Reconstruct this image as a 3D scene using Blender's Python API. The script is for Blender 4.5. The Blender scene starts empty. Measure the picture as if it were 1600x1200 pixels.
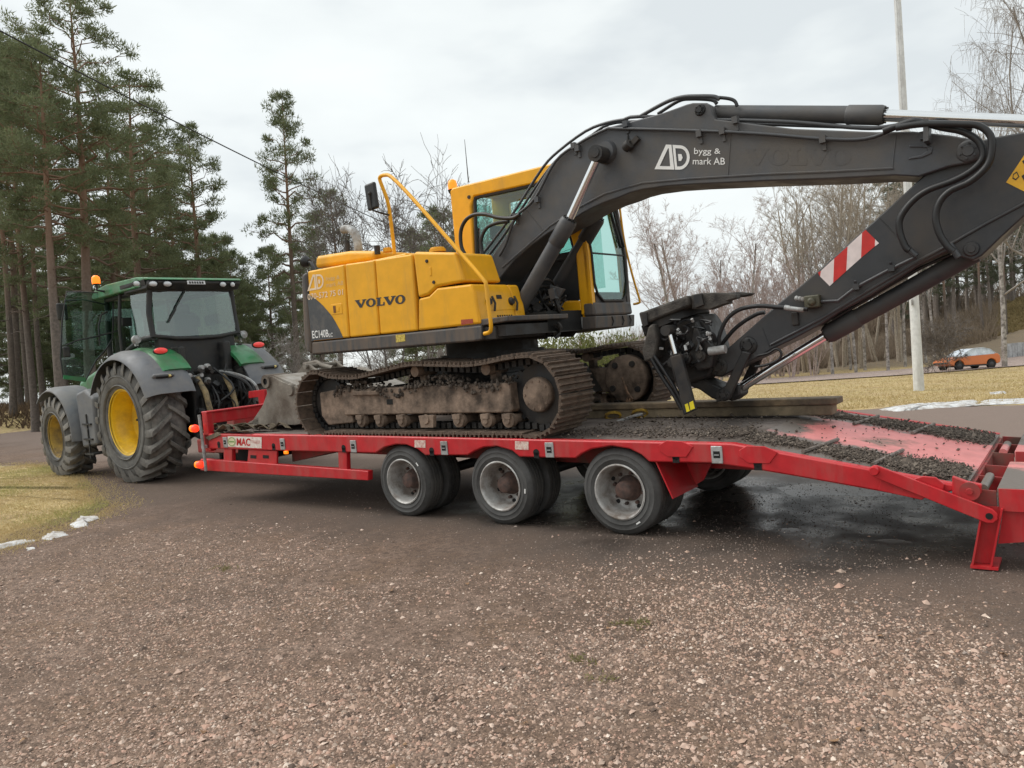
import bpy, bmesh, math, random
import numpy as np
from mathutils import Vector, Matrix, Euler
random.seed(7); RNG = np.random.default_rng(7)
S = bpy.context.scene; COL = S.collection
# ------------------------------------------------------------------ camera
CF, CPITCH, CROLL, CYAW = 1196.84, -.0085, -.0597, .6488
CLOC = Vector((3.4114, -5.9764, 1.4777))
_F = Vector((-math.sin(CYAW)*math.cos(CPITCH), math.cos(CYAW)*math.cos(CPITCH), math.sin(CPITCH)))
_R0 = Vector((math.cos(CYAW), math.sin(CYAW), 0)); _U0 = _R0.cross(_F)
_R = math.cos(CROLL)*_R0 + math.sin(CROLL)*_U0; _U = -math.sin(CROLL)*_R0 + math.cos(CROLL)*_U0
cd = bpy.data.cameras.new('camera'); cam = bpy.data.objects.new('camera', cd); COL.objects.link(cam)
cd.sensor_width = 36; cd.lens = 36*CF/1600; cd.clip_start = .05; cd.clip_end = 3000
cam.matrix_world = Matrix(((_R.x, _U.x, -_F.x, CLOC.x), (_R.y, _U.y, -_F.y, CLOC.y), (_R.z, _U.z, -_F.z, CLOC.z), (0, 0, 0, 1)))
S.camera = cam
# ------------------------------------------------------------------ sky and sun
SUN_EL, SUN_AZ = math.radians(52), math.radians(205)      # azimuth of the sun, counted from +X
wd = bpy.data.worlds.new('World'); S.world = wd; wd.use_nodes = True
nt = wd.node_tree; nt.nodes.clear(); N = nt.nodes.new; L = nt.links.new
wo = N('ShaderNodeOutputWorld'); mx = N('ShaderNodeMixShader'); b1 = N('ShaderNodeBackground'); b2 = N('ShaderNodeBackground')
sky = N('ShaderNodeTexSky'); sky.sky_type = 'NISHITA'; sky.sun_disc = False; sky.sun_elevation = SUN_EL; sky.sun_rotation = math.pi/2-SUN_AZ
L(sky.outputs[0], b1.inputs[0]); b1.inputs[1].default_value = .08
tc = N('ShaderNodeTexCoord'); mp = N('ShaderNodeMapping'); mp.inputs['Scale'].default_value = (1.0, 1.0, 2.6); mp.inputs['Location'].default_value = (.35, .2, .1)
L(tc.outputs['Generated'], mp.inputs[0])
nz = N('ShaderNodeTexNoise'); nz.inputs['Scale'].default_value = 2.4; nz.inputs['Detail'].default_value = 5; nz.inputs['Roughness'].default_value = .5
L(mp.outputs[0], nz.inputs['Vector'])
cr = N('ShaderNodeValToRGB'); cr.color_ramp.elements[0].position = .36; cr.color_ramp.elements[0].color = (.69, .735, .75, 1)
cr.color_ramp.elements[1].position = .60; cr.color_ramp.elements[1].color = (.90, .94, .925, 1)
e = cr.color_ramp.elements.new(.47); e.color = (.83, .87, .865, 1)
L(nz.outputs[0], cr.inputs[0]); L(cr.outputs[0], b2.inputs[0]); b2.inputs[1].default_value = .715
mx.inputs[0].default_value = .93
L(b1.outputs[0], mx.inputs[1]); L(b2.outputs[0], mx.inputs[2]); L(mx.outputs[0], wo.inputs[0])
sd = bpy.data.lights.new('sun', 'SUN'); sun = bpy.data.objects.new('sun', sd); COL.objects.link(sun)
sd.energy = 1.5; sd.angle = math.radians(45); sd.color = (1, .96, .9)
sun.rotation_euler = Vector((math.cos(SUN_EL)*math.cos(SUN_AZ), math.cos(SUN_EL)*math.sin(SUN_AZ), math.sin(SUN_EL))).to_track_quat('Z', 'Y').to_euler()
S.view_settings.view_transform = 'Standard'; S.view_settings.look = 'None'; S.view_settings.exposure = .68; S.view_settings.gamma = 1
S.view_settings.use_curve_mapping = False
S.render.engine = 'CYCLES'; S.cycles.max_bounces = 6; S.cycles.transparent_max_bounces = 12
try: S.cycles.use_denoising = True
except Exception: pass
# ------------------------------------------------------------------ tilted yard: the machines stand on ground that climbs away from the camera
PHI = .05
def terr(x, y): return .45*math.tanh(y/9)
def tow(v):                                                # yard frame -> world
    c, s = math.cos(PHI), math.sin(PHI); return Vector((v[0], c*v[1]-s*v[2], s*v[1]+c*v[2]))
def toy(v):
    c, s = math.cos(PHI), math.sin(PHI); return Vector((v[0], c*v[1]+s*v[2], -s*v[1]+c*v[2]))
_TF, _TR, _TU, _TC = toy(_F), toy(_R), toy(_U), toy(CLOC)
def T(px, py, Y):                                          # a photograph pixel on the yard-frame plane y = Y
    d = _TF*CF+_TR*(px-800)-_TU*(py-600); return _TC+d*((Y-_TC.y)/d.y)
def TX(px, py, X):
    d = _TF*CF+_TR*(px-800)-_TU*(py-600); return _TC+d*((X-_TC.x)/d.x)
def TZ(px, py, Z):
    d = _TF*CF+_TR*(px-800)-_TU*(py-600); return _TC+d*((Z-_TC.z)/d.z)
def XZ(pts, Y): return [(p.x, p.z) for p in (T(x, y, Y) for x, y in pts)]
def far(px, depth):                                        # a ground point seen at column px, depth metres ahead
    r = (px-800)/CF*depth; f = Vector((_F.x, _F.y, 0)).normalized()
    x, y = CLOC.x+f.x*depth+_R0.x*r, CLOC.y+f.y*depth+_R0.y*r
    return Vector((x, y, ground_z(x, y)))
# ------------------------------------------------------------------ materials
MATS = {}
def M(name, col, rough=.5, metal=0., dirt=None, damt=.4, dscale=2.5, bump=0., bscale=60, var=.12, streak=False, spec=.5, coat=0., drough=.9, dsoft=.25, chip=None, chipamt=.68, chips=14):
    m = bpy.data.materials.new(name); m.use_nodes = True; nt = m.node_tree; N = nt.nodes.new; L = nt.links.new
    b = nt.nodes['Principled BSDF']; b.inputs['Roughness'].default_value = rough; b.inputs['Metallic'].default_value = metal
    b.inputs['Specular IOR Level'].default_value = spec; b.inputs['Coat Weight'].default_value = coat; b.inputs['Coat Roughness'].default_value = .15
    tc = N('ShaderNodeTexCoord')
    n2 = N('ShaderNodeTexNoise'); n2.inputs['Scale'].default_value = dscale*4.3; n2.inputs['Detail'].default_value = 6; L(tc.outputs['Object'], n2.inputs['Vector'])
    mr = N('ShaderNodeMapRange'); mr.inputs[1].default_value = .3; mr.inputs[2].default_value = .7; mr.inputs[3].default_value = 1-var; mr.inputs[4].default_value = 1+var
    L(n2.outputs[0], mr.inputs[0])
    mu = N('ShaderNodeVectorMath'); mu.operation = 'SCALE'; mu.inputs[0].default_value = col[:3]; L(mr.outputs[0], mu.inputs['Scale'])
    out = mu.outputs[0]
    if dirt:
        mp = N('ShaderNodeMapping'); mp.inputs['Scale'].default_value = (2.2, 2.2, .35) if streak else (1, 1, 1); L(tc.outputs['Object'], mp.inputs[0])
        n1 = N('ShaderNodeTexNoise'); n1.inputs['Scale'].default_value = dscale; n1.inputs['Detail'].default_value = 9; n1.inputs['Roughness'].default_value = .65
        L(mp.outputs[0], n1.inputs['Vector'])
        m2 = N('ShaderNodeMapRange'); m2.inputs[1].default_value = .68-damt*.45-dsoft*.5; m2.inputs[2].default_value = .68-damt*.45+dsoft*.5; L(n1.outputs[0], m2.inputs[0])
        mi = N('ShaderNodeMix'); mi.data_type = 'RGBA'; L(m2.outputs[0], mi.inputs['Factor']); L(out, mi.inputs['A']); mi.inputs['B'].default_value = (*dirt, 1)
        out = mi.outputs['Result']
        m3 = N('ShaderNodeMapRange'); m3.inputs[3].default_value = rough; m3.inputs[4].default_value = drough; L(m2.outputs[0], m3.inputs[0]); L(m3.outputs[0], b.inputs['Roughness'])
        if metal:
            m4 = N('ShaderNodeMapRange'); m4.inputs[3].default_value = metal; m4.inputs[4].default_value = 0; L(m2.outputs[0], m4.inputs[0]); L(m4.outputs[0], b.inputs['Metallic'])
    if chip:                                               # scuffs and chips down to another colour, stretched a little along x
        mpc = N('ShaderNodeMapping'); mpc.inputs['Scale'].default_value = (.45, 1, 1); L(tc.outputs['Object'], mpc.inputs[0])
        nc = N('ShaderNodeTexNoise'); nc.inputs['Scale'].default_value = chips; nc.inputs['Detail'].default_value = 10; nc.inputs['Roughness'].default_value = .72; L(mpc.outputs[0], nc.inputs['Vector'])
        mc = N('ShaderNodeMapRange'); mc.inputs[1].default_value = chipamt; mc.inputs[2].default_value = chipamt+.03; L(nc.outputs[0], mc.inputs[0])
        mi = N('ShaderNodeMix'); mi.data_type = 'RGBA'; L(mc.outputs[0], mi.inputs['Factor']); L(out, mi.inputs['A']); mi.inputs['B'].default_value = (*chip, 1); out = mi.outputs['Result']
    L(out, b.inputs['Base Color'])
    if bump:
        n3 = N('ShaderNodeTexNoise'); n3.inputs['Scale'].default_value = bscale; n3.inputs['Detail'].default_value = 5; L(tc.outputs['Object'], n3.inputs['Vector'])
        bp = N('ShaderNodeBump'); bp.inputs['Strength'].default_value = bump; bp.inputs['Distance'].default_value = .02; L(n3.outputs[0], bp.inputs['Height']); L(bp.outputs[0], b.inputs['Normal'])
    MATS[name] = m; return m
def glassmat(name, tint, refl=.55, trans=.8):
    m = bpy.data.materials.new(name); m.use_nodes = True; nt = m.node_tree; nt.nodes.clear(); N = nt.nodes.new; L = nt.links.new
    o = N('ShaderNodeOutputMaterial'); mx = N('ShaderNodeMixShader'); t = N('ShaderNodeBsdfTransparent'); g = N('ShaderNodeBsdfGlossy'); f = N('ShaderNodeLayerWeight'); f.inputs[0].default_value = .5; pw = N('ShaderNodeMath'); pw.operation = 'POWER'; pw.inputs[1].default_value = 4.; L(f.outputs['Facing'], pw.inputs[0])
    t.inputs[0].default_value = tuple(c*trans for c in tint)+(1,); g.inputs['Roughness'].default_value = .03
    mm = N('ShaderNodeMath'); mm.operation = 'MULTIPLY_ADD'; mm.inputs[1].default_value = .8; mm.inputs[2].default_value = refl*.1; L(pw.outputs[0], mm.inputs[0]); L(mm.outputs[0], mx.inputs[0])
    L(t.outputs[0], mx.inputs[1]); L(g.outputs[0], mx.inputs[2]); L(mx.outputs[0], o.inputs[0]); MATS[name] = m; return m
MUD = (.062, .046, .035); DUST = (.23, .19, .15)
yellow = M('yellow_paint', (.82, .40, .013), .40, dirt=(.56, .30, .05), damt=.08, dscale=1.8, streak=True, var=.07, chip=(.16, .12, .08), chipamt=.75, coat=.08, spec=.3, drough=.55)
grey = M('dark_grey_paint', (.058, .062, .070), .42, dirt=(.115, .104, .092), damt=.3, dscale=1.5, var=.16, bump=.05, bscale=30, chip=(.16, .15, .14), chipamt=.71)
armgrey = M('arm_grey_paint', (.029, .031, .035), .42, dirt=(.075, .067, .06), damt=.3, dscale=1.5, var=.16, bump=.05, bscale=30, chip=(.12, .11, .10), chipamt=.71)
skirt = M('skirt_grey', (.052, .054, .058), .55, dirt=(.16, .12, .09), damt=.35, dscale=3, streak=True)
black = M('black_steel', (.012, .012, .013), .5, dirt=(.05, .042, .035), damt=.3, dscale=6, bump=.1)
blackp = M('black_plastic', (.016, .017, .018), .5, var=.1)
hose = M('rubber_hose', (.014, .014, .015), .45)
pipe = M('hydraulic_pipe', (.05, .052, .056), .35, var=.1)
chrome = M('chrome_rod', (.78, .79, .8), .14, 1., var=.03)
red = M('red_paint', (.50, .013, .020), .45, dirt=(.40, .075, .065), damt=.18, dscale=2.6, streak=True, var=.12, coat=.1, drough=.75, chip=(.13, .06, .045), chipamt=.685)
redd = M('red_paint_dirty', (.40, .016, .020), .5, chip=(.12, .07, .05), chipamt=.66, dirt=(.16, .09, .07), damt=.4, dscale=3, var=.1)
deckm = M('deck_plate', (.66, .21, .20), .42, dirt=(.22, .16, .135), damt=.2, dscale=1.6, bump=.15, bscale=40, dsoft=.12)
deckmud = M('muddy_deck', (.20, .165, .145), .8, dirt=(.085, .066, .055), damt=.5, dscale=2.2, bump=.5, bscale=50)
mudm = M('wet_mud', (.055, .042, .033), .75, dirt=(.11, .088, .07), damt=.4, dscale=9, bump=.7, bscale=70, var=.3)
shoem = M('muddy_shoe', (.070, .047, .033), .7, dirt=(.15, .105, .075), damt=.42, dscale=9, bump=.6, bscale=80, var=.25)
framem = M('muddy_frame', (.27, .195, .145), .85, dirt=(.055, .04, .03), damt=.33, dscale=3.5, bump=.35, bscale=50, var=.2)
tyrem = M('tyre_rubber', (.026, .026, .027), .75, dirt=(.075, .07, .064), damt=.5, dscale=4, bump=.1, var=.2)
tyres = M('tyre_side', (.085, .084, .082), .8, dirt=(.045, .043, .041), damt=.35, dscale=3, bump=.1, var=.15)
rimm = M('steel_rim', (.50, .495, .48), .42, .35, dirt=(.17, .14, .12), damt=.4, dscale=5, var=.15)
rust = M('rusty_hub', (.13, .075, .06), .8, dirt=(.06, .045, .04), damt=.4, dscale=12, bump=.3)
galv = M('galvanised', (.42, .43, .43), .5, .4, dirt=(.2, .18, .16), damt=.3, dscale=9)
white = M('white_print', (.78, .78, .76), .5, var=.04)
whited = M('worn_white_print', (.80, .62, .42), .5, var=.1)
dark = M('dark_void', (.006, .006, .006), .8)
amber = M('amber_lens', (.9, .23, .01), .25, coat=.6)
redlens = M('red_lens', (.7, .03, .02), .25, coat=.6)
glassc = glassmat('green_glass', (.74, .96, .92), .7, .88)
def lampmat(name, col, s):
    m = M(name, col, .3); b = m.node_tree.nodes['Principled BSDF']; b.inputs['Emission Color'].default_value = (*col, 1); b.inputs['Emission Strength'].default_value = s; return m
amberlit = lampmat('lit_amber', (1., .20, .005), .75)
redlit = lampmat('lit_red', (1., .045, .015), .7)
# ------------------------------------------------------------------ objects
def link(o, parent=None):
    COL.objects.link(o)
    if parent is not None: o.parent = parent
    return o
def tag(o, label=None, cat=None, group=None, kind=None):
    if label: o['label'] = label
    if cat: o['category'] = cat
    if group: o['group'] = group
    if kind: o['kind'] = kind
    return o
def thing(name, label, cat, loc=(0, 0, 0), rot=(0, 0, 0), group=None):
    o = link(bpy.data.objects.new(name, None)); o.location = loc; o.rotation_euler = rot; o.empty_display_size = .2
    return tag(o, label, cat, group)
def ythings(name, label, cat, org, group=None):            # a thing whose parts are written in yard-frame coordinates
    o = thing(name, label, cat, tow(org), (PHI, 0, 0), group); o['_org'] = list(org); return o
def org_of(o):
    while o is not None:
        if '_org' in o: return Vector(o['_org'])
        o = o.parent
    return Vector((0, 0, 0))
def copy_tree(o, parent=None):
    c = o.copy(); link(c, parent)
    for ch in list(o.children): copy_tree(ch, c)
    return c
class MB:
    def __init__(s): s.v = []; s.f = []; s.m = []; s.sm = []
    def add(s, vs, fs, m=0, smooth=False):
        k = len(s.v); s.v += [tuple(v) for v in vs]; s.f += [tuple(i+k for i in f) for f in fs]; s.m += [m]*len(fs); s.sm += [smooth]*len(fs); return s
    def box(s, c, d, R=None, m=0):
        vs = [Vector((x*d[0]/2, y*d[1]/2, z*d[2]/2)) for x in (-1, 1) for y in (-1, 1) for z in (-1, 1)]
        if R is not None: vs = [R @ v for v in vs]
        return s.add([v+Vector(c) for v in vs], [(0, 1, 3, 2), (4, 6, 7, 5), (0, 4, 5, 1), (2, 3, 7, 6), (0, 2, 6, 4), (1, 5, 7, 3)], m)
    def bb(s, a, b, m=0): return s.box([(a[i]+b[i])/2 for i in range(3)], [abs(b[i]-a[i]) for i in range(3)], None, m)
    def prism(s, pts, y0, y1, m=0, dx=0, dz=0):             # outline in XZ pushed along Y (optionally sheared)
        n = len(pts)
        ar = sum(pts[i][0]*pts[(i+1) % n][1]-pts[(i+1) % n][0]*pts[i][1] for i in range(n))
        if ar < 0: pts = pts[::-1]
        vs = [(x, y0, z) for x, z in pts]+[(x+dx, y1, z+dz) for x, z in pts]
        return s.add(vs, [tuple(range(n)), tuple(range(2*n-1, n-1, -1))]+[(i, i+n, (i+1) % n+n, (i+1) % n) for i in range(n)], m)
    def plate(s, pts, t, m=0):                             # planar polygon of 3-D points, thickness t along its normal
        P = [Vector(p) for p in pts]; n = (P[1]-P[0]).cross(P[2]-P[1]).normalized(); k = len(P)
        vs = [p+n*t/2 for p in P]+[p-n*t/2 for p in P]
        return s.add(vs, [tuple(range(k)), tuple(range(2*k-1, k-1, -1))]+[(i, i+k, (i+1) % k+k, (i+1) % k) for i in range(k)], m)
    def panes(s, quads, d, m=0):                           # glazing of several bent fields, thickness d (a vector)
        for q in quads:
            P = [Vector(p) for p in q]; Q = [p+Vector(d) for p in P]; n = len(P)
            s.add(P+Q, [(0, i, i+1) for i in range(1, n-1)]+[(n, n+i+1, n+i) for i in range(1, n-1)]+[(i, i+n, (i+1) % n+n, (i+1) % n) for i in range(n)], m)
        return s
    def tube(s, pts, r, n=8, m=0, closed=False):
        P = [Vector(p) for p in pts]; k = len(P); rr = r if isinstance(r, (list, tuple)) else [r]*k
        up = None; vs = []; fs = []
        for i, p in enumerate(P):
            if closed: d = (P[(i+1) % k]-P[i-1])
            else: d = (P[min(i+1, k-1)]-P[max(i-1, 0)])
            d = d.normalized() if d.length > 1e-9 else Vector((0, 0, 1))
            if up is None: up = d.orthogonal().normalized()
            up = (up-d*up.dot(d)).normalized(); sd = d.cross(up)
            vs += [p+(up*math.cos(2*math.pi*j/n)+sd*math.sin(2*math.pi*j/n))*rr[i] for j in range(n)]
        for i in range(k if closed else k-1):
            a, b = i*n, ((i+1) % k)*n
            fs += [(a+j, a+(j+1) % n, b+(j+1) % n, b+j) for j in range(n)]
        s.add(vs, fs, m, True)
        if not closed: s.add(vs[:n], [tuple(range(n-1, -1, -1))], m); s.add(vs[-n:], [tuple(range(n))], m)
        return s
    def cyl(s, a, b, r0, r1=None, n=16, m=0): return s.tube([a, b], [r0, r0 if r1 is None else r1], n, m)
    def lathe(s, prof, o, ax, n=32, m=0, closed=False):    # profile (radius, along axis); profile given from one end to the other
        ax = Vector(ax).normalized(); u = ax.orthogonal().normalized(); w = ax.cross(u); o = Vector(o); vs = []; fs = []; k = len(prof)
        for r, t in prof: vs += [o+ax*t+(u*math.cos(2*math.pi*j/n)+w*math.sin(2*math.pi*j/n))*r for j in range(n)]
        for i in range(k if closed else k-1):
            a, b = i*n, ((i+1) % k)*n
            fs += [(a+j, a+(j+1) % n, b+(j+1) % n, b+j) for j in range(n)]
        return s.add(vs, fs, m, True)
    def ball(s, c, r, n=10, m=0):
        r = Vector(r) if hasattr(r, '__len__') else Vector((r, r, r)); vs = []; fs = []
        for i in range(n//2+1):
            th = math.pi*i/(n//2)
            vs += [Vector(c)+Vector((r.x*math.sin(th)*math.cos(2*math.pi*j/n), r.y*math.sin(th)*math.sin(2*math.pi*j/n), r.z*math.cos(th))) for j in range(n)]
        for i in range(n//2):
            fs += [(i*n+j, (i+1)*n+j, (i+1)*n+(j+1) % n, i*n+(j+1) % n) for j in range(n)]
        return s.add(vs, fs, m, True)
    def build(s, name, mat, parent=None, bevel=0., seg=2, local=False, label=None, smooth=False, kind=None, fix=False):
        me = bpy.data.meshes.new(name); off = Vector((0, 0, 0)) if local else org_of(parent)
        me.from_pydata([tuple(Vector(v)-off) for v in s.v], [], s.f)
        for x in (mat if isinstance(mat, (list, tuple)) else [mat]): me.materials.append(x)
        me.polygons.foreach_set('material_index', s.m); me.polygons.foreach_set('use_smooth', [smooth or a for a in s.sm])
        if fix:
            bm = bmesh.new(); bm.from_mesh(me); bmesh.ops.recalc_face_normals(bm, faces=bm.faces); bm.to_mesh(me); bm.free()
        me.update(); me.set_sharp_from_angle(angle=math.radians(52)); o = link(bpy.data.objects.new(name, me), parent)
        if bevel:
            b = o.modifiers.new('bevel', 'BEVEL'); b.width = bevel; b.segments = seg; b.limit_method = 'ANGLE'; b.angle_limit = math.radians(40); b.use_clamp_overlap = True
            me.polygons.foreach_set('use_smooth', [True]*len(me.polygons)); b.harden_normals = False
            wn = o.modifiers.new('normals', 'WEIGHTED_NORMAL'); wn.keep_sharp = True
        if label: o['label'] = label
        if kind: o['kind'] = kind
        return o
def inst(me_obj, parent, M4):                              # another object on the same mesh
    o = link(bpy.data.objects.new(me_obj.name.split('.')[0], me_obj.data), parent); o.matrix_local = M4; return o
def smooth_pts(P, k=6):                                    # Catmull-Rom through control points
    P = [Vector(p) for p in P]; out = []
    for i in range(len(P)-1):
        a, b, c, d = P[max(i-1, 0)], P[i], P[i+1], P[min(i+2, len(P)-1)]
        for j in range(k):
            t = j/k; out.append(.5*((2*b)+(c-a)*t+(2*a-5*b+4*c-d)*t*t+(3*b-a-3*c+d)*t**3))
    return out+[P[-1]]
def fontmesh(txt, bold=0.):
    cu = bpy.data.curves.new('t', 'FONT'); cu.body = txt; cu.offset = bold; cu.resolution_u = 4
    ob = bpy.data.objects.new('t', cu); COL.objects.link(ob); dg = bpy.context.evaluated_depsgraph_get(); dg.update()
    me = bpy.data.meshes.new_from_object(ob.evaluated_get(dg)); bpy.data.objects.remove(ob)
    vs = [(v.co.x, v.co.y) for v in me.vertices]; fs = [tuple(p.vertices) for p in me.polygons]; bpy.data.meshes.remove(me)
    x0 = min(v[0] for v in vs); x1 = max(v[0] for v in vs); y0 = min(v[1] for v in vs); y1 = max(v[1] for v in vs)
    return [((x-x0)/(x1-x0), (y-y0)/(y1-y0)) for x, y in vs], fs
def decal(name, shape, quad, mat, parent, label=None, off=Vector((0, 0, 0))):
    """flat print: unit-square shape laid on the quad (bl, br, tr, tl) of 3-D points"""
    vs, fs = shape; a, b, c, d = [Vector(q)+off for q in quad]
    mb = MB(); mb.add([a*(1-u)*(1-v)+b*u*(1-v)+c*u*v+d*(1-u)*v for u, v in vs], fs)
    return mb.build(name, mat, parent, label=label)
def ring2(outer, inner): n = len(outer); return outer+inner, [(i, (i+1) % n, (i+1) % n+n, i+n) for i in range(n)]
def join(*sh):
    V = []; F = []
    for vs, fs in sh: k = len(V); V += vs; F += [tuple(i+k for i in f) for f in fs]
    return V, F
def place(sh, x0, y0, x1, y1): return [(x0+(x1-x0)*u, y0+(y1-y0)*v) for u, v in sh[0]], sh[1]
UNIT = ([(0, 0), (1, 0), (1, 1), (0, 1)], [(0, 1, 2, 3)])
# ------------------------------------------------------------------ ground
def sst(a, b, x): t = min(1, max(0, (x-a)/(b-a))); return t*t*(3-2*t)
_hc = None
def ground_z(x, y):
    global _hc
    z = terr(x, y)
    if _hc is None:
        r = (1790-800)/CF*66; f = Vector((_F.x, _F.y, 0)).normalized(); _hc = (CLOC.x+f.x*66+_R0.x*r, CLOC.y+f.y*66+_R0.y*r, f.x, f.y)
    dx, dy = x-_hc[0], y-_hc[1]; a = dx*_hc[2]+dy*_hc[3]; b = dx*_hc[3]-dy*_hc[2]
    z += 6.2*math.exp(-.5*((b/14)**2+(min(0, a)/9.5)**2+(max(0, a)/30)**2))
    z += .95*sst(-36.8, -42, x-.12*y)
    return z
def gp(px, py):                                            # where the ray through a photograph pixel meets the ground
    d = _F*CF+_R*(px-800)-_U*(py-600); d.normalize(); t0 = 1.
    for i in range(4000):
        p = CLOC+d*t0
        if p.z <= ground_z(p.x, p.y): break
        t0 += .02+t0*.004
    return Vector((p.x, p.y, ground_z(p.x, p.y)))
def yard_edge(x): return 11.6+.35*math.sin(x*.9)+.2*math.sin(x*2.3+1)-.10*min(0, x+3)
def gmat(name, cols, scales, bump=.6, bscale=90, rough=.95, wet=None, mask=None, floor=None):
    m = bpy.data.materials.new(name); m.use_nodes = True; nt = m.node_tree; N = nt.nodes.new; L = nt.links.new; b = nt.nodes['Principled BSDF']
    b.inputs['Roughness'].default_value = rough; b.inputs['Specular IOR Level'].default_value = .3
    g = N('ShaderNodeNewGeometry'); pos = g.outputs['Position']; out = None
    for i, (c, sc) in enumerate(zip(cols, scales)):
        if out is None:
            r = N('ShaderNodeRGB'); r.outputs[0].default_value = (*c, 1); out = r.outputs[0]; continue
        n = N('ShaderNodeTexNoise'); n.inputs['Scale'].default_value = sc; n.inputs['Detail'].default_value = 7; n.inputs['Roughness'].default_value = .6; L(pos, n.inputs['Vector'])
        r = N('ShaderNodeMapRange'); r.inputs[1].default_value = .42; r.inputs[2].default_value = .64; L(n.outputs[0], r.inputs[0])
        mi = N('ShaderNodeMix'); mi.data_type = 'RGBA'; L(r.outputs[0], mi.inputs['Factor']); L(out, mi.inputs['A']); mi.inputs['B'].default_value = (*c, 1); out = mi.outputs['Result']
    v = N('ShaderNodeTexVoronoi'); v.inputs['Scale'].default_value = bscale; L(pos, v.inputs['Vector'])
    h = N('ShaderNodeHueSaturation'); mr = N('ShaderNodeMapRange'); mr.inputs[3].default_value = .6; mr.inputs[4].default_value = 1.45
    sp = N('ShaderNodeSeparateColor'); L(v.outputs['Color'], sp.inputs[0]); L(sp.outputs[0], mr.inputs[0]); L(mr.outputs[0], h.inputs['Value']); L(out, h.inputs['Color']); out = h.outputs[0]
    if mask:                                               # packed grey roadway and the wet strip under the trailer, both with ragged edges
        sx = N('ShaderNodeSeparateXYZ'); n = N('ShaderNodeTexNoise'); n.inputs['Scale'].default_value = .8; n.inputs['Detail'].default_value = 8; L(pos, n.inputs['Vector']); L(pos, sx.inputs[0])
        def math_(op, a, b2=None, c=None):
            k = N('ShaderNodeMath'); k.operation = op
            for i, q in enumerate((a, b2, c)):
                if q is None: continue
                if isinstance(q, (int, float)): k.inputs[i].default_value = q
                else: L(q, k.inputs[i])
            return k.outputs[0]
        def ss(a, lo, hi):
            k = N('ShaderNodeMapRange'); k.interpolation_type = 'SMOOTHSTEP'; k.inputs[1].default_value = lo; k.inputs[2].default_value = hi; L(a, k.inputs[0]); return k.outputs[0]
        nn = math_('MULTIPLY_ADD', n.outputs[0], 3.2, -1.6)
        yy = math_('ADD', sx.outputs[1], nn); xx = math_('ADD', sx.outputs[0], nn)
        # roadway: along the trailer line, y from -0.6 outwards, and everything far to the left
        road = math_('MULTIPLY', ss(math_('MULTIPLY_ADD', sx.outputs[0], .16, yy), -1.2, 1.2), 1.)
        mi = N('ShaderNodeMix'); mi.data_type = 'RGBA'; L(math_('MULTIPLY', road, .85), mi.inputs['Factor']); L(out, mi.inputs['A']); mi.inputs['B'].default_value = (*mask[0], 1); out = mi.outputs['Result']
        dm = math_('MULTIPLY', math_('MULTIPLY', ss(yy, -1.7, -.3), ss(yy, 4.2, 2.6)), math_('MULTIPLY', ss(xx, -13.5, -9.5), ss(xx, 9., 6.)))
        mi = N('ShaderNodeMix'); mi.data_type = 'RGBA'; L(math_('MULTIPLY', dm, .8), mi.inputs['Factor']); L(out, mi.inputs['A']); mi.inputs['B'].default_value = (.098, .072, .057, 1); out = mi.outputs['Result']  # darker brown band along the trailer and tractor line, soft ragged edges
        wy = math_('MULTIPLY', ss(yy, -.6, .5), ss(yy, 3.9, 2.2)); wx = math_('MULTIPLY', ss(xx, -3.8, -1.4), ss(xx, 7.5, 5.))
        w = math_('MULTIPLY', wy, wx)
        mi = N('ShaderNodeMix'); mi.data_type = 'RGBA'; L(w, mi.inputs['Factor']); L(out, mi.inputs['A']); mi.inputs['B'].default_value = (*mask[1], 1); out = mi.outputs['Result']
        n2 = N('ShaderNodeTexNoise'); n2.inputs['Scale'].default_value = 2.2; n2.inputs['Detail'].default_value = 6; L(pos, n2.inputs['Vector'])
        rr = N('ShaderNodeMapRange'); rr.inputs[1].default_value = .4; rr.inputs[2].default_value = .62; rr.inputs[3].default_value = .5; rr.inputs[4].default_value = .12; L(n2.outputs[0], rr.inputs[0])
        mr2 = N('ShaderNodeMix'); L(w, mr2.inputs['Factor']); mr2.inputs['A'].default_value = rough; L(rr.outputs[0], mr2.inputs['B']); L(mr2.outputs['Result'], b.inputs['Roughness'])
    if floor:                                              # brown forest floor takes over beyond the lawn
        vd = N('ShaderNodeVectorMath'); vd.operation = 'DISTANCE'; vd.inputs[1].default_value = tuple(CLOC); L(pos, vd.inputs[0]); nf = N('ShaderNodeTexNoise'); nf.inputs['Scale'].default_value = .3; L(pos, nf.inputs['Vector'])
        ma = N('ShaderNodeMath'); ma.operation = 'MULTIPLY_ADD'; ma.inputs[1].default_value = 8.; L(nf.outputs[0], ma.inputs[0]); L(vd.outputs['Value'], ma.inputs[2]); k = N('ShaderNodeMapRange'); k.inputs[1].default_value = 58; k.inputs[2].default_value = 64; L(ma.outputs[0], k.inputs[0])
        mi = N('ShaderNodeMix'); mi.data_type = 'RGBA'; L(k.outputs[0], mi.inputs['Factor']); L(out, mi.inputs['A']); mi.inputs['B'].default_value = (*floor, 1); out = mi.outputs['Result']
    L(out, b.inputs['Base Color'])
    n3 = N('ShaderNodeTexNoise'); n3.inputs['Scale'].default_value = bscale*.7; n3.inputs['Detail'].default_value = 6; L(pos, n3.inputs['Vector'])
    bp = N('ShaderNodeBump'); bp.inputs['Strength'].default_value = bump; bp.inputs['Distance'].default_value = .012; L(n3.outputs[0], bp.inputs['Height']); L(bp.outputs[0], b.inputs['Normal'])
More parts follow.
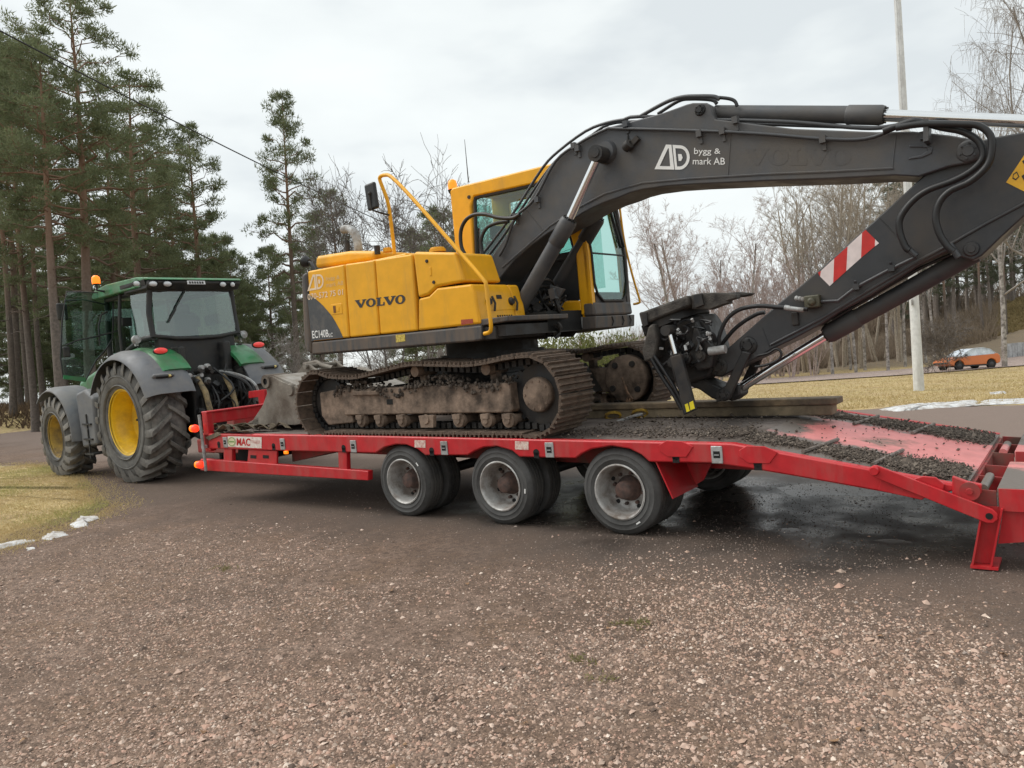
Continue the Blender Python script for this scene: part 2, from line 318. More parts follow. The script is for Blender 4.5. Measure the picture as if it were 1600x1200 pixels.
    if mask:
        ms = N('ShaderNodeMapRange'); ms.inputs[3].default_value = bump; ms.inputs[4].default_value = .22; L(w, ms.inputs[0]); L(ms.outputs[0], bp.inputs['Strength'])
    MATS[name] = m; return m
lawnm = gmat('dry_grass_ground', [(.42, .315, .15), (.33, .27, .11), (.29, .20, .115), (.48, .375, .20)], [0, .35, 1.3, 6], .9, 60, floor=(.21, .165, .115))
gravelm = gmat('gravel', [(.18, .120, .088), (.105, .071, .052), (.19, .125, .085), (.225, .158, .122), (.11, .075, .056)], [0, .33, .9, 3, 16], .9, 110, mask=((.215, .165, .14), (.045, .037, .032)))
roadm = gmat('dirt_road', [(.34, .27, .24), (.29, .225, .195)], [0, 1.2], .5, 30)
def sheet(name, xs, ys, zf, keep, mat):
    idx = {}; V = []; F = []
    def vi(i, j):
        if (i, j) not in idx: idx[(i, j)] = len(V); V.append((xs[i], ys[j], zf(xs[i], ys[j])))
        return idx[(i, j)]
    for i in range(len(xs)-1):
        for j in range(len(ys)-1):
            if keep is None or keep(.5*(xs[i]+xs[i+1]), .5*(ys[j]+ys[j+1])): F.append((vi(i, j), vi(i+1, j), vi(i+1, j+1), vi(i, j+1)))
    me = bpy.data.meshes.new(name); me.from_pydata(V, [], F); me.materials.append(mat); me.polygons.foreach_set('use_smooth', [True]*len(F))
    return tag(link(bpy.data.objects.new(name, me)), kind='structure')
def axis(c, step, near, far_, g=1.12):
    a = list(np.arange(0, near, step)); d = step; x = a[-1]
    while x < far_: d *= g; x += d; a.append(x)
    return [c-q for q in a[:0:-1]]+[c+q for q in a]
def inyard(x, y): return -36.6+.12*y < x < 40 and -40 < y < yard_edge(x)
def gz(x, y): return ground_z(x, y)-(.05 if inyard(x, y) else 0)+(.012*math.sin(x*1.7)*math.sin(y*1.3+1) if y > 13 else 0)
sheet('ground', axis(-14, 1.0, 40, 1500), axis(14, 1.0, 30, 1500), gz, None, lawnm)
xs = list(np.arange(-36.5, 30, .5)); 
V = []; F = []; tl = np.linspace(0, 1, 56)
for i, x in enumerate(xs):
    ye = yard_edge(x)+random.uniform(-.12, .12)
    for t in tl:
        y = -30+(ye+30)*t; V.append((x, y, ground_z(x, y)+(.004 if t < 1 else -.03)))
n = len(tl)
for i in range(len(xs)-1):
    for j in range(n-1): F.append((i*n+j, (i+1)*n+j, (i+1)*n+j+1, i*n+j+1))
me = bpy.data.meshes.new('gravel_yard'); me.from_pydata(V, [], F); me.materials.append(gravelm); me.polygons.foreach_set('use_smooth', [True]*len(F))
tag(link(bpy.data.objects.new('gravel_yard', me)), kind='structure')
def patch(name, out, mat, h, edge=.15, rings=6, jit=.03, kind='structure', seed=1, thick=0., grain=.16):
    """a low mound over the ground inside a horizontal outline, edges ragged"""
    rg = random.Random(seed); P = []
    m = len(out)
    for i in range(m):
        a, b = out[i], out[(i+1) % m]; k = max(1, int((b-a).length/grain))
        for j in range(k):
            q = a.lerp(b, j/k); P.append((q.x+rg.uniform(-jit, jit), q.y+rg.uniform(-jit, jit)))
    cx = sum(p[0] for p in P)/len(P); cy = sum(p[1] for p in P)/len(P); V = []; F = []; n = len(P)
    for r in range(rings+1):
        t = r/rings
        for (x, y) in P:
            xx, yy = x+(cx-x)*t, y+(cy-y)*t; d = math.hypot(xx-x, yy-y)
            V.append((xx, yy, ground_z(xx, yy)+(-.006 if r == 0 else thick+h*min(1, d/edge)**.6*(1+rg.uniform(-.25, .25)))))
    for r in range(rings):
        for i in range(n): F.append((r*n+i, r*n+(i+1) % n, (r+1)*n+(i+1) % n, (r+1)*n+i))
    me = bpy.data.meshes.new(name); me.from_pydata(V, [], F); me.materials.append(mat); me.polygons.foreach_set('use_smooth', [True]*len(F))
    o = link(bpy.data.objects.new(name, me))
    return tag(o, kind=kind) if kind else o
LAWN_PX = [(-420, 735), (-200, 728), (0, 727), (70, 727), (125, 742), (150, 765), (172, 790), (150, 806), (95, 822), (40, 842), (0, 858), (-200, 905), (-420, 960)]
lawn_out = [gp(*p) for p in LAWN_PX]
patch('lawn', lawn_out, lawnm, .02, .4, 10, .09)
# far dirt road running past the parked car
W = [(far(x, d0), far(x, d1)) for x, d0, d1 in [(600, 39, 47), (900, 37, 46), (1100, 36, 46), (1250, 36, 46), (1400, 36.5, 46.5), (1500, 38, 48), (1640, 41, 50), (1900, 44, 52)]]
V = []; F = []
for a, b in W:
    for k in range(7): q = a.lerp(b, k/6); V.append((q.x, q.y, ground_z(q.x, q.y)+.045))
for i in range(len(W)-1):
    for k in range(6): F.append((i*7+k, (i+1)*7+k, (i+1)*7+k+1, i*7+k+1))
me = bpy.data.meshes.new('dirt_road'); me.from_pydata(V, [], F); me.materials.append(roadm); tag(link(bpy.data.objects.new('dirt_road', me)), kind='structure')
# puddles in the wet strip beneath the sloping tail of the trailer
water = M('puddle_water', (.08, .068, .06), .32, var=.05)
def puddle(pts, seed):
    o = smooth_pts([gp(x, y) for x, y in pts+pts[:1]], 5)[:-1]; patch('puddle', o, water, .0003, .1, 3, .02, 'structure', seed, .004, .06)
puddle([(1175, 762), (1260, 752), (1370, 760), (1440, 772), (1400, 782), (1300, 778), (1215, 782)], 3)
puddle([(1203, 828), (1240, 824), (1262, 832), (1225, 838)], 4)
puddle([(1345, 846), (1400, 841), (1440, 850), (1390, 856)], 5)
puddle([(1065, 775), (1100, 766), (1105, 774), (1070, 783)], 6)
# leftover snow
snowm = M('old_snow', (.64, .65, .66), .7, dirt=(.34, .30, .26), damt=.34, dscale=7, bump=.3, bscale=30)
def snow(pts, h, label, seed):
    o = patch('snow_patch', [gp(x, y) for x, y in pts], snowm, h*.55, .25, 8, .03, None, seed, .008, .05); tag(o, label, 'snow', 'leftover snow along the lawn edges')
snow([(1372, 641), (1420, 633), (1500, 630), (1530, 627), (1530, 633), (1470, 638), (1400, 644)], .07, 'long flat strip of leftover snow behind the trailer at the lawn edge', 1)
snow([(1528, 627), (1600, 624), (1720, 618), (1720, 624), (1600, 630), (1530, 633)], .05, 'thin strip of leftover snow running out of the frame on the right', 2)
snow([(1545, 614), (1570, 612), (1572, 615), (1548, 617)], .04, 'small isolated snow remnant on the lawn right of the flagpole', 3)
snow([(-60, 866), (0, 852), (40, 843), (60, 846), (10, 858), (-60, 878)], .05, 'low ridge of leftover snow where the near lawn leaves the frame', 4)
snow([(62, 841), (85, 832), (103, 832), (104, 838), (75, 846)], .05, 'middle snow lump at the gravel edge of the near lawn', 5)
snow([(108, 822), (125, 808), (152, 808), (154, 812), (135, 818), (140, 823), (115, 826)], .06, 'forked snow lump nearest the tractor at the lawn corner', 6)
snow([(44, 858), (55, 856), (58, 860), (47, 862)], .03, 'tiny snow crumb lying on the gravel below the snow ridge', 7)
# ------------------------------------------------------------------ trailer
tr = ythings('lowbed_trailer', 'red three-axle lowbed trailer with sloping tail, loaded with the excavator', 'trailer', (-2, 1.27, 0))
DECK = lambda x: .885-.0112*(x+.7) if x < 1.08 else .865-.0112*1.78+.0-(x-1.08)*.178
TW = 2.55
xe = T(1511, 751, 0).x
top = [(-6.62, DECK(-6.62)), (-3, DECK(-3)), (1.08, DECK(1.08)), (xe, DECK(xe))]
bot_px = [(1441, 780), (1240, 744), (1169, 732), (1112, 724), (1014, 722), (1002, 711), (983, 701.5), (955, 697), (924, 702), (909, 709), (899, 716.5), (811, 714), (800, 704.5), (776, 697.5), (755, 699), (741, 705), (730, 711.5), (664, 711.5), (652, 702), (634, 695), (618, 694.5), (600, 699), (587, 708), (427, 704), (321, 701)]
side = top+XZ(bot_px, 0)
b = MB(); b.prism(side, 0, .09); sf = b.build('side_beam', red, tr, bevel=.014)
b = MB(); b.prism(side, TW-.09, TW); b.build('side_beam', red, tr, bevel=.014)
b = MB()
for a, c in ((-6.55, -3), (-3, 1.08)): b.prism([(a, DECK(a)-.006), (c, DECK(c)-.006), (c, DECK(c)-.05), (a, DECK(a)-.05)], .092, TW-.092)
b.build('deck_floor', deckmud, tr)
nt = deckm.node_tree; N = nt.nodes.new; L = nt.links.new; bs = nt.nodes['Principled BSDF']; src = bs.inputs['Base Color'].links[0].from_socket
tcn = N('ShaderNodeTexCoord'); sx = N('ShaderNodeSeparateXYZ'); L(tcn.outputs['Object'], sx.inputs[0]); ab = N('ShaderNodeMath'); ab.operation = 'ABSOLUTE'; L(sx.outputs[1], ab.inputs[0])
nn_ = N('ShaderNodeTexNoise'); nn_.inputs['Scale'].default_value = 3.5; nn_.inputs['Detail'].default_value = 9; nn_.inputs['Roughness'].default_value = .7; L(tcn.outputs['Object'], nn_.inputs['Vector'])
ad = N('ShaderNodeMath'); ad.operation = 'MULTIPLY_ADD'; ad.inputs[1].default_value = .9; L(nn_.outputs[0], ad.inputs[0]); L(ab.outputs[0], ad.inputs[2])
mk = N('ShaderNodeMapRange'); mk.inputs[1].default_value = .93; mk.inputs[2].default_value = 1.06; L(ad.outputs[0], mk.inputs[0])
fx = N('ShaderNodeMath'); fx.operation = 'MULTIPLY_ADD'; fx.inputs[1].default_value = -.75; L(sx.outputs[0], fx.inputs[0]); L(nn_.outputs[0], fx.inputs[2]); fm2 = N('ShaderNodeMapRange'); fm2.inputs[1].default_value = -2.09; fm2.inputs[2].default_value = -1.93; L(fx.outputs[0], fm2.inputs[0]); mxm = N('ShaderNodeMath'); mxm.operation = 'MAXIMUM'; L(mk.outputs[0], mxm.inputs[0]); L(fm2.outputs[0], mxm.inputs[1])
mi = N('ShaderNodeMix'); mi.data_type = 'RGBA'; L(mxm.outputs[0], mi.inputs['Factor']); L(src, mi.inputs['A']); mi.inputs['B'].default_value = (.135, .108, .09, 1); L(mi.outputs['Result'], bs.inputs['Base Color'])
b = MB(); a, c = 1.083, xe-.01; b.prism([(a, DECK(a)-.006), (c, DECK(c)-.006), (c, DECK(c)-.05), (a, DECK(a)-.05)], .092, TW-.092); b.build('tail_floor', deckm, tr, label='sloping tail floor with worn pink paint')
for px, y0 in (((1250, 702), .1), ((1360, 720), .1)):
    x = T(*px, 0).x
    for ya, yb in ((.13, .85), (1.75, 2.42)):
        b = MB(); b.tube([(x-.02, ya, DECK(x)+.012), (x+.06, yb, DECK(x+.06)+.012)], .016, 6); b.build('grip_bar', M('grip_steel', (.22, .185, .165), .6, dirt=(.09, .07, .055), damt=.4, dscale=12) if 'grip_steel' not in MATS else MATS['grip_steel'], tr)
# floor bearers and spine below
b = MB()
for y in (.75, 1.8): b.prism([(-6.5, .86), (1.2, .8), (2.5, .5), (2.4, .42), (1.0, .5), (-6.5, .62)], y-.05, y+.05)
for x in np.arange(-6.2, 2.4, .62): b.bb((x-.03, .1, DECK(x)-.16), (x+.03, TW-.1, DECK(x)-.052))
b.build('chassis_frame', redd, tr)
for i, x in enumerate((-2.72, -1.36, 0)):
    b = MB(); b.cyl((x, .2, .4), (x, TW-.2, .4), .06, n=10); b.bb((x-.22, .62, .40), (x+.22, .72, .52)); b.bb((x-.22, 1.85, .40), (x+.22, 1.95, .52)); b.tube([(x+.05, .68, .5), (x+.1, .68, .7)], .1, 10); b.tube([(x+.05, 1.9, .5), (x+.1, 1.9, .7)], .1, 10); b.build('axle', black, tr)
# wheels: twin tyres each side; the outer ones show a dished steel rim
def twheel(x, y, s):                                       # s = -1: outer face towards the camera
    w = link(bpy.data.objects.new('wheel', None), tr); w.location = Vector((x, y, .397))-org_of(tr); w['_org'] = [x, y, .397]
    return w
R_ = .397
tyre_prof = [(.248, -.118), (.262, -.128), (.292, -.135), (.297, -.139), (.302, -.135), (.338, -.132), (.343, -.136), (.348, -.130), (.375, -.116), (.388, -.098), (R_, -.085), (R_, -.052), (.389, -.046), (.389, -.040), (R_, -.034), (R_, -.006), (.389, -.003), (.389, .003), (R_, .006), (R_, .034), (.389, .04), (.389, .046), (R_, .052), (R_, .085), (.388, .098), (.375, .116), (.345, .130), (.30, .134), (.262, .128), (.248, .118), (.248, -.118)]
def wheel_parts(w, tyremat, front=True):
    b = MB(); b.lathe(tyre_prof, (0, 0, 0), (0, 1, 0), 48)
    for f, v in zip(range(len(b.f)), b.f):
        if abs(sum(b.v[i][1] for i in v)/4) > .105: b.m[f] = 1
    b.build('tyre', [tyrem, tyres], w, local=True)
    b = MB(); b.lathe([(.252, -.125), (.256, -.135), (.244, -.14), (.232, -.128), (.226, -.09), (.222, -.06), (.212, -.035), (.208, .0), (.20, .045), (.185, .06), (.10, .062), (.0, .062), (.0, .075), (.2, .075), (.25, .125)], (0, 0, 0), (0, 1, 0), 40); r = b.build('rim', rimm, w, local=True)
    b = MB(); b.lathe([(.0, -.075), (.07, -.075), (.082, -.065), (.085, .0), (.11, .02), (.12, .061), (.0, .061)], (0, 0, 0), (0, 1, 0), 20)
    for k in range(8): a = k*math.pi/4+.2; b.cyl((.145*math.cos(a), .062, .145*math.sin(a)), (.145*math.cos(a), .025, .145*math.sin(a)), .016, n=6)
    b.build('hub', rust, w, local=True)
    b = MB()
    for k in range(5):
        a = k*2*math.pi/5+.9; b.cyl((.182*math.cos(a), .0615, .182*math.sin(a)), (.182*math.cos(a), .0485, .182*math.sin(a)), .020, n=10)
    b.build('hand_hole', dark, w, local=True)
    b = MB(); b.box((.06*2.9, -.1375, .262), (.045, .003, .014), Matrix.Rotation(.58, 3, 'Y')); b.build('tyre_mark', white, w, local=True)
w0 = twheel(-2.72, .165, -1); wheel_parts(w0, None)
w0.rotation_euler = (0, .3, 0)
for x, rot in ((-1.36, 1.1), (0, 2.0)):
    c = copy_tree(w0, tr); c.location = Vector((x, .165, .397))-org_of(tr); c.rotation_euler = (0, rot, 0)
for x in (-2.72, -1.36, 0):
    for y, fl in ((.455, 0), (2.095, 0), (2.385, 1)):
        c = copy_tree(w0, tr); c.location = Vector((x, y, .397))-org_of(tr); c.rotation_euler = (0, x, math.pi if fl else 0)
b = MB()
for (x0, x1) in ((T(1020, 722, 0).x, T(1045, 782, 0).x),):
    b.plate([(x0, .04, .70), (x0, .56, .70), (x1+.02, .56, .36), (x1+.02, .04, .36)], .012)
    b.prism(XZ([(1020, 722), (1112, 724), (1100, 750), (1046, 781)], .55), .54, .556)
b.build('mudguard', red, tr)
# front under-frame
b = MB()
lo = XZ([(313, 717), (575, 736), (575, 751), (313, 735)], 0); b.prism(lo, .0, .08); b.build('lower_rail', red, tr, bevel=.008)
for q in ([(349, 702), (362, 702), (362, 722), (349, 722)], [(528, 706), (541, 707), (542, 735), (529, 734)]):
    b = MB(); b.prism(XZ(q, 0.01), .012, .075); b.build('rail_post', red, tr, bevel=.006)
b = MB(); b.prism(XZ([(386, 703), (430, 705), (430, 727), (424, 728), (384, 725)], .0), .02, .05); bp = b.build('bracket_plate', red, tr, bevel=.006)
for x0 in (391, 410.5): b = MB(); b.prism(XZ([(x0, 711), (x0+9, 711.6), (x0+9, 716.5), (x0, 716)], .015), .016, .022); b.build('plate_slot', dark, tr)
b = MB(); b.prism(XZ([(430, 704), (497, 706), (494, 712), (432, 727)], .05), .3, 2.2); b.prism(XZ([(362, 703), (386, 703), (384, 724), (362, 722)], .2), .3, 2.3, 1); b.build('ramp_box', [redd, dark], tr)
# headboard
xh = T(320, 660, 0).x
b = MB(); b.bb((xh-.05, .02, DECK(xh)+.13), (xh+.05, TW-.02, 1.255)); b.bb((xh-.07, .0, 1.235), (xh+.07, TW, 1.262)); b.build('headboard', red, tr, bevel=.01)
for y in (0, TW-.1):
    b = MB(); b.bb((xh-.06, y, .70), (xh+.06, y+.1, 1.25)); b.build('corner_post', red, tr, bevel=.01)
b = MB(); b.prism(XZ([(392, 611), (417, 608), (417, 632), (408, 632), (407, 620), (392, 622)], 1.9), 1.85, 1.95); b.build('hose_bracket', red, tr, bevel=.008)
b = MB(); b.bb((xh-1.9, .95, .5), (xh+.2, 1.6, .72)); b.bb((xh-.9, .9, .72), (xh-.7, 1.65, 1.1)); b.build('drawbar', redd, tr, bevel=.02)
b = MB(); b.tube([tuple(T(311, 648, -.06)), tuple(T(318, 700, -.06)), tuple(T(322, 736, -.06))], .022, 8); b.bb((xh-.06, -.06, .75), (xh, .02, .79)); b.build('light_pole', galv, tr)
for px in ((304.5, 669.5), (312.5, 726)):
    p = T(*px, -.09); b = MB(); b.lathe([(0, -.06), (.03, -.058), (.05, -.03), (.055, 0), (.052, .03), (.02, .05), (0, .05)], p, (1, 0, 0), 14); l = b.build('marker_lamp', redlit, tr)
    b = MB(); b.cyl(p+Vector((-.03, 0, 0)), p+Vector((-.07, 0, 0)), .05, n=12); b.build('lamp_base', amberlit, l)
p = T(447, 707, .0); b = MB(); b.box(p, (.07, .03, .04)); b.build('side_lamp', amberlit, tr, bevel=.008)
# lashing pockets, holes and stickers on the side beam
for (x, y) in ((352.5, 691), (442, 694), (552.7, 697.5), (694.5, 700), (859, 703), (1120.6, 710.5)):
    p = T(x, y, 0); b = MB(); w, h = (.032, .062)
    b.bb((p.x-.048, -.012, p.z-.072), (p.x+.048, .002, p.z+.072)); b.build('lashing_plate', galv, tr, bevel=.006)
    b = MB(); b.bb((p.x-.028, -.0135, p.z-.026), (p.x+.028, -.008, p.z+.03)); lp = b.build('lashing_slot', dark, tr)
    b = MB(); b.bb((p.x-.02, -.018, p.z-.004), (p.x+.02, -.014, p.z+.004)); b.build('slot_bar', galv, lp)
for (x, y) in ((342, 693.5), (427.5, 696.5), (537, 699.5), (674.5, 704), (838, 707), (1056, 713), (1184, 724)):
    p = T(x, y, 0); b = MB(); b.lathe([(0, 0), (.034, 0), (.034, .01)], (p.x, -.0045, p.z), (0, 1, 0), 16); b.bb((p.x-.03, -.0045, p.z-.055), (p.x+.03, .003, p.z)); b.build('lashing_hole', dark, tr)
for (x, y) in ((1056, 701), (1184, 710)):
    p = T(x, y, 0); b = MB(); s = 1 if x < 1300 else 1
    b.prism([(p.x-.15, p.z-.02), (p.x-.15, p.z+.03), (p.x-.08, p.z+.07), (p.x+.06, p.z+.065), (p.x+.16, p.z+.02), (p.x+.09, p.z-.07), (p.x-.08, p.z-.07)], -.008, .002); b.build('hook_cover', red, tr, bevel=.004)
o3 = Vector((0, -.003, 0))
def tq(bl, br, trr, tl, Y): return [T(*bl, Y), T(*br, Y), T(*trr, Y), T(*tl, Y)]
for i, q in enumerate((((648, 699), (665, 699.5), (665, 688), (648, 687.5)), ((805, 702), (826, 703), (826, 690), (805, 689)))):
    decal('sticker', UNIT, tq(*q, 0), M('faded_sticker%d' % i, (.72, .60, .52), .6, dirt=(.5, .2, .18), damt=.3, dscale=30), tr, off=o3)
q = tq((356, 698), (409, 700.5), (409, 683), (356, 681.5), 0)
sg = decal('maker_sign', place(UNIT, .0, 0, 1, 1), q, M('sign_white', (.76, .68, .62), .5, dirt=(.55, .35, .3), damt=.2, dscale=20), tr, off=o3)
ell = lambda cx, cy, rx, ry, n=20: [(cx+rx*math.cos(2*math.pi*i/n), cy+ry*math.sin(2*math.pi*i/n)) for i in range(n)]
decal('round_logo', (ell(.13, .5, .125, .46), [tuple(range(20))]), q, M('logo_cream', (.62, .58, .38), .5), sg, off=o3*1.7)
decal('round_logo', ring2(ell(.13, .5, .112, .41), ell(.13, .5, .095, .35)), q, M('logo_green', (.20, .30, .10), .5), sg, off=o3*2.2)
decal('lettering', place(UNIT, .05, .43, .21, .57), q, MATS['logo_green'], sg, off=o3*2.3)
signred = M('sign_red', (.5, .012, .012), .5)
decal('lettering', place(fontmesh('MAC', .03), .28, .16, .68, .86), q, signred, sg, off=o3*2)
decal('lettering', place(fontmesh('TRAILER'), .71, .42, .96, .70), q, M('sign_pink', (.6, .25, .22), .5), sg, off=o3*2)
# tail hinge, ramps and support leg
b = MB(); b.bb((xe-.02, .1, .36), (xe+.012, TW-.1, DECK(xe)-.03)); b.build('tail_end_plate', redd, tr)
b = MB(); b.prism(XZ([(1488, 744), (1512, 753), (1534, 757), (1533, 771), (1513, 783), (1488, 777)], -.01), -.02, .03); b.build('hinge_plate', red, tr, bevel=.006)
p = T(1515, 768, -.03)
b = MB(); b.lathe([(0, .0), (.062, .0), (.062, .012)], p, (0, 1, 0), 22); b.lathe([(0, -.012), (.02, -.012), (.024, .0)], p, (0, 1, 0), 8); b.build('hinge_boss', redd, tr)
xr = T(1541, 762, 0).x+.06; ze = T(1541, 762, 0).z
for y0, y1 in ((.0, 1.02), (1.5, 2.52)):
    b = MB()
    b.prism([(xr, ze), (xr+1.9, ze-.02), (xr+1.9, ze-.14), (xr, ze-.13)], y0, y1)
    for x in (xr+.45, xr+.9): b.tube([(x, y0+.05, ze+.005), (x, y1-.05, ze+.005)], .016, 6)
    rp = b.build('ramp', deckm, tr, bevel=.008)
    b = MB(); b.prism([(xr+.01, ze-.002), (xr+1.9, ze-.022), (xr+1.9, ze-.155), (xr+.01, ze-.15)], y0-.014, y0-.001); b.build('ramp_edge', red, rp)
    b = MB(); b.cyl((xe+.085, y0+.06, ze-.02), (xe+.085, y0+.5, ze-.02), .03, n=12); b.build('hinge_pin', deckm, tr)
    for yy in (y0+.05, y0+.53, y1-.05):
        b = MB(); b.prism([(xe+.012, ze-.13), (xe+.16, ze-.14), (xe+.16, ze-.03), (xe+.012, ze-.02)], yy-.01, yy+.01); b.build('hinge_bracket', redd, tr)
    lx = T(1536, 785, y0+.05).x if y0 < .5 else xr+.02
    zt = ze-.13; fz = .015
    b = MB(); b.prism([(lx, zt), (lx+.12, zt), (lx+.04, fz+.02), (lx-.08, fz+.02)], y0+.02, y0+.03); b.prism([(lx, zt), (lx+.012, zt), (lx-.068, fz+.02), (lx-.08, fz+.02)], y0-.05, y0+.02); b.prism([(lx+.108, zt), (lx+.12, zt), (lx+.04, fz+.02), (lx+.028, fz+.02)], y0-.05, y0+.02)
    b.bb((lx-.085, y0-.06, fz), (lx+.075, y0+.2, fz+.018)); b.prism([(lx+.12, zt), (xr+1.2, zt), (xr+1.2, zt-.06), (lx+.075, fz+.16)], y0+.02, y0+.04); b.build('support_leg', red, tr)
b = MB(); la, lb = T(1367, 735, -.05), T(1546, 806, -.05); d = (lb-la).normalized(); nn = Vector((-d.z, 0, d.x))
P = [la+nn*.04, la-nn*.045]+[lb-nn*.05]+[lb+d*.05*math.sin(a)-nn*.05*math.cos(a) for a in (.8, 1.57, 2.3)]+[lb+nn*.05]
b.prism([(p.x, p.z) for p in P], -.062, -.036); lk = b.build('ramp_link', red, tr, bevel=.004)
b = MB(); b.lathe([(0, 0), (.022, 0), (.022, .01)], (lb.x, -.0655, lb.z), (0, 1, 0), 12); b.build('link_eye', dark, lk)
b = MB(); b.lathe([(0, -.02), (.028, -.02), (.035, 0), (.035, .05)], (la.x, -.07, la.z), (0, 1, 0), 12); b.build('link_bolt', red, lk)
b = MB(); b.prism(XZ([(1379, 742), (1450, 772), (1441, 781), (1372, 766)], -.02), -.03, -.002); b.prism(XZ([(1428, 748), (1442, 744), (1462, 746), (1476, 757), (1473, 768), (1430, 752)], -.02), -.022, -.002); b.build('tail_gusset', red, tr, bevel=.005)
# ------------------------------------------------------------------ excavator
ex = ythings('tracked_excavator', 'yellow tracked excavator with dark grey boom folded, chained on the red trailer', 'excavator', (-2.4, 1.3, DECK(-2.4)))
EO = org_of(ex)
# ---- undercarriage: near track y .02-.60, far track y 1.97-2.55
xs_, xi_ = T(839, 619, .2).x, -4.06; zc = 1.285; RO = .385
def track_path():
    sag = [(xs_-.2, zc+.40), (-1.6, 1.645), (-2.1, 1.675), (-2.5, 1.695), (-2.95, 1.645), (-3.35, 1.60), (-3.75, 1.625), (xi_+.12, zc+.385)]
    P = [Vector((xs_+RO*math.cos(a), 0, zc+RO*math.sin(a))) for a in np.linspace(-math.pi/2, math.pi/2, 20)]
    P += smooth_pts([P[-1]]+[(x, 0, z-.02) for x, z in sag], 8)[1:]
    P += [Vector((xi_+RO*math.cos(a), 0, zc+RO*math.sin(a))) for a in np.linspace(math.pi/2, 3*math.pi/2, 20)]
    P += [Vector((x, 0, DECK(x)+.035)) for x in np.linspace(xi_+.1, xs_-.1, 20)]
    return P
PTH = track_path(); seglen = [(PTH[(i+1) % len(PTH)]-PTH[i]).length for i in range(len(PTH))]; TL = sum(seglen)
def along(s):
    s %= TL
    for i, l in enumerate(seglen):
        if s <= l: return PTH[i].lerp(PTH[(i+1) % len(PTH)], s/max(l, 1e-9))
        s -= l
    return PTH[0]
NS = 50; pitch = TL/NS
def shoe_mesh():
    b = MB(); w = .29; p = pitch*.47
    prof = [(-p, -.012), (p, -.012), (p, .010), (p-.012, .012), (p-.018, .040), (p-.030, .040), (p-.036, .012), (.016, .012), (.008, .034), (-.008, .034), (-.016, .012), (-p+.036, .012), (-p+.030, .040), (-p+.018, .040), (-p+.012, .012), (-p, .010)]
    b.prism(prof, -w, w); return b
proto = None
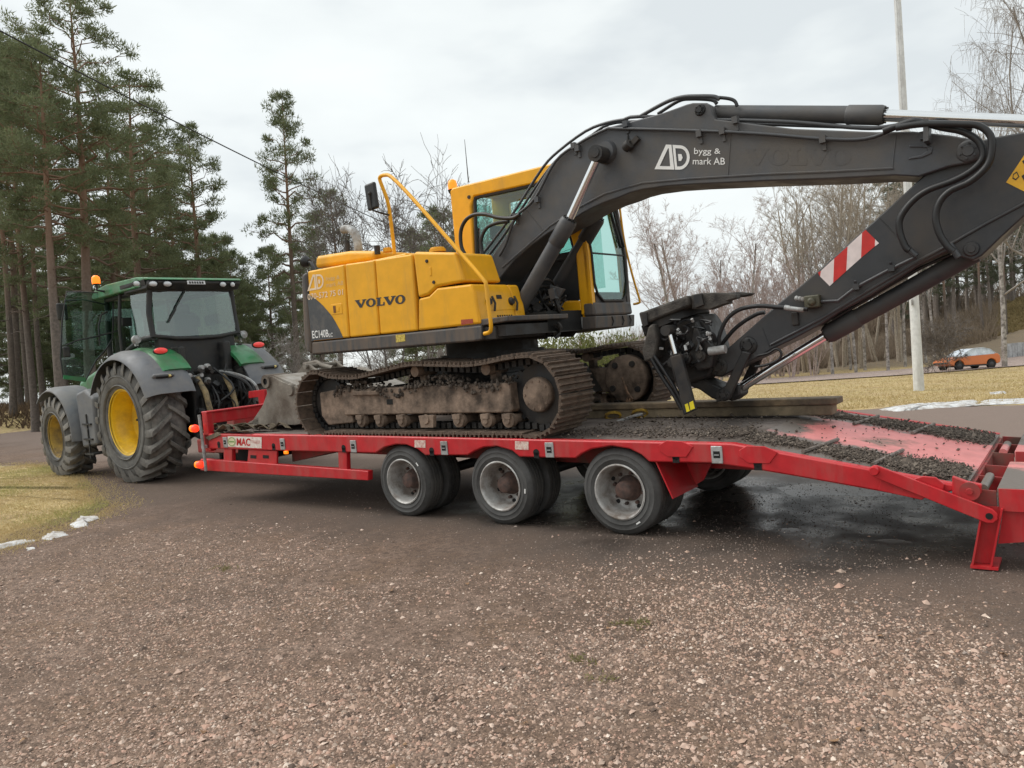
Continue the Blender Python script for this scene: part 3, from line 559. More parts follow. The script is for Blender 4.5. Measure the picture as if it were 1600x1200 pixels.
for y0 in (.31, 2.26):
    tk = tag(link(bpy.data.objects.new('track', None), ex)); tk.location = Vector((-2.4, y0, zc))-EO; tk['_org'] = [-2.4, y0, zc]
    rg = random.Random(int(y0*10))
    for k in range(NS):
        a, c = along(k*pitch-.02), along(k*pitch+.02); m = along(k*pitch); t = (c-a).normalized(); n = Vector((t.z, 0, -t.x))   # path runs counter-clockwise seen from -Y, so n points outwards
        mt = Matrix(((t.x, 0, n.x, m.x+2.4), (0, 1, 0, rg.uniform(-.004, .004)), (t.z, 0, n.z, m.z-zc), (0, 0, 0, 1)))
        if proto is None: proto = shoe_mesh().build('track_shoe', shoem, tk, local=True); proto.matrix_local = mt
        else: inst(proto, tk, mt)
    b = MB(); Q = [p+(Vector((-2.4+.02, 0, zc))-p).normalized()*.05 for p in PTH]; vs = []
    for p in Q: vs += [p+Vector((0, y0-.08, 0)), p+Vector((0, y0+.08, 0))]
    k = len(Q); b.add(vs, [(2*i, 2*i+1, (2*i+3) % (2*k), (2*i+2) % (2*k)) for i in range(k)])
    for s in range(NS*2):
        m = along(s*pitch/2); c = m+(Vector((min(max(m.x, xi_), xs_), 0, zc))-m).normalized()*.055; b.box((c.x, y0, c.z), (.055, .15, .06))
    b.build('track_chain', black, tk)
    s = -1 if y0 < 1 else 1                                # outer side
    for cx, r in ((xs_, .30), (xi_, .29)):
        b = MB(); b.lathe([(0, -.05), (r-.05, -.06), (r, -.05), (r+.01, 0), (r, .05), (r-.05, .06), (0, .05)], (cx, y0, zc), (0, 1, 0), 28)
        if cx == xs_:
            for q in range(21): a = q*2*math.pi/21; b.box((cx+(r+.02)*math.cos(a), y0, zc+(r+.02)*math.sin(a)), (.05, .07, .05), Matrix.Rotation(-a, 3, 'Y'))
        b.build('sprocket' if cx == xs_ else 'idler_wheel', black, tk)
    b = MB(); ye = y0+s*.12; b.lathe([(0, 0), (.155, 0), (.17, .012), (.175, .03), (.175, .2)], (xs_, ye, zc), (0, -s, 0), 30)
    for q in range(10): a = q*2*math.pi/10; b.lathe([(0, -.008), (.012, -.008), (.012, .01)], (xs_+.14*math.cos(a), ye, zc+.14*math.sin(a)), (0, -s, 0), 6)
    b.build('hub_cover', framem, tk)
    yi = y0-s*.27; b = MB(); b.lathe([(0, 0), (.25, 0), (.275, .015), (.28, .05), (.28, .12), (.2, .2)], (xs_, yi, zc), (0, s, 0), 32)
    for a in (3.7, 5.6, 1.0, 2.2): b.lathe([(0, -.02), (.035, -.02), (.04, .01)], (xs_+.2*math.cos(a), yi, zc+.2*math.sin(a)), (0, s, 0), 10, 1)
    b.build('travel_motor', [framem, black], tk)
    b = MB(); Y = .14
    fr = XZ([(534, 609), (640, 604), (700, 602), (796, 598), (801, 640), (797, 645), (700, 646), (538, 649)], Y)
    lf = XZ([(496, 614), (536, 606), (549, 661), (510, 665), (499, 650)], Y)
    if s > 0: Y = 2.43
    yb = y0+.12 if s < 0 else y0-.12
    b.prism(fr, Y, yb); b.prism(lf, Y+(.03 if s < 0 else -.03), yb)
    b.prism(XZ([(549, 611), (590, 610), (590, 618), (549, 619)], .1), Y-.03*(-s), Y); fm = b.build('track_frame', framem, tk, bevel=.02)
    b = MB(); p = T(608, 628, .13); b.bb((p.x-.045, Y+s*.004, p.z-.03), (p.x+.05, Y-s*.01, p.z+.03)); b.build('frame_hole', dark, fm)
    for i, px in enumerate((561, 590, 625, 666, 713, 757, 791)):
        p = T(px, 657, .1); zz = DECK(p.x)+.155; b = MB(); yo = y0+s*.21
        if i == 3: b.prism([(p.x-.11, zz+.06), (p.x+.11, zz+.06), (p.x+.09, zz-.07), (p.x-.09, zz-.07)], yo, yo-s*.05); b.lathe([(0, 0), (.05, 0), (.055, .02)], (p.x, yo+s*.02, zz+.02), (0, -s, 0), 12)
        else: b.lathe([(0, 0), (.035, 0), (.04, .02), (.072, .03), (.075, .09), (.055, .1), (.055, .3), (.075, .31), (.075, .4)], (p.x, yo, zz), (0, -s, 0), 18); b.box((p.x, yo-s*.02, zz+.045), (.1, .05, .05))
        b.build('track_roller', framem, tk)
    for x, z in ((-2.5, 1.6), (-1.5, 1.57)):
        b = MB(); b.cyl((x, y0-.16, z), (x, y0+.16, z), .06, n=14); b.bb((x-.04, y0-.04, z-.25), (x+.04, y0+.04, z)); b.build('carrier_roller', framem, tk)
    # caked mud lying on the track frame
    b = MB(); rg = random.Random(5+int(y0))
    for q in range(620):
        x = rg.uniform(-3.85, xs_-.25); z = 1.44+.055*math.sin(x*5)+rg.uniform(-.06, .05); yy = (Y-s*(-.01) if rg.random() < .6 else y0)+s*rg.uniform(-.05, .02); r = rg.uniform(.008, .022)
        b.ball((x, yy, z), (r*1.2, r, r*rg.uniform(.7, 1.6)), 6)
    mo = b.build('caked_mud', mudm, tk, kind='stuff'); 
b = MB(); b.bb((-3.0, .62, 1.22), (-1.7, 1.95, 1.52)); b.prism([(-3.5, 1.2), (-3.2, 1.45), (-3.1, 1.45), (-3.2, 1.15)], .5, 2.1); b.prism([(-1.3, 1.15), (-1.5, 1.5), (-1.7, 1.5), (-1.6, 1.15)], .5, 2.1)
b.cyl((-2.3, 1.3, 1.5), (-2.3, 1.3, 1.74), .62, n=36); b.build('centre_frame', black, ex)
b = MB(); b.cyl((-2.3, 1.3, 1.74), (-2.3, 1.3, 1.93), .55, n=40); b.build('slew_ring', black, ex)
# ---- upper body
HY = .08
b = MB(); b.bb((-4.2, .14, 2.02), (-2.3, 1.5, 2.76)); b.bb((-2.3, .14, 2.02), (-1.75, 1.5, 2.5)); b.bb((-4.2, 1.0, 2.02), (-3.1, 2.4, 2.80)); b.bb((-2.9, .9, 1.90), (-1.2, 1.62, 2.12)); b.build('inner_bay', dark, ex)
b = MB(); sk = XZ([(487, 534.5), (652, 518.3), (752, 508), (753, 531), (741, 533.5), (487, 554)], HY)
b.prism(sk, HY, HY+.5); b.build('base_skirt', skirt, ex, bevel=.018)
zb = T(600, 545, HY).z
b = MB(); b.bb((-4.2, .15, zb+.01), (-1.2, 2.4, zb+.12)); b.build('base_frame', black, ex)
b = MB(); b.prism(XZ([(470.5, 434), (472.5, 428), (479.3, 424.3), (486.2, 533), (486.3, 553.6), (479.5, 550), (475, 538)], HY), HY-.01, 2.42); b.build('counterweight', skirt, ex, bevel=.05, seg=4)
def panel(name, q, depth=.25, bev=.022, mat=yellow, y=HY): b = MB(); b.prism(XZ(q, y), y, y+depth); return b.build(name, mat, ex, bevel=bev, seg=3)
p1 = panel('rear_panel', [(480.2, 423.7), (537, 413), (545.3, 527.4), (487, 533.2)])
p2 = panel('engine_door', [(538.4, 412.6), (584.2, 406.2), (592.6, 522.7), (546.4, 527.3)])
p3 = panel('engine_door', [(585.5, 405.8), (643.2, 396.7), (652.1, 516.8), (593.8, 522.6)])
p4 = panel('tool_box', [(644.6, 396), (649, 393.2), (711, 394.2), (726, 440), (682, 448.5), (669.5, 461), (653, 465.4)], .62, .03)
p5 = panel('fuel_box', [(653.4, 466.6), (670, 462.3), (682.5, 449.8), (735.5, 443.6), (742, 458), (751, 506), (653, 516.7)], .62, .025)
# front box cover with lights, facing the boom
xf = T(751, 506, HY).x; xt = T(736, 443.8, HY).x
fz0, fz1 = T(751, 506, HY).z, T(736, 443.8, HY).z
b = MB(); b.prism([(xf-.3, fz0), (xf, fz0), (xf-.02, fz0+.2), (xt+.0, fz1), (xt-.3, fz1+.005)], HY+.62, HY+.80); b.build('fuel_box', yellow, ex, bevel=.025, seg=3)
fp = lambda u, v, d=0.: Vector((xf+(xt-xf)*v+.006+d, HY+.06+.66*u, fz0+(fz1-fz0)*v))
b = MB(); b.plate([fp(.1, .32), fp(.88, .32), fp(.84, .86), fp(.12, .86)], .012); cv = b.build('front_cover', yellow, ex, bevel=.006)
for u in (.2, .78):
    b = MB(); c = fp(u, .55, .012); b.lathe([(0, .03), (.03, .03), (.045, .0), (.045, -.02)], c, (1, 0, 0), 12); b.tube([fp(u+.08, .68, .03), fp(u+.08, .5, .05), fp(u+.06, .3, .03)], .012, 6); b.build('box_latch', black, cv)
b = MB(); b.plate([fp(.42, .62, .012), fp(.55, .62, .012), fp(.55, .72, .012), fp(.42, .72, .012)], .01); b.build('cover_slot', black, cv)
for i in range(7): b = MB(); b.plate([fp(.35+.06*i, .12), fp(.38+.06*i, .12), fp(.38+.06*i, .2), fp(.35+.06*i, .2)], .008); b.build('vent_slot', dark, cv)
b = MB(); b.prism(XZ([(752, 507), (792, 497), (830, 492), (830, 500), (792, 507), (754, 516)], .5), .1, 1.2); b.build('front_step', skirt, ex, bevel=.01)
b = MB(); b.prism(XZ([(754, 512), (800, 508), (802, 528), (756, 532)], .4), .12, 1.3); b.build('front_frame', black, ex, bevel=.01)
# bolts and handles on the tool box
for x, y in ((667, 408), (678, 441)): p = T(x, y, HY); b = MB(); b.lathe([(0, -.012), (.016, -.012), (.02, 0), (.02, .01)], p, (0, 1, 0), 8); b.build('box_lock', black, p4)
b = MB(); p = T(672.5, 424, HY); b.box(p, (.03, .012, .09)); b.build('recess_handle', yellow, p4, bevel=.004)
b = MB(); b.prism(XZ([(517, 476), (534, 474), (535.5, 490), (519, 492)], HY), HY-.005, HY+.02); hd = b.build('latch_plate', yellow, p1, bevel=.004)
b = MB(); b.prism(XZ([(520.5, 478), (524, 477.6), (525, 488.5), (521.5, 489)], HY-.006), HY-.009, HY); b.prism(XZ([(526, 480), (529.5, 479.5), (530, 486), (526.5, 487)], HY-.006), HY-.009, HY, 1); b.build('latch', [M('latch_brown', (.16, .06, .01), .6), yellow], hd)
# top hood, deck plate, caps
b = MB(); zt = T(600, 396, .3).z
b.prism(XZ([(492, 419.5), (492, 403), (495, 399.6), (544, 391.8), (585, 391.6), (586, 406), (540, 413)], .42), .42, 1.75); b.build('engine_hood', yellow, ex, bevel=.06, seg=4)
b = MB(); b.bb((-4.15, .14, 2.78), (-2.45, 1.5, zt-.075)); b.build('deck_plate', yellow, ex, bevel=.015)
for px, r, hh in ((684, .085, .05), (606, .05, .05)):
    p = T(px, 394, .5); zt = T(px, 391, .5).z+.01; b = MB(); b.lathe([(0, hh), (r*.9, hh), (r, hh*.6), (r, 0)], (p.x, .5, zt-.03), (0, 0, 1), 20); b.lathe([(r*1.1, 0), (r*1.1, .03), (r, .03)], (p.x, .5, zt-.03), (0, 0, 1), 20); b.build('filler_cap', yellow, ex)
b = MB(); p = T(590, 397, .4); b.cyl((p.x, .4, zt-.05), (p.x, .4, zt+.05), .035, n=10); b.build('vent_cap', black, ex)
p = T(478, 409, .5); b = MB(); b.lathe([(0, -.05), (.05, -.045), (.075, 0), (.07, .04), (0, .045)], p, (-.8, -.3, .35), 14); b.tube([p, p+Vector((.10, 0, -.03)), p+Vector((.16, 0, -.14))], .025, 6); b.build('work_lamp', blackp, ex)
P = smooth_pts([T(*q, 1.0) for q in ((560, 395), (559, 380), (555, 367), (547, 358.5), (536, 358.5))], 6)
b = MB(); b.tube(P, .055, 14); b.tube([P[-1], P[-1]+(P[-1]-P[-2]).normalized()*.004], [.054, .043], 14); b.build('exhaust_pipe', galv, ex)
b = MB(); e0 = T(542, 376, .95); b.cyl(e0, e0-Vector((0, 0, .2)), .035, n=10); b.build('air_intake', black, ex)
P = [T(616.5, 396, .38), T(610, 340, .36), T(605, 312, .34), T(594, 283, .32), T(594.5, 276, .31), T(602, 273.5, .29), T(612, 277, .27), T(640, 305, .22), T(700, 373, .12), T(753, 434, .06), T(759.5, 446, .05), T(763, 475, .04), T(767, 505, .04), T(766, 518, .05), T(757, 521.5, .06)]
b = MB(); b.tube(smooth_pts(P, 3), .021, 10); b.build('handrail', yellow, ex)
# rear-view mirror on the rail
b = MB(); p = T(581, 307, .2); b.box(p, (.17, .05, .30), Matrix.Rotation(math.radians(-4), 3, 'Y')); mr_ = b.build('mirror', blackp, ex, bevel=.03, seg=3)
b = MB(); b.tube([p+Vector((.0, -.035, .03)), T(581, 328, .18), T(596, 333, .25), T(608, 336, .34)], .011, 6); b.ball(p+Vector((0, -.03, .03)), .022); b.build('mirror_arm', black, mr_)
# decals on the body
oy = Vector((0, -.003, 0))
sw = [(479.9, 458)]+[(489, 464), (497.5, 470.5), (505, 477.5), (512.5, 486), (519, 494), (524.5, 503), (531, 515), (536.5, 527.6)]+[(487, 532.5)]
def pxdecal(name, pts, Y, mat, parent, off=oy):
    b = MB(); b.add([T(*q, Y)+off for q in pts], [tuple(range(len(pts)))]); return b.build(name, mat, parent)
pxdecal('dark_swoosh', sw, HY, M('decal_grey', (.055, .058, .062), .45, dirt=(.14, .13, .12), damt=.2, dscale=8), p1)
V_ = [([(0, 1), (.42, 1), (.42, .9), (.34, .87), (.555, .36), (.70, .87), (.62, .9), (.62, 1), (1, 1), (1, .9), (.92, .87), (.58, 0), (.40, 0), (.06, .87), (0, .9)], [tuple(range(14, -1, -1))])][0]
L_ = ([(0, 0), (1, 0), (1, .42), (.88, .42), (.80, .14), (.48, .14), (.48, .87), (.62, .9), (.62, 1), (0, 1), (0, .9), (.13, .87), (.13, .13), (0, .1)], [tuple(range(14))])
O_ = ring2(ell(.5, .5, .5, .52, 28), ell(.5, .5, .22, .38, 28))
word = join(place(V_, 0, 0, .235, 1), place(O_, .225, 0, .425, 1), place(L_, .435, 0, .60, 1), place(V_, .585, 0, .82, 1), place(O_, .805, 0, 1, 1))
navy = M('logo_navy', (.028, .028, .032), .5)
decal('lettering', word, tq((555.5, 481.5), (633.5, 474), (633.5, 460), (554.8, 469.3), HY), navy, p3, off=oy)
A_ = join(([(0, 0), (.44, 0), (.44, .17), (.26, .17), (.38, .62), (.44, .5), (.56, .5), (.60, 1.0), (.38, 1.0)], [(0, 1, 2, 3), (0, 3, 4, 8), (8, 4, 5, 6, 7)]))
def logo_AD():
    a = [(0, 0), (.40, 1), (.58, 1), (.78, 0)]; ai = [(.16, .12), (.47, .86), (.49, .86), (.60, .12)]
    A = ring2([(0, 0), (.30, 1), (.46, 1), (.58, 0)], [(.15, .13), (.365, .85), (.39, .85), (.455, .13)])
    bar = ([(.24, .13), (.36, .13), (.36, .46), (.30, .46)], [(0, 1, 2, 3)])
    o = [(.50, 1), (.50, 0)]; n = 12
    outer = [(.60, 0), (.72, 0)]+[(.72+.28*math.sin(math.pi*i/n), .5-.5*math.cos(math.pi*i/n)) for i in range(1, n)]+[(.72, 1), (.49, 1)]
    inner = [(.655, .13), (.72, .13)]+[(.72+.20*math.sin(math.pi*i/n), .5-.37*math.cos(math.pi*i/n)) for i in range(1, n)]+[(.72, .87), (.575, .87)]
    dot = ([(.69, .36), (.76, .36), (.80, .5), (.76, .64), (.66, .64)], [(0, 1, 2, 3, 4)])
    return join(A, ring2(outer, inner), dot)
AD = logo_AD()
decal('logo', AD, tq((480.5, 455), (506, 450.5), (506, 428), (481.5, 429.5), HY), whited, p1, off=oy)
faint = M('faded_lettering', (.72, .50, .22), .5)
decal('lettering', fontmesh('bygg &'), tq((509.5, 440), (531, 437), (531, 430), (509.5, 432), HY), faint, p1, off=oy)
decal('lettering', fontmesh('mark AB'), tq((510, 449), (536.5, 445), (536.5, 438.5), (510, 442), HY), faint, p1, off=oy)
decal('lettering', fontmesh('070-572 75 01', .01), tq((481.5, 469), (536.5, 460.5), (536.2, 451.5), (481, 459.5), HY), whited, p1, off=oy*1.6)
decal('lettering', join(place(fontmesh('EC140B', .015), 0, 0, .80, 1), place(fontmesh('LC', .01), .82, -.05, 1, .5)), tq((488.8, 529), (520.5, 525.5), (519.8, 514), (487.8, 517), HY), white, p1, off=oy*1.6)
b = MB(); pxdecal('sticker', [(618.5, 523.5), (633, 522), (633.5, 533), (619, 535)], HY, M('sticker_yellow', (.72, .55, .10), .5, dirt=(.3, .22, .05), damt=.35, dscale=40), ex)
pxdecal('sticker', [(720.5, 499.5), (739, 498), (739.5, 505), (721, 507.5)], HY, M('sticker_red', (.33, .03, .02), .5, dirt=(.4, .12, .05), damt=.3, dscale=60), p5)
# ---- cab on the far side, front facing the boom tip
CY0, CY1 = 1.60, 2.50
cabpx = lambda *q: XZ(q, CY0)
cabr = [(712, 500), (712.5, 300), (716, 291), (724, 287), (800, 271), (845, 264), (893, 259)]
xcf = T(926, 491, CY0).x
def cz(px, py): return T(px, py, CY0).z
zc0, zc1 = T(926, 491, CY0).z, 3.93
xr_ = T(712, 400, CY0).x; xw0 = T(732, 320, CY0).x; xpf = xcf-.13
zr = T(716, 291, CY0).z; zfr = T(845, 264, CY0).z; xrf = T(893, 259, CY0).x
b = MB()
b.prism([(xr_, 2.0), (xr_, zr-.03), (xr_+.05, zr), (xrf-.1, zr-.02), (xrf, zr-.09), (xcf, 2.75), (xcf, zc0), (xcf-.16, zc0), (xcf-.16, 2.75), (xrf-.24, zr-.20), (xw0+.10, zr-.17), (xw0+.03, zr-.28), (xw0, 2.62), (xw0+.06, 2.55), (xw0+.06, 2.0)], CY0, CY0+.10)
b.prism([(xw0, 2.0), (xcf-.14, zc0-.0), (xcf-.14, zc0+.17), (xw0, zc0+.32)], CY0, CY0+.06)
cb = b.build('cab_frame', yellow, ex, bevel=.02)
b = MB(); b.prism([(xr_, 2.0), (xr_, zr-.03), (xr_+.05, zr), (xrf-.1, zr-.02), (xrf, zr-.09), (xcf, 2.75), (xcf, zc0), (xcf-.10, zc0), (xcf-.10, 2.75), (xrf-.14, zr-.15), (xw0, zr-.15), (xw0, 2.0)], CY1-.06, CY1); b.build('cab_frame', yellow, ex, bevel=.015)
b = MB(); b.prism([(xr_+.02, zr-.06), (xr_+.06, zr+.005), (xrf-.1, zr-.015), (xrf-.02, zr-.10), (xrf-.1, zr-.12)], CY0+.02, CY1-.02); b.build('cab_roof', yellow, ex, bevel=.02)
b = MB(); b.bb((xr_, CY0+.02, 2.0), (xr_+.05, CY1-.02, 2.7)); b.bb((xr_+.05, CY0+.03, 2.0), (xcf-.1, CY1-.05, 2.08)); b.build('cab_back', yellow, ex)
# dark lower inner panel and seals
b = MB(); b.prism([(xw0+.08, 2.12), (xcf-.16, zc0+.18), (xcf-.16, 2.78), (xw0+.08, 2.74)], CY0+.03, CY0+.05); b.build('lower_panel', blackp, ex)
b = MB(); b.prism([(xw0+.05, 2.72), (xcf-.16, 2.74), (xcf-.17, 2.80), (xw0+.05, 2.79)], CY0+.01, CY0+.06); b.build('window_rail', blackp, ex)
b = MB(); b.prism([(xw0+.02, 2.70), (xcf-.15, 2.72), (xrf-.22, zr-.18), (xw0+.08, zr-.16)], CY0+.045, CY0+.052); b.build('side_window', glassc, ex)
b = MB(); q = [(xw0+.01, 2.66), (xcf-.17, 2.74), (xrf-.25, zr-.21), (xw0+.09, zr-.185)]
for a, c in zip(q, q[1:]+q[:1]): b.tube([(a[0], CY0+.03, a[1]), (c[0], CY0+.03, c[1])], .022, 6)
b.build('window_seal', black, ex)
b = MB(); b.bb((xr_+.005, CY0+.12, 2.75), (xr_+.012, CY1-.1, zr-.15)); b.build('rear_window', glassc, ex)
b = MB(); b.bb((xw0+.1, CY1-.04, 2.4), (xcf-.3, CY1-.03, zr-.2)); b.build('door_window', glassc, ex)
# front: grey lower nose and a tall curved pane
fr_ = lambda y, z: Vector((xcf+.01 if z < 2.75 else xcf+.01+(xrf-xcf)*(z-2.75)/(zr-.09-2.75), y, z))
b = MB(); b.prism([(xcf-.12, zc0-.02), (xcf+.035, zc0-.02), (xcf+.02, zc0+.14), (xcf-.12, zc0+.14)], CY0-.005, CY1); b.build('front_nose', skirt, ex, bevel=.03, seg=3)
zl = T(926, 514, CY0).z
b = MB(); b.prism([(T(845, 525, CY0).x, T(845, 525, CY0).z), (xcf+.03, zl), (xcf+.045, zc0-.025), (T(845, 500, CY0).x, T(845, 500, CY0).z)], CY0-.01, CY1+.02); bp_ = b.build('cab_skirt', skirt, ex, bevel=.012)
b = MB(); b.prism(XZ([(898, 496), (911, 495), (911, 512), (898, 513)], CY0), CY0-.018, CY0-.011); b.build('skirt_plate', galv, bp_)
for y in (1.95, 2.2, 2.38): b = MB(); b.tube([(xcf+.047, y, zl+.13), (xcf+.049, y+.03, zl+.07), (xcf+.043, y, zl+.02)], .007, 5); b.build('skirt_mark', black, bp_)
zg = zc0+.15
pane = [fr_(CY0+.06, 2.75), fr_(CY0+.07, zg+.20), fr_(CY0+.12, zg+.08), fr_(CY0+.24, zg), fr_(CY1-.2, zg), fr_(CY1-.1, zg+.08), fr_(CY1-.07, zg+.2), fr_(CY1-.07, 2.75)]
b = MB(); b.plate(pane, .006); b.build('front_window', glassc, ex)
zt_ = zr-.13; b = MB(); b.plate([fr_(CY0+.06, 2.752), fr_(CY1-.07, 2.752), fr_(CY1-.07, zt_), fr_(CY0+.06, zt_)], .006); b.build('front_window', glassc, ex)
full = pane[:]+[fr_(CY1-.07, zt_), fr_(CY0+.06, zt_)]
b = MB(); b.tube([p+Vector((.006, 0, 0)) for p in full], .016, 6, closed=True); b.tube([fr_(CY0+.06, 2.75), fr_(CY1-.07, 2.75)], .012, 6); b.build('window_seal', black, ex)
b = MB(); b.prism([(xcf-.10, zc0), (xcf, zc0), (xcf, zg+.1), (xcf-.1, zg+.1)], CY0+.1, CY1-.06); b.build('front_sill', skirt, ex)
for y0, y1 in ((CY0, CY0+.055), (CY1-.075, CY1)):
    b = MB(); b.add([fr_(y0, zc0+.1), fr_(y1, zc0+.1), fr_(y1, 2.75), fr_(y0, 2.75), fr_(y1, zt_+.03), fr_(y0, zt_+.03)]+[p+Vector((-.06, 0, 0)) for p in (fr_(y0, zc0+.1), fr_(y1, zc0+.1), fr_(y1, 2.75), fr_(y0, 2.75), fr_(y1, zt_+.03), fr_(y0, zt_+.03))], [(0, 1, 2, 3), (3, 2, 4, 5), (0, 6, 7, 1), (1, 7, 8, 2), (2, 8, 10, 4), (0, 3, 9, 6), (3, 5, 11, 9)]); b.build('window_pillar', skirt if y0 > 2 else yellow, ex, fix=True)
for dy, top_ in ((.62, .95), (.70, .98)):
    b = MB(); b.tube([fr_(CY0+dy+.12, 2.85)+Vector((.03, 0, 0)), fr_(CY0+dy-.06, zt_-.1)+Vector((.035, 0, 0))], .012, 6); b.tube([fr_(CY0+dy+.07, 2.9)+Vector((.018, 0, 0)), fr_(CY0+dy+.02, 3.4)+Vector((.02, 0, 0))], .009, 6); b.build('wiper', black, ex)
P = [T(959, 305, CY1), T(962, 330, CY1), T(969, 380, CY1), T(981, 430, CY1), T(992, 468, CY1), T(991, 474, CY1), T(983, 476, CY1)]
b = MB(); b.tube(smooth_pts([p+Vector((.05, .02, 0)) for p in P], 4), .014, 8); b.build('grab_rail', yellow, ex)
b = MB(); p = T(961, 318, CY1)+Vector((.05, .02, 0)); b.box(p, (.03, .03, .14)); b.build('rail_clamp', black, ex)
# seat and lever consoles, dimly visible through the glass
seatm = M('seat_cloth', (.03, .03, .033), .9); b = MB(); b.bb((xr_+.35, 1.85, 2.35), (xr_+.85, 2.3, 2.5)); b.bb((xr_+.28, 1.85, 2.45), (xr_+.42, 2.3, 3.15)); b.bb((xr_+.3, 1.93, 3.15), (xr_+.4, 2.22, 3.35)); b.build('seat', seatm, ex, bevel=.05)
b = MB(); b.bb((xr_+.5, 1.68, 2.1), (xr_+1.0, 1.82, 2.72)); b.tube([(xr_+.95, 1.75, 2.7), (xr_+1.0, 1.75, 2.95)], .02, 6); b.bb((xr_+1.25, 2.05, 2.1), (xr_+1.32, 2.12, 2.7)); b.build('lever_console', black, ex)
b = MB(); b.bb((xr_+.25, 1.66, 2.95), (xr_+.33, 1.74, 3.3)); b.build('fire_extinguisher', M('extinguisher_red', (.35, .02, .02), .4), ex)
# beacon on the cab roof
p = T(708, 300, 1.75); b = MB(); b.tube([p+Vector((.03, 0, -.16)), p], .022, 8); b.lathe([(.02, -.06), (.06, 0), (.066, .03), (.03, .03)], p, (0, 0, 1), 14); bc = b.build('beacon_base', blackp, ex)
b = MB(); b.lathe([(.058, .03), (.058, .10), (.05, .14), (.025, .158), (0, .16)], p, (0, 0, 1), 18); b.build('beacon_lens', amberlit, bc)
b = MB(); p = T(733, 308, CY0); b.lathe([(0, -.012), (.022, -.012), (.026, .01)], p, (0, 1, 0), 10); b.build('plug', black, ex)
b = MB(); p = T(732, 285, 1.9); b.tube([p, p+Vector((0, 0, .55))], [.008, .003], 5); b.build('antenna', black, ex)
# ---- boom
BY0, BY1 = 1.07, 1.53
BM = [(749, 428), (772, 395), (812, 337), (838, 293), (857, 262), (866, 251), (882, 237), (915, 217), (948.6, 199), (975, 192), (1003, 185), (1036, 176), (1072, 163), (1082, 160.5), (1104, 160.5), (1110, 164), (1113, 179), (1117, 186), (1240, 201), (1370, 206), (1427, 205), (1483, 211), (1515, 216.5), (1529, 223), (1534, 236), (1528, 248), (1515, 254), (1483, 260), (1435, 276), (1398, 274), (1300, 279), (1200, 282.5), (1082.5, 288), (1040, 291), (1004, 296), (985, 301), (967, 308.5), (946, 315.5), (925, 325), (907, 335), (890, 347), (872, 355), (854, 366), (828, 385), (805, 405), (779, 438), (765, 452), (752, 448)]
b = MB(); b.prism(XZ(BM, BY0), BY0, BY1); bm_ = b.build('boom', grey, ex, bevel=.012)
# weld lines and the cast boss of the boom nose
for q in (((1142, 207), (1137, 277)), ((1400, 210), (1394, 262)), ((821, 326), (853, 366))): b = MB(); b.tube([T(*k, BY0) for k in q], .006, 5); b.build('weld_seam', grey, bm_)
b = MB(); b.tube([T(1396, 263, BY0), T(1300, 268, BY0), T(1200, 272, BY0), T(1083, 279, BY0), T(1004, 286, BY0), T(945, 303, BY0), T(905, 324, BY0), T(860, 353, BY0), T(785, 418, BY0)], .011, 6); b.build('lower_flange', grey, bm_)
b = MB(); b.prism(XZ([(1421, 227), (1450, 227), (1458, 232), (1456, 240), (1440, 247), (1419, 249.5), (1422, 246), (1440, 242), (1450, 235), (1447, 230.5), (1421, 230.5)], BY0), BY0-.012, BY0+.01); b.build('cast_mark', grey, bm_, bevel=.006)
def pin(name, px, py, Y0, r, parent, mat=grey, h=.05, bolts=True, cap=True):
    p = T(px, py, Y0); b = MB(); b.lathe([(0, -h*.6), (r*.45, -h*.6), (r*.5, -h*.3), (r*.82, -h*.3), (r, 0), (r, h)], p, (0, 1, 0), 26)
    if bolts:
        for k in range(6): a = k*math.pi/3+.3; b.lathe([(0, -h*.75), (r*.09, -h*.75), (r*.1, 0)], (p.x+r*.68*math.cos(a), p.y, p.z+r*.68*math.sin(a)), (0, 1, 0), 6)
    return b.build(name, mat, parent)
pin('boom_pin', 1513, 236, BY0, .085, bm_); pin('boom_pin', 1094, 172, BY0, .055, bm_, black)
# cylinders
def cylinder(name, a, b_, c, r, rr, parent, gland=True, mat=grey, rodmat=chrome, eye=.08):
    """barrel from a to b_, bright rod from b_ to c"""
    a, b_, c = Vector(a), Vector(b_), Vector(c); d = (b_-a).normalized(); m = MB()
    m.tube([a, b_-d*.30], r, 22); 
    if gland: m.tube([b_-d*.301, b_-d*.29, b_-d*.03, b_], [r, r*1.10, r*1.12, r*1.0], 22)
    o = m.build(name, mat, parent)
    m = MB(); m.tube([b_-d*.05, c], rr, 16); m.build('cylinder_rod', rodmat, o)
    m = MB(); u = d.orthogonal().normalized(); w = d.cross(u)
    for k in range(10): q = b_+(u*math.cos(k*.628)+w*math.sin(k*.628))*r*.82; m.cyl(q-d*.01, q+d*.018, r*.1, n=6)
    m.lathe([(rr, .02), (r*.62, .02), (r*.62, -.005)], b_, d, 18)
    m.build('gland_bolts', black, o)
    m = MB(); m.cyl(c-Vector((0, eye, 0)), c+Vector((0, eye, 0)), rr*1.9, n=18); m.build('rod_eye', black, o); return o
cylinder('arm_cylinder', T(1118, 177, 1.25), T(1382, 180, 1.25), T(1630, 191, 1.25), .074, .05, ex, mat=grey)
cylinder('boom_cylinder', T(806, 492, .93), T(890, 343, .93), T(936, 241, .93), .082, .043, ex)
cylinder('boom_cylinder', T(842, 497, 1.67), T(934, 340, 1.67), T(978, 240, 1.67), .082, .043, ex, mat=armgrey)
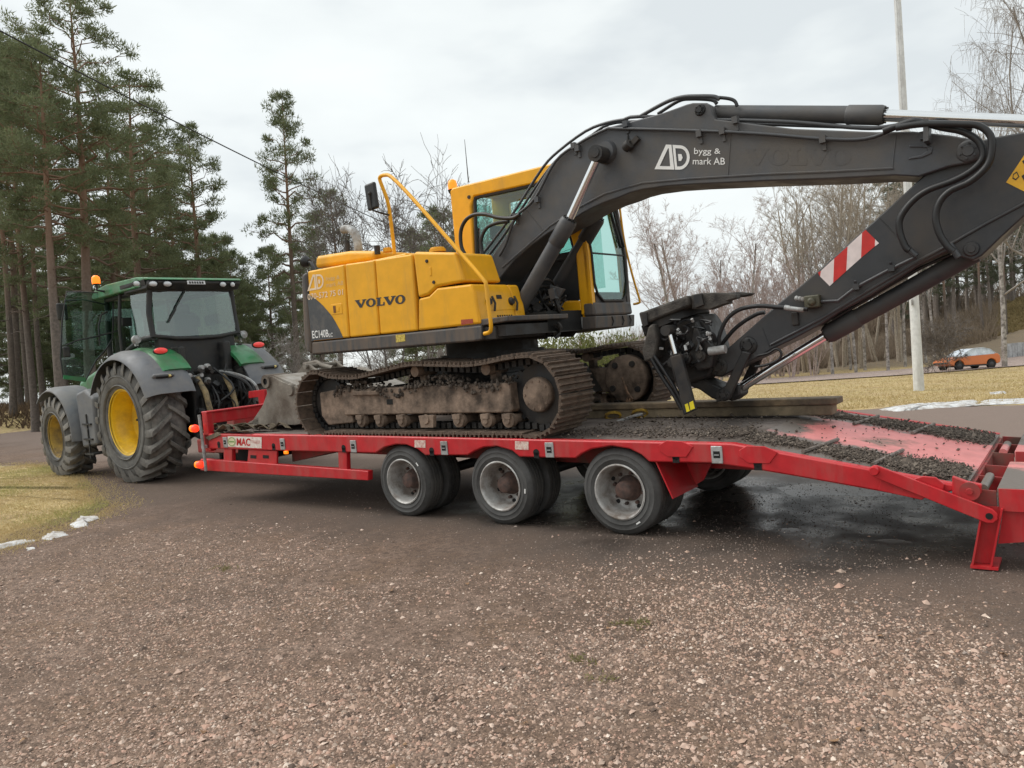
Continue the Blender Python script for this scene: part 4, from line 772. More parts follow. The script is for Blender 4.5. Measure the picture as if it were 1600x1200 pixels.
b = MB(); p = T(936, 240, .93); b.cyl(p+Vector((0, -.07, 0)), p+Vector((0, .75, 0)), .075, n=20); b.lathe([(0, -.09), (.05, -.09), (.06, -.07)], p, (0, 1, 0), 8); b.build('cylinder_pin', black, bm_)
b = MB(); b.lathe([(0, 0), (.1, 0), (.12, .05), (.12, .2)], T(944, 237, BY0-.05), (0, 1, 0), 26); b.build('cylinder_boss', grey, bm_)
# foot bracket of the boom and the hose nest beside it
b = MB(); b.prism(XZ([(745, 430), (765, 455), (830, 505), (860, 515), (850, 530), (740, 530)], 1.0), 1.0, 1.06); b.prism(XZ([(745, 430), (765, 455), (830, 505), (860, 515), (850, 530), (740, 530)], 1.0), 1.54, 1.6); b.build('boom_bracket', black, ex)
rg = random.Random(3); b = MB()
for k in range(46):
    x, y = rg.uniform(820, 870), rg.uniform(450, 515); P = [T(x, y, rg.uniform(.95, 1.5))]
    for j in range(3): x += rg.uniform(-16, 16); y += rg.uniform(-16, 18); P.append(T(min(max(x, 808), 884), min(max(y, 436), 528), rg.uniform(.95, 1.5)))
    b.tube(smooth_pts(P, 4), rg.choice((.012, .016, .02)), 6)
for k in range(16): b.box(T(rg.uniform(822, 870), rg.uniform(470, 522), rg.uniform(1.0, 1.4)), (.09, .1, .08), Euler((rg.random(), rg.random(), rg.random())).to_matrix())
b.build('hose_nest', black, ex)
b = MB(); b.prism(XZ([(862, 446), (884, 452), (876, 464), (866, 462)], 1.1), 1.06, 1.1); b.prism(XZ([(860, 452), (868, 450), (872, 466), (864, 468)], 1.05), 1.0, 1.06); b.build('hose_guard', skirt, ex)
def line(name, pts, Y, r, mat=pipe, parent=None, k=5, sm=True):
    P = [T(*q, Y) for q in pts]; b = MB(); b.tube(smooth_pts(P, k) if sm else P, r, 8); return b.build(name, mat, parent if parent else bm_)
# steel pipes along the boom
line('boom_pipe', [(752, 400), (783, 360), (812, 318), (848, 262), (873, 236), (915, 205), (948, 192), (975, 187)], 1.14, .016, k=3)
line('boom_pipe', [(975, 187), (1000, 182), (1115, 187), (1160, 188), (1240, 191), (1330, 199), (1370, 200), (1400, 196)], 1.14, .018, k=3)
line('boom_pipe', [(757, 408), (790, 364), (824, 312), (856, 266), (880, 241), (925, 211), (952, 194), (1000, 190), (1150, 193), (1250, 196), (1370, 200)], 1.22, .016, k=3)
line('boom_pipe', [(780, 400), (790, 382), (806, 340), (836, 310), (868, 252), (903, 225), (945, 203), (965, 201), (1110, 205), (1200, 210), (1285, 217), (1352, 217), (1400, 200), (1420, 192), (1436, 190)], BY0-.03, .016, k=4)
line('boom_pipe', [(1000, 182), (1040, 160), (1065, 152), (1090, 150.5), (1115, 151), (1124, 155)], 1.14, .02, k=5)
line('boom_pipe', [(1028, 178), (1060, 158), (1080, 154.5), (1112, 156), (1120, 162)], 1.2, .018, k=5)
line('boom_hose', [(1118, 152), (1138, 154), (1148, 158), (1152, 166)], 1.16, .016, hose)
for x, y in ((806, 338), (840, 312), (897, 228), (903, 232), (978, 194), (1093, 209), (1129, 205), (1149, 188), (1286, 218), (1443, 212)):
    b = MB(); p = T(x, y, BY0-.02); b.box(p, (.05, .06, .06)); b.box(p+Vector((.005, .02, -.05)), (.03, .03, .08)); b.build('pipe_clamp', grey, bm_)
# looping hoses at the cab and at the boom nose
line('boom_hose', [(728, 400), (721, 385), (720, 362), (727, 345), (740, 336), (758, 335), (778, 340), (800, 341), (812, 335)], .95, .022, hose, ex)
line('boom_hose', [(762, 408), (754, 395), (752, 375), (760, 357), (775, 349), (795, 346)], 1.0, .02, hose, ex)
line('boom_hose', [(728, 415), (735, 432), (752, 438), (765, 428)], .95, .022, hose, ex)
line('nose_hose', [(1380, 205), (1420, 191), (1436, 190), (1470, 199), (1505, 206), (1530, 222), (1536, 245), (1520, 265), (1490, 282), (1450, 297), (1425, 315), (1407, 340), (1406, 362), (1415, 386), (1421, 391)], .97, .026, hose, ex, 6)
line('nose_hose', [(1400, 200), (1440, 194), (1500, 194), (1530, 197), (1548, 213), (1549, 240), (1540, 262), (1515, 284), (1485, 298), (1468, 316), (1462, 340), (1468, 365), (1480, 384), (1490, 393)], .92, .026, hose, ex, 6)
for q in (((1447, 192), (1500, 204)), ((1475, 198), (1520, 200))): line('hose_sleeve', list(q), .98, .024, pipe, ex, sm=False)
b = MB(); b.prism(XZ([(1443, 186), (1451, 186), (1451, 220), (1443, 222)], .93), .91, BY0-.002); b.build('hose_clamp', grey, bm_)
# lettering on the boom
decal('logo', AD, tq((1023, 264.5), (1077, 265.5), (1079, 228), (1025, 225), BY0), white, bm_, off=oy*1.5)
decal('lettering', fontmesh('bygg &', .004), tq((1084.5, 244), (1126, 243), (1126, 232), (1085, 231), BY0), white, bm_, off=oy)
decal('lettering', fontmesh('mark AB', .004), tq((1082.5, 257), (1133, 257.5), (1133, 246.5), (1083, 246.5), BY0), white, bm_, off=oy)
ghost = M('ghost_lettering', (.054, .058, .066), .5, dirt=(.11, .10, .09), damt=.3, dscale=1.5)
decal('lettering', word, tq((1165, 258), (1330, 258), (1330, 232), (1165, 232), BY0), ghost, bm_, off=oy*.6)
p = T(980, 229, BY0-.04); b = MB(); b.lathe([(0, -.03), (.045, -.03), (.055, 0), (.05, .05), (.02, .06)], p, (.9, -.3, .4), 14); b.box(p+Vector((.07, .02, .03)), (.12, .05, .05), Matrix.Rotation(-.6, 3, 'Y')); b.tube([p+Vector((0, .0, 0)), p+Vector((0, .05, .15)), p+Vector((0, .05, .27))], .008, 5); b.build('boom_lamp', black, bm_)
# ---- arm
AY0, AY1 = 1.12, 1.48
ARM = [(1114, 560), (1129, 551), (1160, 524), (1216, 474), (1250, 447), (1280, 421.5), (1370, 341), (1436, 281), (1470, 250), (1500, 228), (1554, 214), (1600, 206), (1700, 190), (1760, 196), (1760, 215), (1700, 262), (1640, 308), (1600, 338), (1565, 370), (1534, 400), (1520, 407), (1506, 403), (1482, 392), (1440, 411), (1400, 437), (1360, 461), (1313, 486), (1279, 509), (1240, 530), (1204, 547), (1190, 556), (1160, 570), (1138, 583), (1125, 590), (1113, 582), (1108, 571)]
b = MB(); b.prism(XZ(ARM, AY0), AY0, AY1); am = b.build('arm', armgrey, ex, bevel=.012)
b = MB(); b.tube([T(1640, 296, AY0), T(1600, 318, AY0), T(1540, 350, AY0), T(1486, 381, AY0), T(1440, 405, AY0), T(1360, 452, AY0), T(1280, 500, AY0), T(1204, 539, AY0)], .014, 8); b.build('arm_flange', armgrey, am)
for q in (((1191, 512), (1204, 546)), ((1374, 340), (1402, 370))): b = MB(); b.tube([T(*k, AY0) for k in q], .005, 5); b.build('weld_seam', armgrey, am)
pin('arm_pin', 1169.5, 540, AY0, .085, am, black); pin('arm_pin', 1122, 573, AY0, .095, am, black); pin('arm_pin', 1518, 389, AY0, .06, am, armgrey, bolts=False)
cylinder('bucket_cylinder', T(1524, 395, 1.3), T(1292, 523, 1.3), T(1148, 612, 1.3), .078, .042, ex, mat=armgrey)
line('arm_pipe', [(1283, 471), (1310, 470), (1337, 449), (1390, 421), (1432, 401)], AY0-.03, .014, pipe, am, sm=False)
line('arm_pipe', [(1432, 400), (1424, 393), (1417, 386)], AY0-.05, .024, pipe, am, sm=False)
line('arm_pipe', [(1498, 402), (1484, 382)], AY0-.06, .026, pipe, am, sm=False)
line('arm_hose', [(1300, 500), (1340, 476), (1390, 446), (1440, 418), (1485, 398)], AY0+.12, .014, hose, am)
for x, y in ((1338, 448), (1393, 419)): b = MB(); p = T(x, y, AY0-.02); b.box(p, (.05, .06, .05)); b.tube([p, p+Vector((0, -.03, .05))], .012, 6); b.build('pipe_clamp', armgrey, am)
b = MB(); p = T(1270, 471, AY0-.04); b.box(p, (.13, .08, .11)); b.lathe([(0, -.03), (.03, -.03), (.04, 0)], p+Vector((0, -.04, 0)), (0, 1, 0), 10); vb = b.build('valve_block', M('valve_olive', (.07, .065, .04), .5, var=.3), am, bevel=.012)
b = MB()
for k in range(4): q = T(1245+k*5, 466+k*.8, AY0-.05); b.ball(q, .024, 8)
b.build('valve_fitting', galv, vb)
line('arm_hose', [(1262, 483), (1240, 481), (1216, 480), (1185, 478), (1155, 484), (1135, 500), (1124, 525), (1122, 545), (1112, 562), (1095, 570), (1080, 568)], 1.05, .02, hose, am, 6)
line('hose_sleeve', [(1226, 480.5), (1256, 484)], 1.05, .024, galv, am, sm=False)
b = MB(); p = T(1243, 498, AY0); b.box(p, (.06, .05, .12)); b.build('bracket', black, am, bevel=.01)
line('arm_hose', [(1183, 556), (1200, 552), (1213, 545), (1221, 552), (1216, 562), (1198, 570), (1180, 573)], 1.1, .012, hose, am)
line('arm_hose', [(1122, 545), (1150, 512), (1180, 492), (1195, 488)], 1.2, .02, hose, am)
# warning stripes and stickers on the arm
srd = M('reflect_red', (.55, .025, .02), .35); swt = M('reflect_white', (.74, .64, .62), .4)
up = lambda t: (1280+(1351-1280)*t, 424+(361-424)*t); dn = lambda t: (1298+(1372-1298)*t, 446.5+(380-446.5)*t)
def quadpx(name, q, mat): pxdecal(name, q, AY0, mat, am)
quadpx('warning_stripe', [(1278, 426), (1283, 423), (1281.5, 432)], srd); quadpx('warning_stripe', [(1283, 423), (1303.5, 404), (1302, 442), (1296.5, 447), (1281.5, 432)], swt)
quadpx('warning_stripe', [(1303.5, 404), (1324.5, 385), (1322.5, 423.5), (1302, 442)], srd); quadpx('warning_stripe', [(1324.5, 385), (1347, 364), (1345.5, 403), (1322.5, 423.5)], swt)
quadpx('warning_stripe', [(1347, 364), (1352.5, 359), (1367.5, 374), (1367, 385), (1345.5, 403)], srd); quadpx('warning_stripe', [(1367.5, 374), (1373.5, 380), (1367, 385)], swt)
stk = M('sticker_orange', (.74, .40, .02), .45)
st = pxdecal('sticker', [(1572, 285), (1602, 240), (1650, 258), (1650, 330), (1602, 300)], AY0, stk, am)
pxdecal('pictogram', [(1583, 272), (1589, 268), (1593, 276), (1587, 282), (1582, 279)], AY0, black, st, oy*1.6); pxdecal('pictogram', [(1584, 273.5), (1588.5, 270.5), (1591, 276), (1587, 279.5), (1583.5, 277.5)], AY0, stk, st, oy*2)
pxdecal('pictogram', [(1596, 275), (1604, 270), (1612, 280), (1602, 286)], AY0, black, st, oy*1.6); pxdecal('pictogram', [(1597, 252), (1605, 246), (1607, 253), (1600, 257)], AY0, black, st, oy*1.6)
# linkage between bucket cylinder, arm and the rotating hitch
for y in (AY0-.05, AY1+.01):
    b = MB(); b.prism(XZ([(1162, 548), (1176, 551), (1160, 585), (1143, 622), (1122, 628), (1121, 612), (1136, 602)], AY0), y, y+.04); b.build('link_lever', black, ex, bevel=.01)
pin('link_pin', 1131, 617, AY0-.05, .06, ex, black); 
b = MB(); b.prism(XZ([(1140, 605), (1156, 600), (1158, 618), (1142, 628)], 1.2), 1.18, 1.42); b.build('rod_end', black, ex, bevel=.02)
b = MB(); b.prism(XZ([(1134, 606), (1128, 626), (1115, 622), (1095, 608), (1078, 602), (1070, 590), (1090, 588), (1110, 596)], 1.2), 1.15, 1.45); b.build('tilt_link', black, ex, bevel=.02)
# ---- rotating tilt hitch hanging at the arm end
th = tag(link(bpy.data.objects.new('tilt_rotator', None), ex)); th.location = Vector((.3, 1.3, 1.5))-EO; th['_org'] = [.3, 1.3, 1.5]
hitchm = M('hitch_mud', (.075, .066, .056), .7, dirt=(.025, .022, .02), damt=.4, dscale=6, bump=.4)
b = MB(); b.prism(XZ([(1003, 488), (1009, 487), (1080, 461), (1082, 478), (1015, 505), (1008, 509)], 1.0), .92, 1.62); b.build('hitch_frame', hitchm, th, bevel=.02)
b = MB(); b.prism(XZ([(1080, 461), (1095, 458), (1118, 457), (1150, 459), (1152, 466), (1138, 470), (1140, 474), (1128, 477), (1110, 484), (1082, 483)], 1.0), .98, 1.10); b.build('hitch_hook', hitchm, th, bevel=.02); b = MB(); b.prism(XZ([(1080, 460), (1125, 456), (1148, 458), (1140, 463), (1082, 470)], 1.0), 1.44, 1.58)
b.build('hitch_hook', hitchm, th, bevel=.02)
b = MB(); b.prism(XZ([(1084, 462), (1096, 459), (1100, 476), (1086, 481)], .96), .95, 1.6); b.build('hitch_pin', black, th); b = MB(); b.prism(XZ([(1003, 489), (1010, 488), (1012, 507), (1005, 511)], .9), .9, 1.64); b.build('hitch_pin', black, th)
b = MB(); p = T(1055, 500, 1.3); d = Vector((math.sin(.32)*1., 0, -math.cos(.32)))*1.; d = Vector((.28, 0, -.96)).normalized()
b.lathe([(.30, -.06), (.34, -.05), (.34, .05), (.28, .07), (.26, .25), (.2, .3), (0, .3)], p, d, 30); b.build('rotator_body', black, th)
b = MB(); b.prism(XZ([(1022, 505), (1060, 498), (1095, 490), (1108, 510), (1118, 545), (1122, 566), (1108, 590), (1080, 598), (1050, 598), (1030, 580), (1016, 555)], 1.1), 1.08, 1.5); b.build('tilt_body', black, th, bevel=.03)
b = MB(); b.prism(XZ([(1004, 548), (1014, 510), (1022, 505), (1030, 530), (1024, 560), (1008, 566)], .9), .88, 1.7); b.build('side_guard', hitchm, th, bevel=.02)
b = MB(); b.prism(XZ([(1086, 500), (1098, 525), (1118, 548), (1112, 575), (1090, 580), (1074, 560), (1080, 540)], .98), .96, 1.08); b.build('side_cheek', black, th, bevel=.02)
for px, py, r in ((1094, 556, .05), (1072, 561, .045), (1050, 566, .05)): p = T(px, py, .9); b = MB(); b.cyl(p, p+Vector((0, .5, 0)), r, n=16); b.lathe([(0, -.02), (r*.5, -.02), (r*.6, 0)], p, (0, 1, 0), 8); b.build('tilt_pin', black, th)
b = MB(); p = T(1108, 549, .95); b.cyl(p, p+Vector((.16, 0, .01)), .04, n=14); b.build('shiny_coupling', galv, th)
cyl1 = cylinder('tilt_cylinder', T(1078, 640, .82), T(1056, 556, .82), T(1045, 516, .82), .058, .026, th, mat=black)
b = MB(); b.prism(XZ([(1050, 557), (1066, 553), (1089, 640), (1071, 648)], .78), .74, .80); tg = b.build('cylinder_guard', black, th, bevel=.01)
for q in ([(1070, 632), (1075, 630), (1078, 642), (1073, 644)], [(1077, 629), (1083, 626), (1086, 638), (1079, 641)]): pxdecal('yellow_mark', q, .74, M('mark_yellow', (.75, .62, .02), .5), tg)
line('hitch_hose', [(1022, 556), (1038, 580), (1052, 602), (1066, 630), (1071, 646)], .85, .018, hose, th)
line('hitch_hose', [(1018, 560), (1034, 588), (1050, 612), (1066, 640)], .9, .022, hose, th)
rg = random.Random(12)
b = MB()
for k in range(26):
    x, y = rg.uniform(1024, 1110), rg.uniform(505, 570); P = [T(x, y, rg.uniform(.84, 1.05))]
    for j in range(3): x += rg.uniform(-18, 18); y += rg.uniform(-12, 16); P.append(T(min(max(x, 1012), 1118), min(max(y, 500), 600), rg.uniform(.84, 1.05)))
    b.tube(smooth_pts(P, 4), rg.choice((.01, .013, .017)), 6)
b.build('hose_bundle', hose, th)
b = MB()
for k in range(14):
    p = T(rg.uniform(1028, 1110), rg.uniform(502, 560), rg.uniform(.84, 1.0)); b.cyl(p, p+Vector((rg.uniform(-.05, .05), -.02, rg.uniform(-.06, .06))), .014, n=6)
b.build('hose_fitting', galv, th)
# dust-caked left hitch plate and cable bits
# ------------------------------------------------------------------ tractor (local axes: x forward, y to its left, z up)
tc_ = thing('tractor', 'green tractor with yellow wheel rims and open glass door, pulling the red trailer', 'tractor', tow((-10.0, 1.87, 0)))
_MT = Matrix.Rotation(PHI, 4, 'X') @ Matrix.Rotation(math.radians(178.6), 4, 'Z')
tc_.rotation_euler = _MT.to_euler(); tc_.scale = (1.05,)*3
_MI = (Matrix.Translation(tow((-10.0, 1.87, 0))) @ _MT @ Matrix.Scale(1.05, 4)).inverted()
def TT(px, py, ax, v):                                     # photograph pixel on a plane of the tractor's own frame
    o = _MI @ CLOC; d = _MI.to_3x3() @ (_F*CF+_R*(px-800)-_U*(py-600)); return o+d*((v-o[ax])/d[ax])
jgreen = M('tractor_green', (.028, .20, .070), .4, dirt=(.09, .15, .08), damt=.3, dscale=3, coat=.3, var=.06)
fender = M('fender_grey', (.125, .132, .145), .5, dirt=(.20, .195, .19), damt=.35, dscale=3, var=.1, bump=.03)
rimy = M('rim_yellow', (.80, .50, .012), .4, dirt=(.50, .30, .03), damt=.25, dscale=3, var=.06, coat=.2)
rimyd = M('rim_yellow_dirty', (.42, .27, .04), .6, dirt=(.16, .11, .05), damt=.4, dscale=4)
ttyre = M('tractor_tyre', (.028, .028, .029), .8, dirt=(.20, .187, .168), damt=.5, dscale=3.5, bump=.15, var=.2)
tside = M('tractor_tyre_side', (.15, .145, .135), .85, dirt=(.06, .058, .055), damt=.35, dscale=2.5, bump=.15, var=.15)
tblack = M('tractor_black', (.014, .015, .016), .5, dirt=(.05, .047, .042), damt=.3, dscale=6)
tail_ = lampmat('tail_lens', (.85, .07, .06), .12)
B_ = lambda name, mb, mat, par=None, **k: mb.build(name, mat, par or tc_, local=True, **k)
def agwheel(x, y, r, w, rr, nl, rimmat, steer, name):
    """ag tyre: carcass, diagonal lugs one by one, dished rim; +y is the outer face"""
    wl = link(bpy.data.objects.new(name, None), tc_); wl.location = (x, y, r); wl.rotation_euler = (0, 0, steer+(0 if y > 0 else math.pi))
    h = w/2; rc = r-.055
    b = MB(); b.lathe([(rr, h*.80), (rr+.03, h*.92), (rr+(rc-rr)*.45, h*1.03), (rr+(rc-rr)*.78, h*.98), (rc-.03, h*.86), (rc-.005, h*.5), (rc, 0), (rc-.005, -h*.5), (rc-.03, -h*.86), (rr+(rc-rr)*.78, -h*.98), (rr+(rc-rr)*.45, -h*1.03), (rr+.03, -h*.92), (rr, -h*.8)], (0, 0, 0), (0, 1, 0), 56)
    for i, f in enumerate(b.f):
        if abs(sum(b.v[q][1] for q in f)/4) > h*.88: b.m[i] = 1
    b.build('tyre', [ttyre, tside], wl, local=True)
    b = MB()
    for q in ((.14, 1.035), (.5, 1.04)):
        rq = rr+(rc-rr)*q[0]; b.lathe([(rq, h*(.98 if q[0] < .3 else 1.03)), (rq+.012, h*q[1]+.004), (rq+.03, h*(1.0 if q[0] < .3 else 1.03))], (0, 0, 0), (0, 1, 0), 48)
    b.build('tyre_ridge', tside, wl, local=True)
    protos = []
    for s in (1, -1):
        b = MB(); vs = []; ts = (0, .35, .7, 1., 1.12)
        for t in ts:
            yb = s*(.0+min(t, 1)*h*1.0)+s*(.03 if t > 1 else 0)-s*.015; an = -(t*.62*h/r*1.35); top = r-(.02 if t >= 1 else 0)-(.09 if t > 1.05 else 0); bot = rc-.06-(.10 if t > 1.05 else 0); hw = (.030+.012*t)/r
            for (ra, da) in ((bot, -hw*1.5), (top, -hw), (top, hw), (bot, hw*1.5)): a = an+da; vs.append((ra*math.sin(a), yb, ra*math.cos(a)))
        n = len(ts); fs = []
        for i in range(n-1):
            for j in range(4): fs.append((i*4+j, i*4+(j+1) % 4, i*4+4+(j+1) % 4, i*4+4+j))
        fs += [(3, 2, 1, 0), tuple((n-1)*4+j for j in range(4))]
        b.add(vs, fs)
        protos.append(b)
    for s, b in zip((1, -1), protos):
        p0 = b.build('lug', ttyre, wl, local=True, fix=True)
        for k in range(nl):
            mt = Matrix.Rotation(2*math.pi*(k+(.5 if s < 0 else 0))/nl, 4, 'Y')
            if k == 0: p0.matrix_local = mt
            else: inst(p0, wl, mt)
    b = MB(); b.lathe([(rr-.01, h*.84), (rr+.012, h*.86), (rr+.012, h*.80), (rr-.03, h*.74), (rr-.05, h*.4), (rr-.085, h*.25), (rr-.10, -.06), (rr*.62, -.10), (rr*.42, -.10), (rr*.40, -.06), (rr*.30, -.055), (0, -.055)], (0, 0, 0), (0, 1, 0), 48)
    b.build('rim', rimmat, wl, local=True)
    b = MB()
    for k in range(10): a = k*.628; b.lathe([(0, .05), (.02, .05), (.022, 0)], (rr*.5*math.cos(a), -.10, rr*.5*math.sin(a)), (0, 1, 0), 6)
    b.build('wheel_bolts', tblack, wl, local=True, kind='stuff')
    return wl
agwheel(0, .93, 1.02, .66, .545, 21, rimy, 0, 'rear_wheel'); agwheel(0, -.93, 1.02, .66, .545, 21, rimy, 0, 'rear_wheel')
agwheel(2.92, .95, .775, .52, .40, 19, rimyd, -.03, 'front_wheel'); agwheel(2.92, -.95, .775, .52, .40, 19, rimyd, -.03, 'front_wheel')
# body: transmission, axles, bonnet
b = MB(); b.box((.6, 0, 1.0), (3.0, .62, .7)); b.box((2.6, 0, .85), (2.0, .5, .5)); b.cyl((0, -.75, 1.02), (0, .75, 1.02), .19); b.cyl((2.92, -.75, .78), (2.92, .75, .78), .14); B_('chassis', b, tblack, bevel=.04)
b = MB(); b.prism([(1.25, 1.2), (1.25, 2.12), (2.6, 2.0), (3.5, 1.78), (3.72, 1.45), (3.7, 1.1), (3.4, 1.05)], -.42, .42); B_('bonnet', b, jgreen, bevel=.08, seg=4)
b = MB(); b.prism([(3.5, 1.1), (3.74, 1.12), (3.76, 1.45), (3.56, 1.74), (3.5, 1.7)], -.34, .34); B_('grille', b, tblack, bevel=.03)
b = MB(); b.cyl((1.45, -.55, 1.3), (1.45, -.55, 3.2), .06); B_('exhaust_stack', b, tblack)
def fstrip(cx, cz, R, t0, t1, y0, y1, n, lip, th=.02, mat=fender, name='fender', par=None, cross=None):
    """curved guard over a wheel; cross-section rounds down towards its outer edge"""
    b = MB(); ys = np.linspace(0, 1, 9); vs = []; m = 9
    for s in (0, 1):
        for i in range(n+1):
            a = math.radians(t0+(t1-t0)*i/n); e = min(i, n-i)/n
            for u in ys:
                rr = R-s*th-lip*max(0, (u-.72)/.28)**2-lip*.3*max(0, (.12-u)/.12)
                y = y0+(y1-y0)*u
                vs.append((cx+rr*math.cos(a), y, cz+rr*math.sin(a)))
    o = (n+1)*m; fs = []
    for i in range(n):
        for j in range(m-1): q = i*m+j; fs += [(q, q+1, q+m+1, q+m), (o+q, o+q+m, o+q+m+1, o+q+1)]
        fs += [(i*m, i*m+m, o+i*m+m, o+i*m), (i*m+m-1, o+i*m+m-1, o+i*m+2*m-1, i*m+2*m-1)]
    for i in (0, n): fs += [(i*m+j, i*m+j+1, o+i*m+j+1, o+i*m+j) for j in range(m-1)]
    b.add(vs, fs, 0, True); return b.build(name, mat, par or tc_, local=True, fix=True)
for s in (1, -1):
    fstrip(-.04, 1.0, 1.20, 28, 158, s*.52, s*1.32, 26, .12, name='rear_fender')
    gr = fstrip(-.04, 1.0, 1.235, 62, 138, s*.46, s*.98, 16, .06, .06, jgreen, 'fender_cap')
    b = MB(); b.ball((-.86, s*.90, 2.135), (.045, .115, .05), 14); B_('tail_lamp', b, tail_)
    b = MB(); b.ball((-.84, s*.90, 2.13), (.045, .128, .06), 14); B_('lamp_bezel', b, tblack)
    a0 = math.radians(143); b = MB(); b.box((-.04+1.205*math.cos(a0), s*.98, 1.0+1.205*math.sin(a0)), (.06, .36, .10), Matrix.Rotation(-.9, 3, 'Y')); fl = B_('fender_lamp', b, fender, bevel=.03, seg=3)
    b = MB(); b.box((-.04+1.225*math.cos(a0)-.02, s*.98, 1.0+1.225*math.sin(a0)-.02), (.035, .26, .05), Matrix.Rotation(-.9, 3, 'Y')); B_('lamp_face', b, tblack, fl, bevel=.01)
    b = MB(); b.box((-.04+1.24*math.cos(a0)-.025, s*.98-.08, 1.0+1.24*math.sin(a0)-.025), (.03, .035, .035), Matrix.Rotation(-.9, 3, 'Y')); B_('lamp_lens', b, M('lamp_cream%d' % s, (.65, .52, .18), .3), fl)
    b = MB(); b.box((-.72, s*.60, 2.17), (.035, .10, .035)); B_('fender_switch', b, tblack, bevel=.008)
    fstrip(2.92, .78, .93, 48, 186, s*.66, s*1.24, 20, .06, name='front_fender')
    b = MB(); b.prism([(1.35, .62), (1.95, .55), (2.0, 1.55), (1.62, 1.62), (1.3, 1.45)], s*.62, s*1.12); B_('side_tank', b, fender, bevel=.05, seg=3)
    b = MB(); b.lathe([(0, -.03), (.05, -.028), (.075, 0), (.07, .05), (0, .07)], (-.25, s*.99, 2.36), (-1, 0, .1), 14); b.box((-.2, s*.96, 2.30), (.05, .05, .08)); B_('work_lamp', b, galv)
for k in range(3): b = MB(); b.box((1.62, .98, .45+.27*k), (.34, .34, .03)); b.box((1.62, 1.13, .5+.27*k), (.03, .02, .26)); B_('step', b, tblack)
# cab
pc = {'rl': (-.43, .78, 2.38, .74, 3.2), 'ml': (.55, .86, 2.0, .78, 3.2), 'fl': (1.28, .74, 1.55, .68, 3.2)}
for s in (1, -1):
    for k, (a, b0, z0, b1, z1) in pc.items():
        b = MB(); b.tube([(a, s*b0, z0), (a+(.06 if k == 'rl' else 0), s*(b0+.0), (z0+z1)/2), (a+.02, s*b1, z1)], .048 if k != 'ml' else .03, 8); B_('cab_pillar', b, tblack)
    b = MB(); b.tube([(-.43, s*.78, 2.38), (-.1, s*.83, 2.36), (.3, s*.86, 2.22), (.75, s*.86, 1.9), (1.0, s*.82, 1.55), (1.28, s*.74, 1.5)], .05, 8); B_('cab_sill', b, tblack)
    b = MB(); b.tube([(-.4, s*.75, 3.18), (1.28, s*.69, 3.18)], .05, 8); B_('cab_rail', b, tblack)
b = MB(); b.tube([(-.43, .78, 2.40), (-.47, .4, 2.345), (-.48, 0, 2.33), (-.47, -.4, 2.345), (-.43, -.78, 2.40)], .035, 8); b.tube([(-.41, .74, 3.17), (-.41, -.74, 3.17)], .04, 8); B_('rear_window_frame', b, tblack)
tglass = glassmat('tractor_glass', (.76, .92, .87), 1.5, .82)
b = MB(); b.panes([[(-.44, .745, 2.41), (-.47, .4, 2.375), (-.43, .4, 3.16), (-.41, .71, 3.16)], [(-.47, .4, 2.375), (-.47, -.4, 2.375), (-.43, -.4, 3.16), (-.43, .4, 3.16)], [(-.47, -.4, 2.375), (-.44, -.745, 2.41), (-.41, -.71, 3.16), (-.43, -.4, 3.16)]], (.006, 0, 0)); B_('rear_window', b, tglass)
b = MB(); b.tube([(-.46, .12, 3.2), (-.475, .3, 2.95), (-.475, .46, 2.72)], .012, 6); b.tube([(-.47, .36, 2.84), (-.475, .52, 2.62)], .016, 6); B_('wiper', b, tblack)
b = MB(); b.plate([(1.29, .7, 1.6), (1.29, -.7, 1.6), (1.27, -.66, 3.16), (1.27, .66, 3.16)], .006); B_('windscreen', b, tglass)
b = MB(); b.panes([[(-.4, -.79, 2.38), (.5, -.86, 2.1), (.5, -.76, 3.16), (-.38, -.74, 3.16)], [(.5, -.86, 2.1), (1.26, -.74, 1.6), (1.26, -.69, 3.16), (.5, -.76, 3.16)]], (0, .006, 0)); B_('side_window', b, tglass)
b = MB(); b.panes([[(-.40, .775, 2.42), (.2, .82, 2.32), (.2, .78, 3.14), (-.38, .745, 3.14)]], (0, -.006, 0)); B_('side_window', b, tglass)
b = MB(); b.box((.35, 0, 1.55), (1.8, 1.4, .12)); b.box((-.36, 0, 1.95), (.16, 1.4, .82)); B_('cab_floor', b, tblack, bevel=.02)
b = MB(); b.box((.25, 0, 2.15), (.5, .52, .16)); b.box((.0, 0, 2.5), (.14, .5, .62)); b.box((-.0, 0, 2.86), (.1, .3, .2)); B_('seat', b, seatm, bevel=.05)
b = MB(); b.lathe([(.2, -.015), (.215, 0), (.2, .015), (.185, 0)], (.95, 0, 2.4), (-.6, 0, .8), 22, closed=True); b.tube([(.97, 0, 2.4), (1.2, 0, 1.7)], .05, 8); b.tube([(.8, -.0, 2.4), (1.1, 0, 2.4)], .012, 6); B_('steering_wheel', b, tblack)
b = MB(); b.box((.35, -.45, 2.35), (.5, .14, .1)); b.box((.7, -.6, 2.7), (.06, .24, .2)); b.box((.9, .55, 2.75), (.05, .2, .15)); B_('console', b, tblack, bevel=.02)
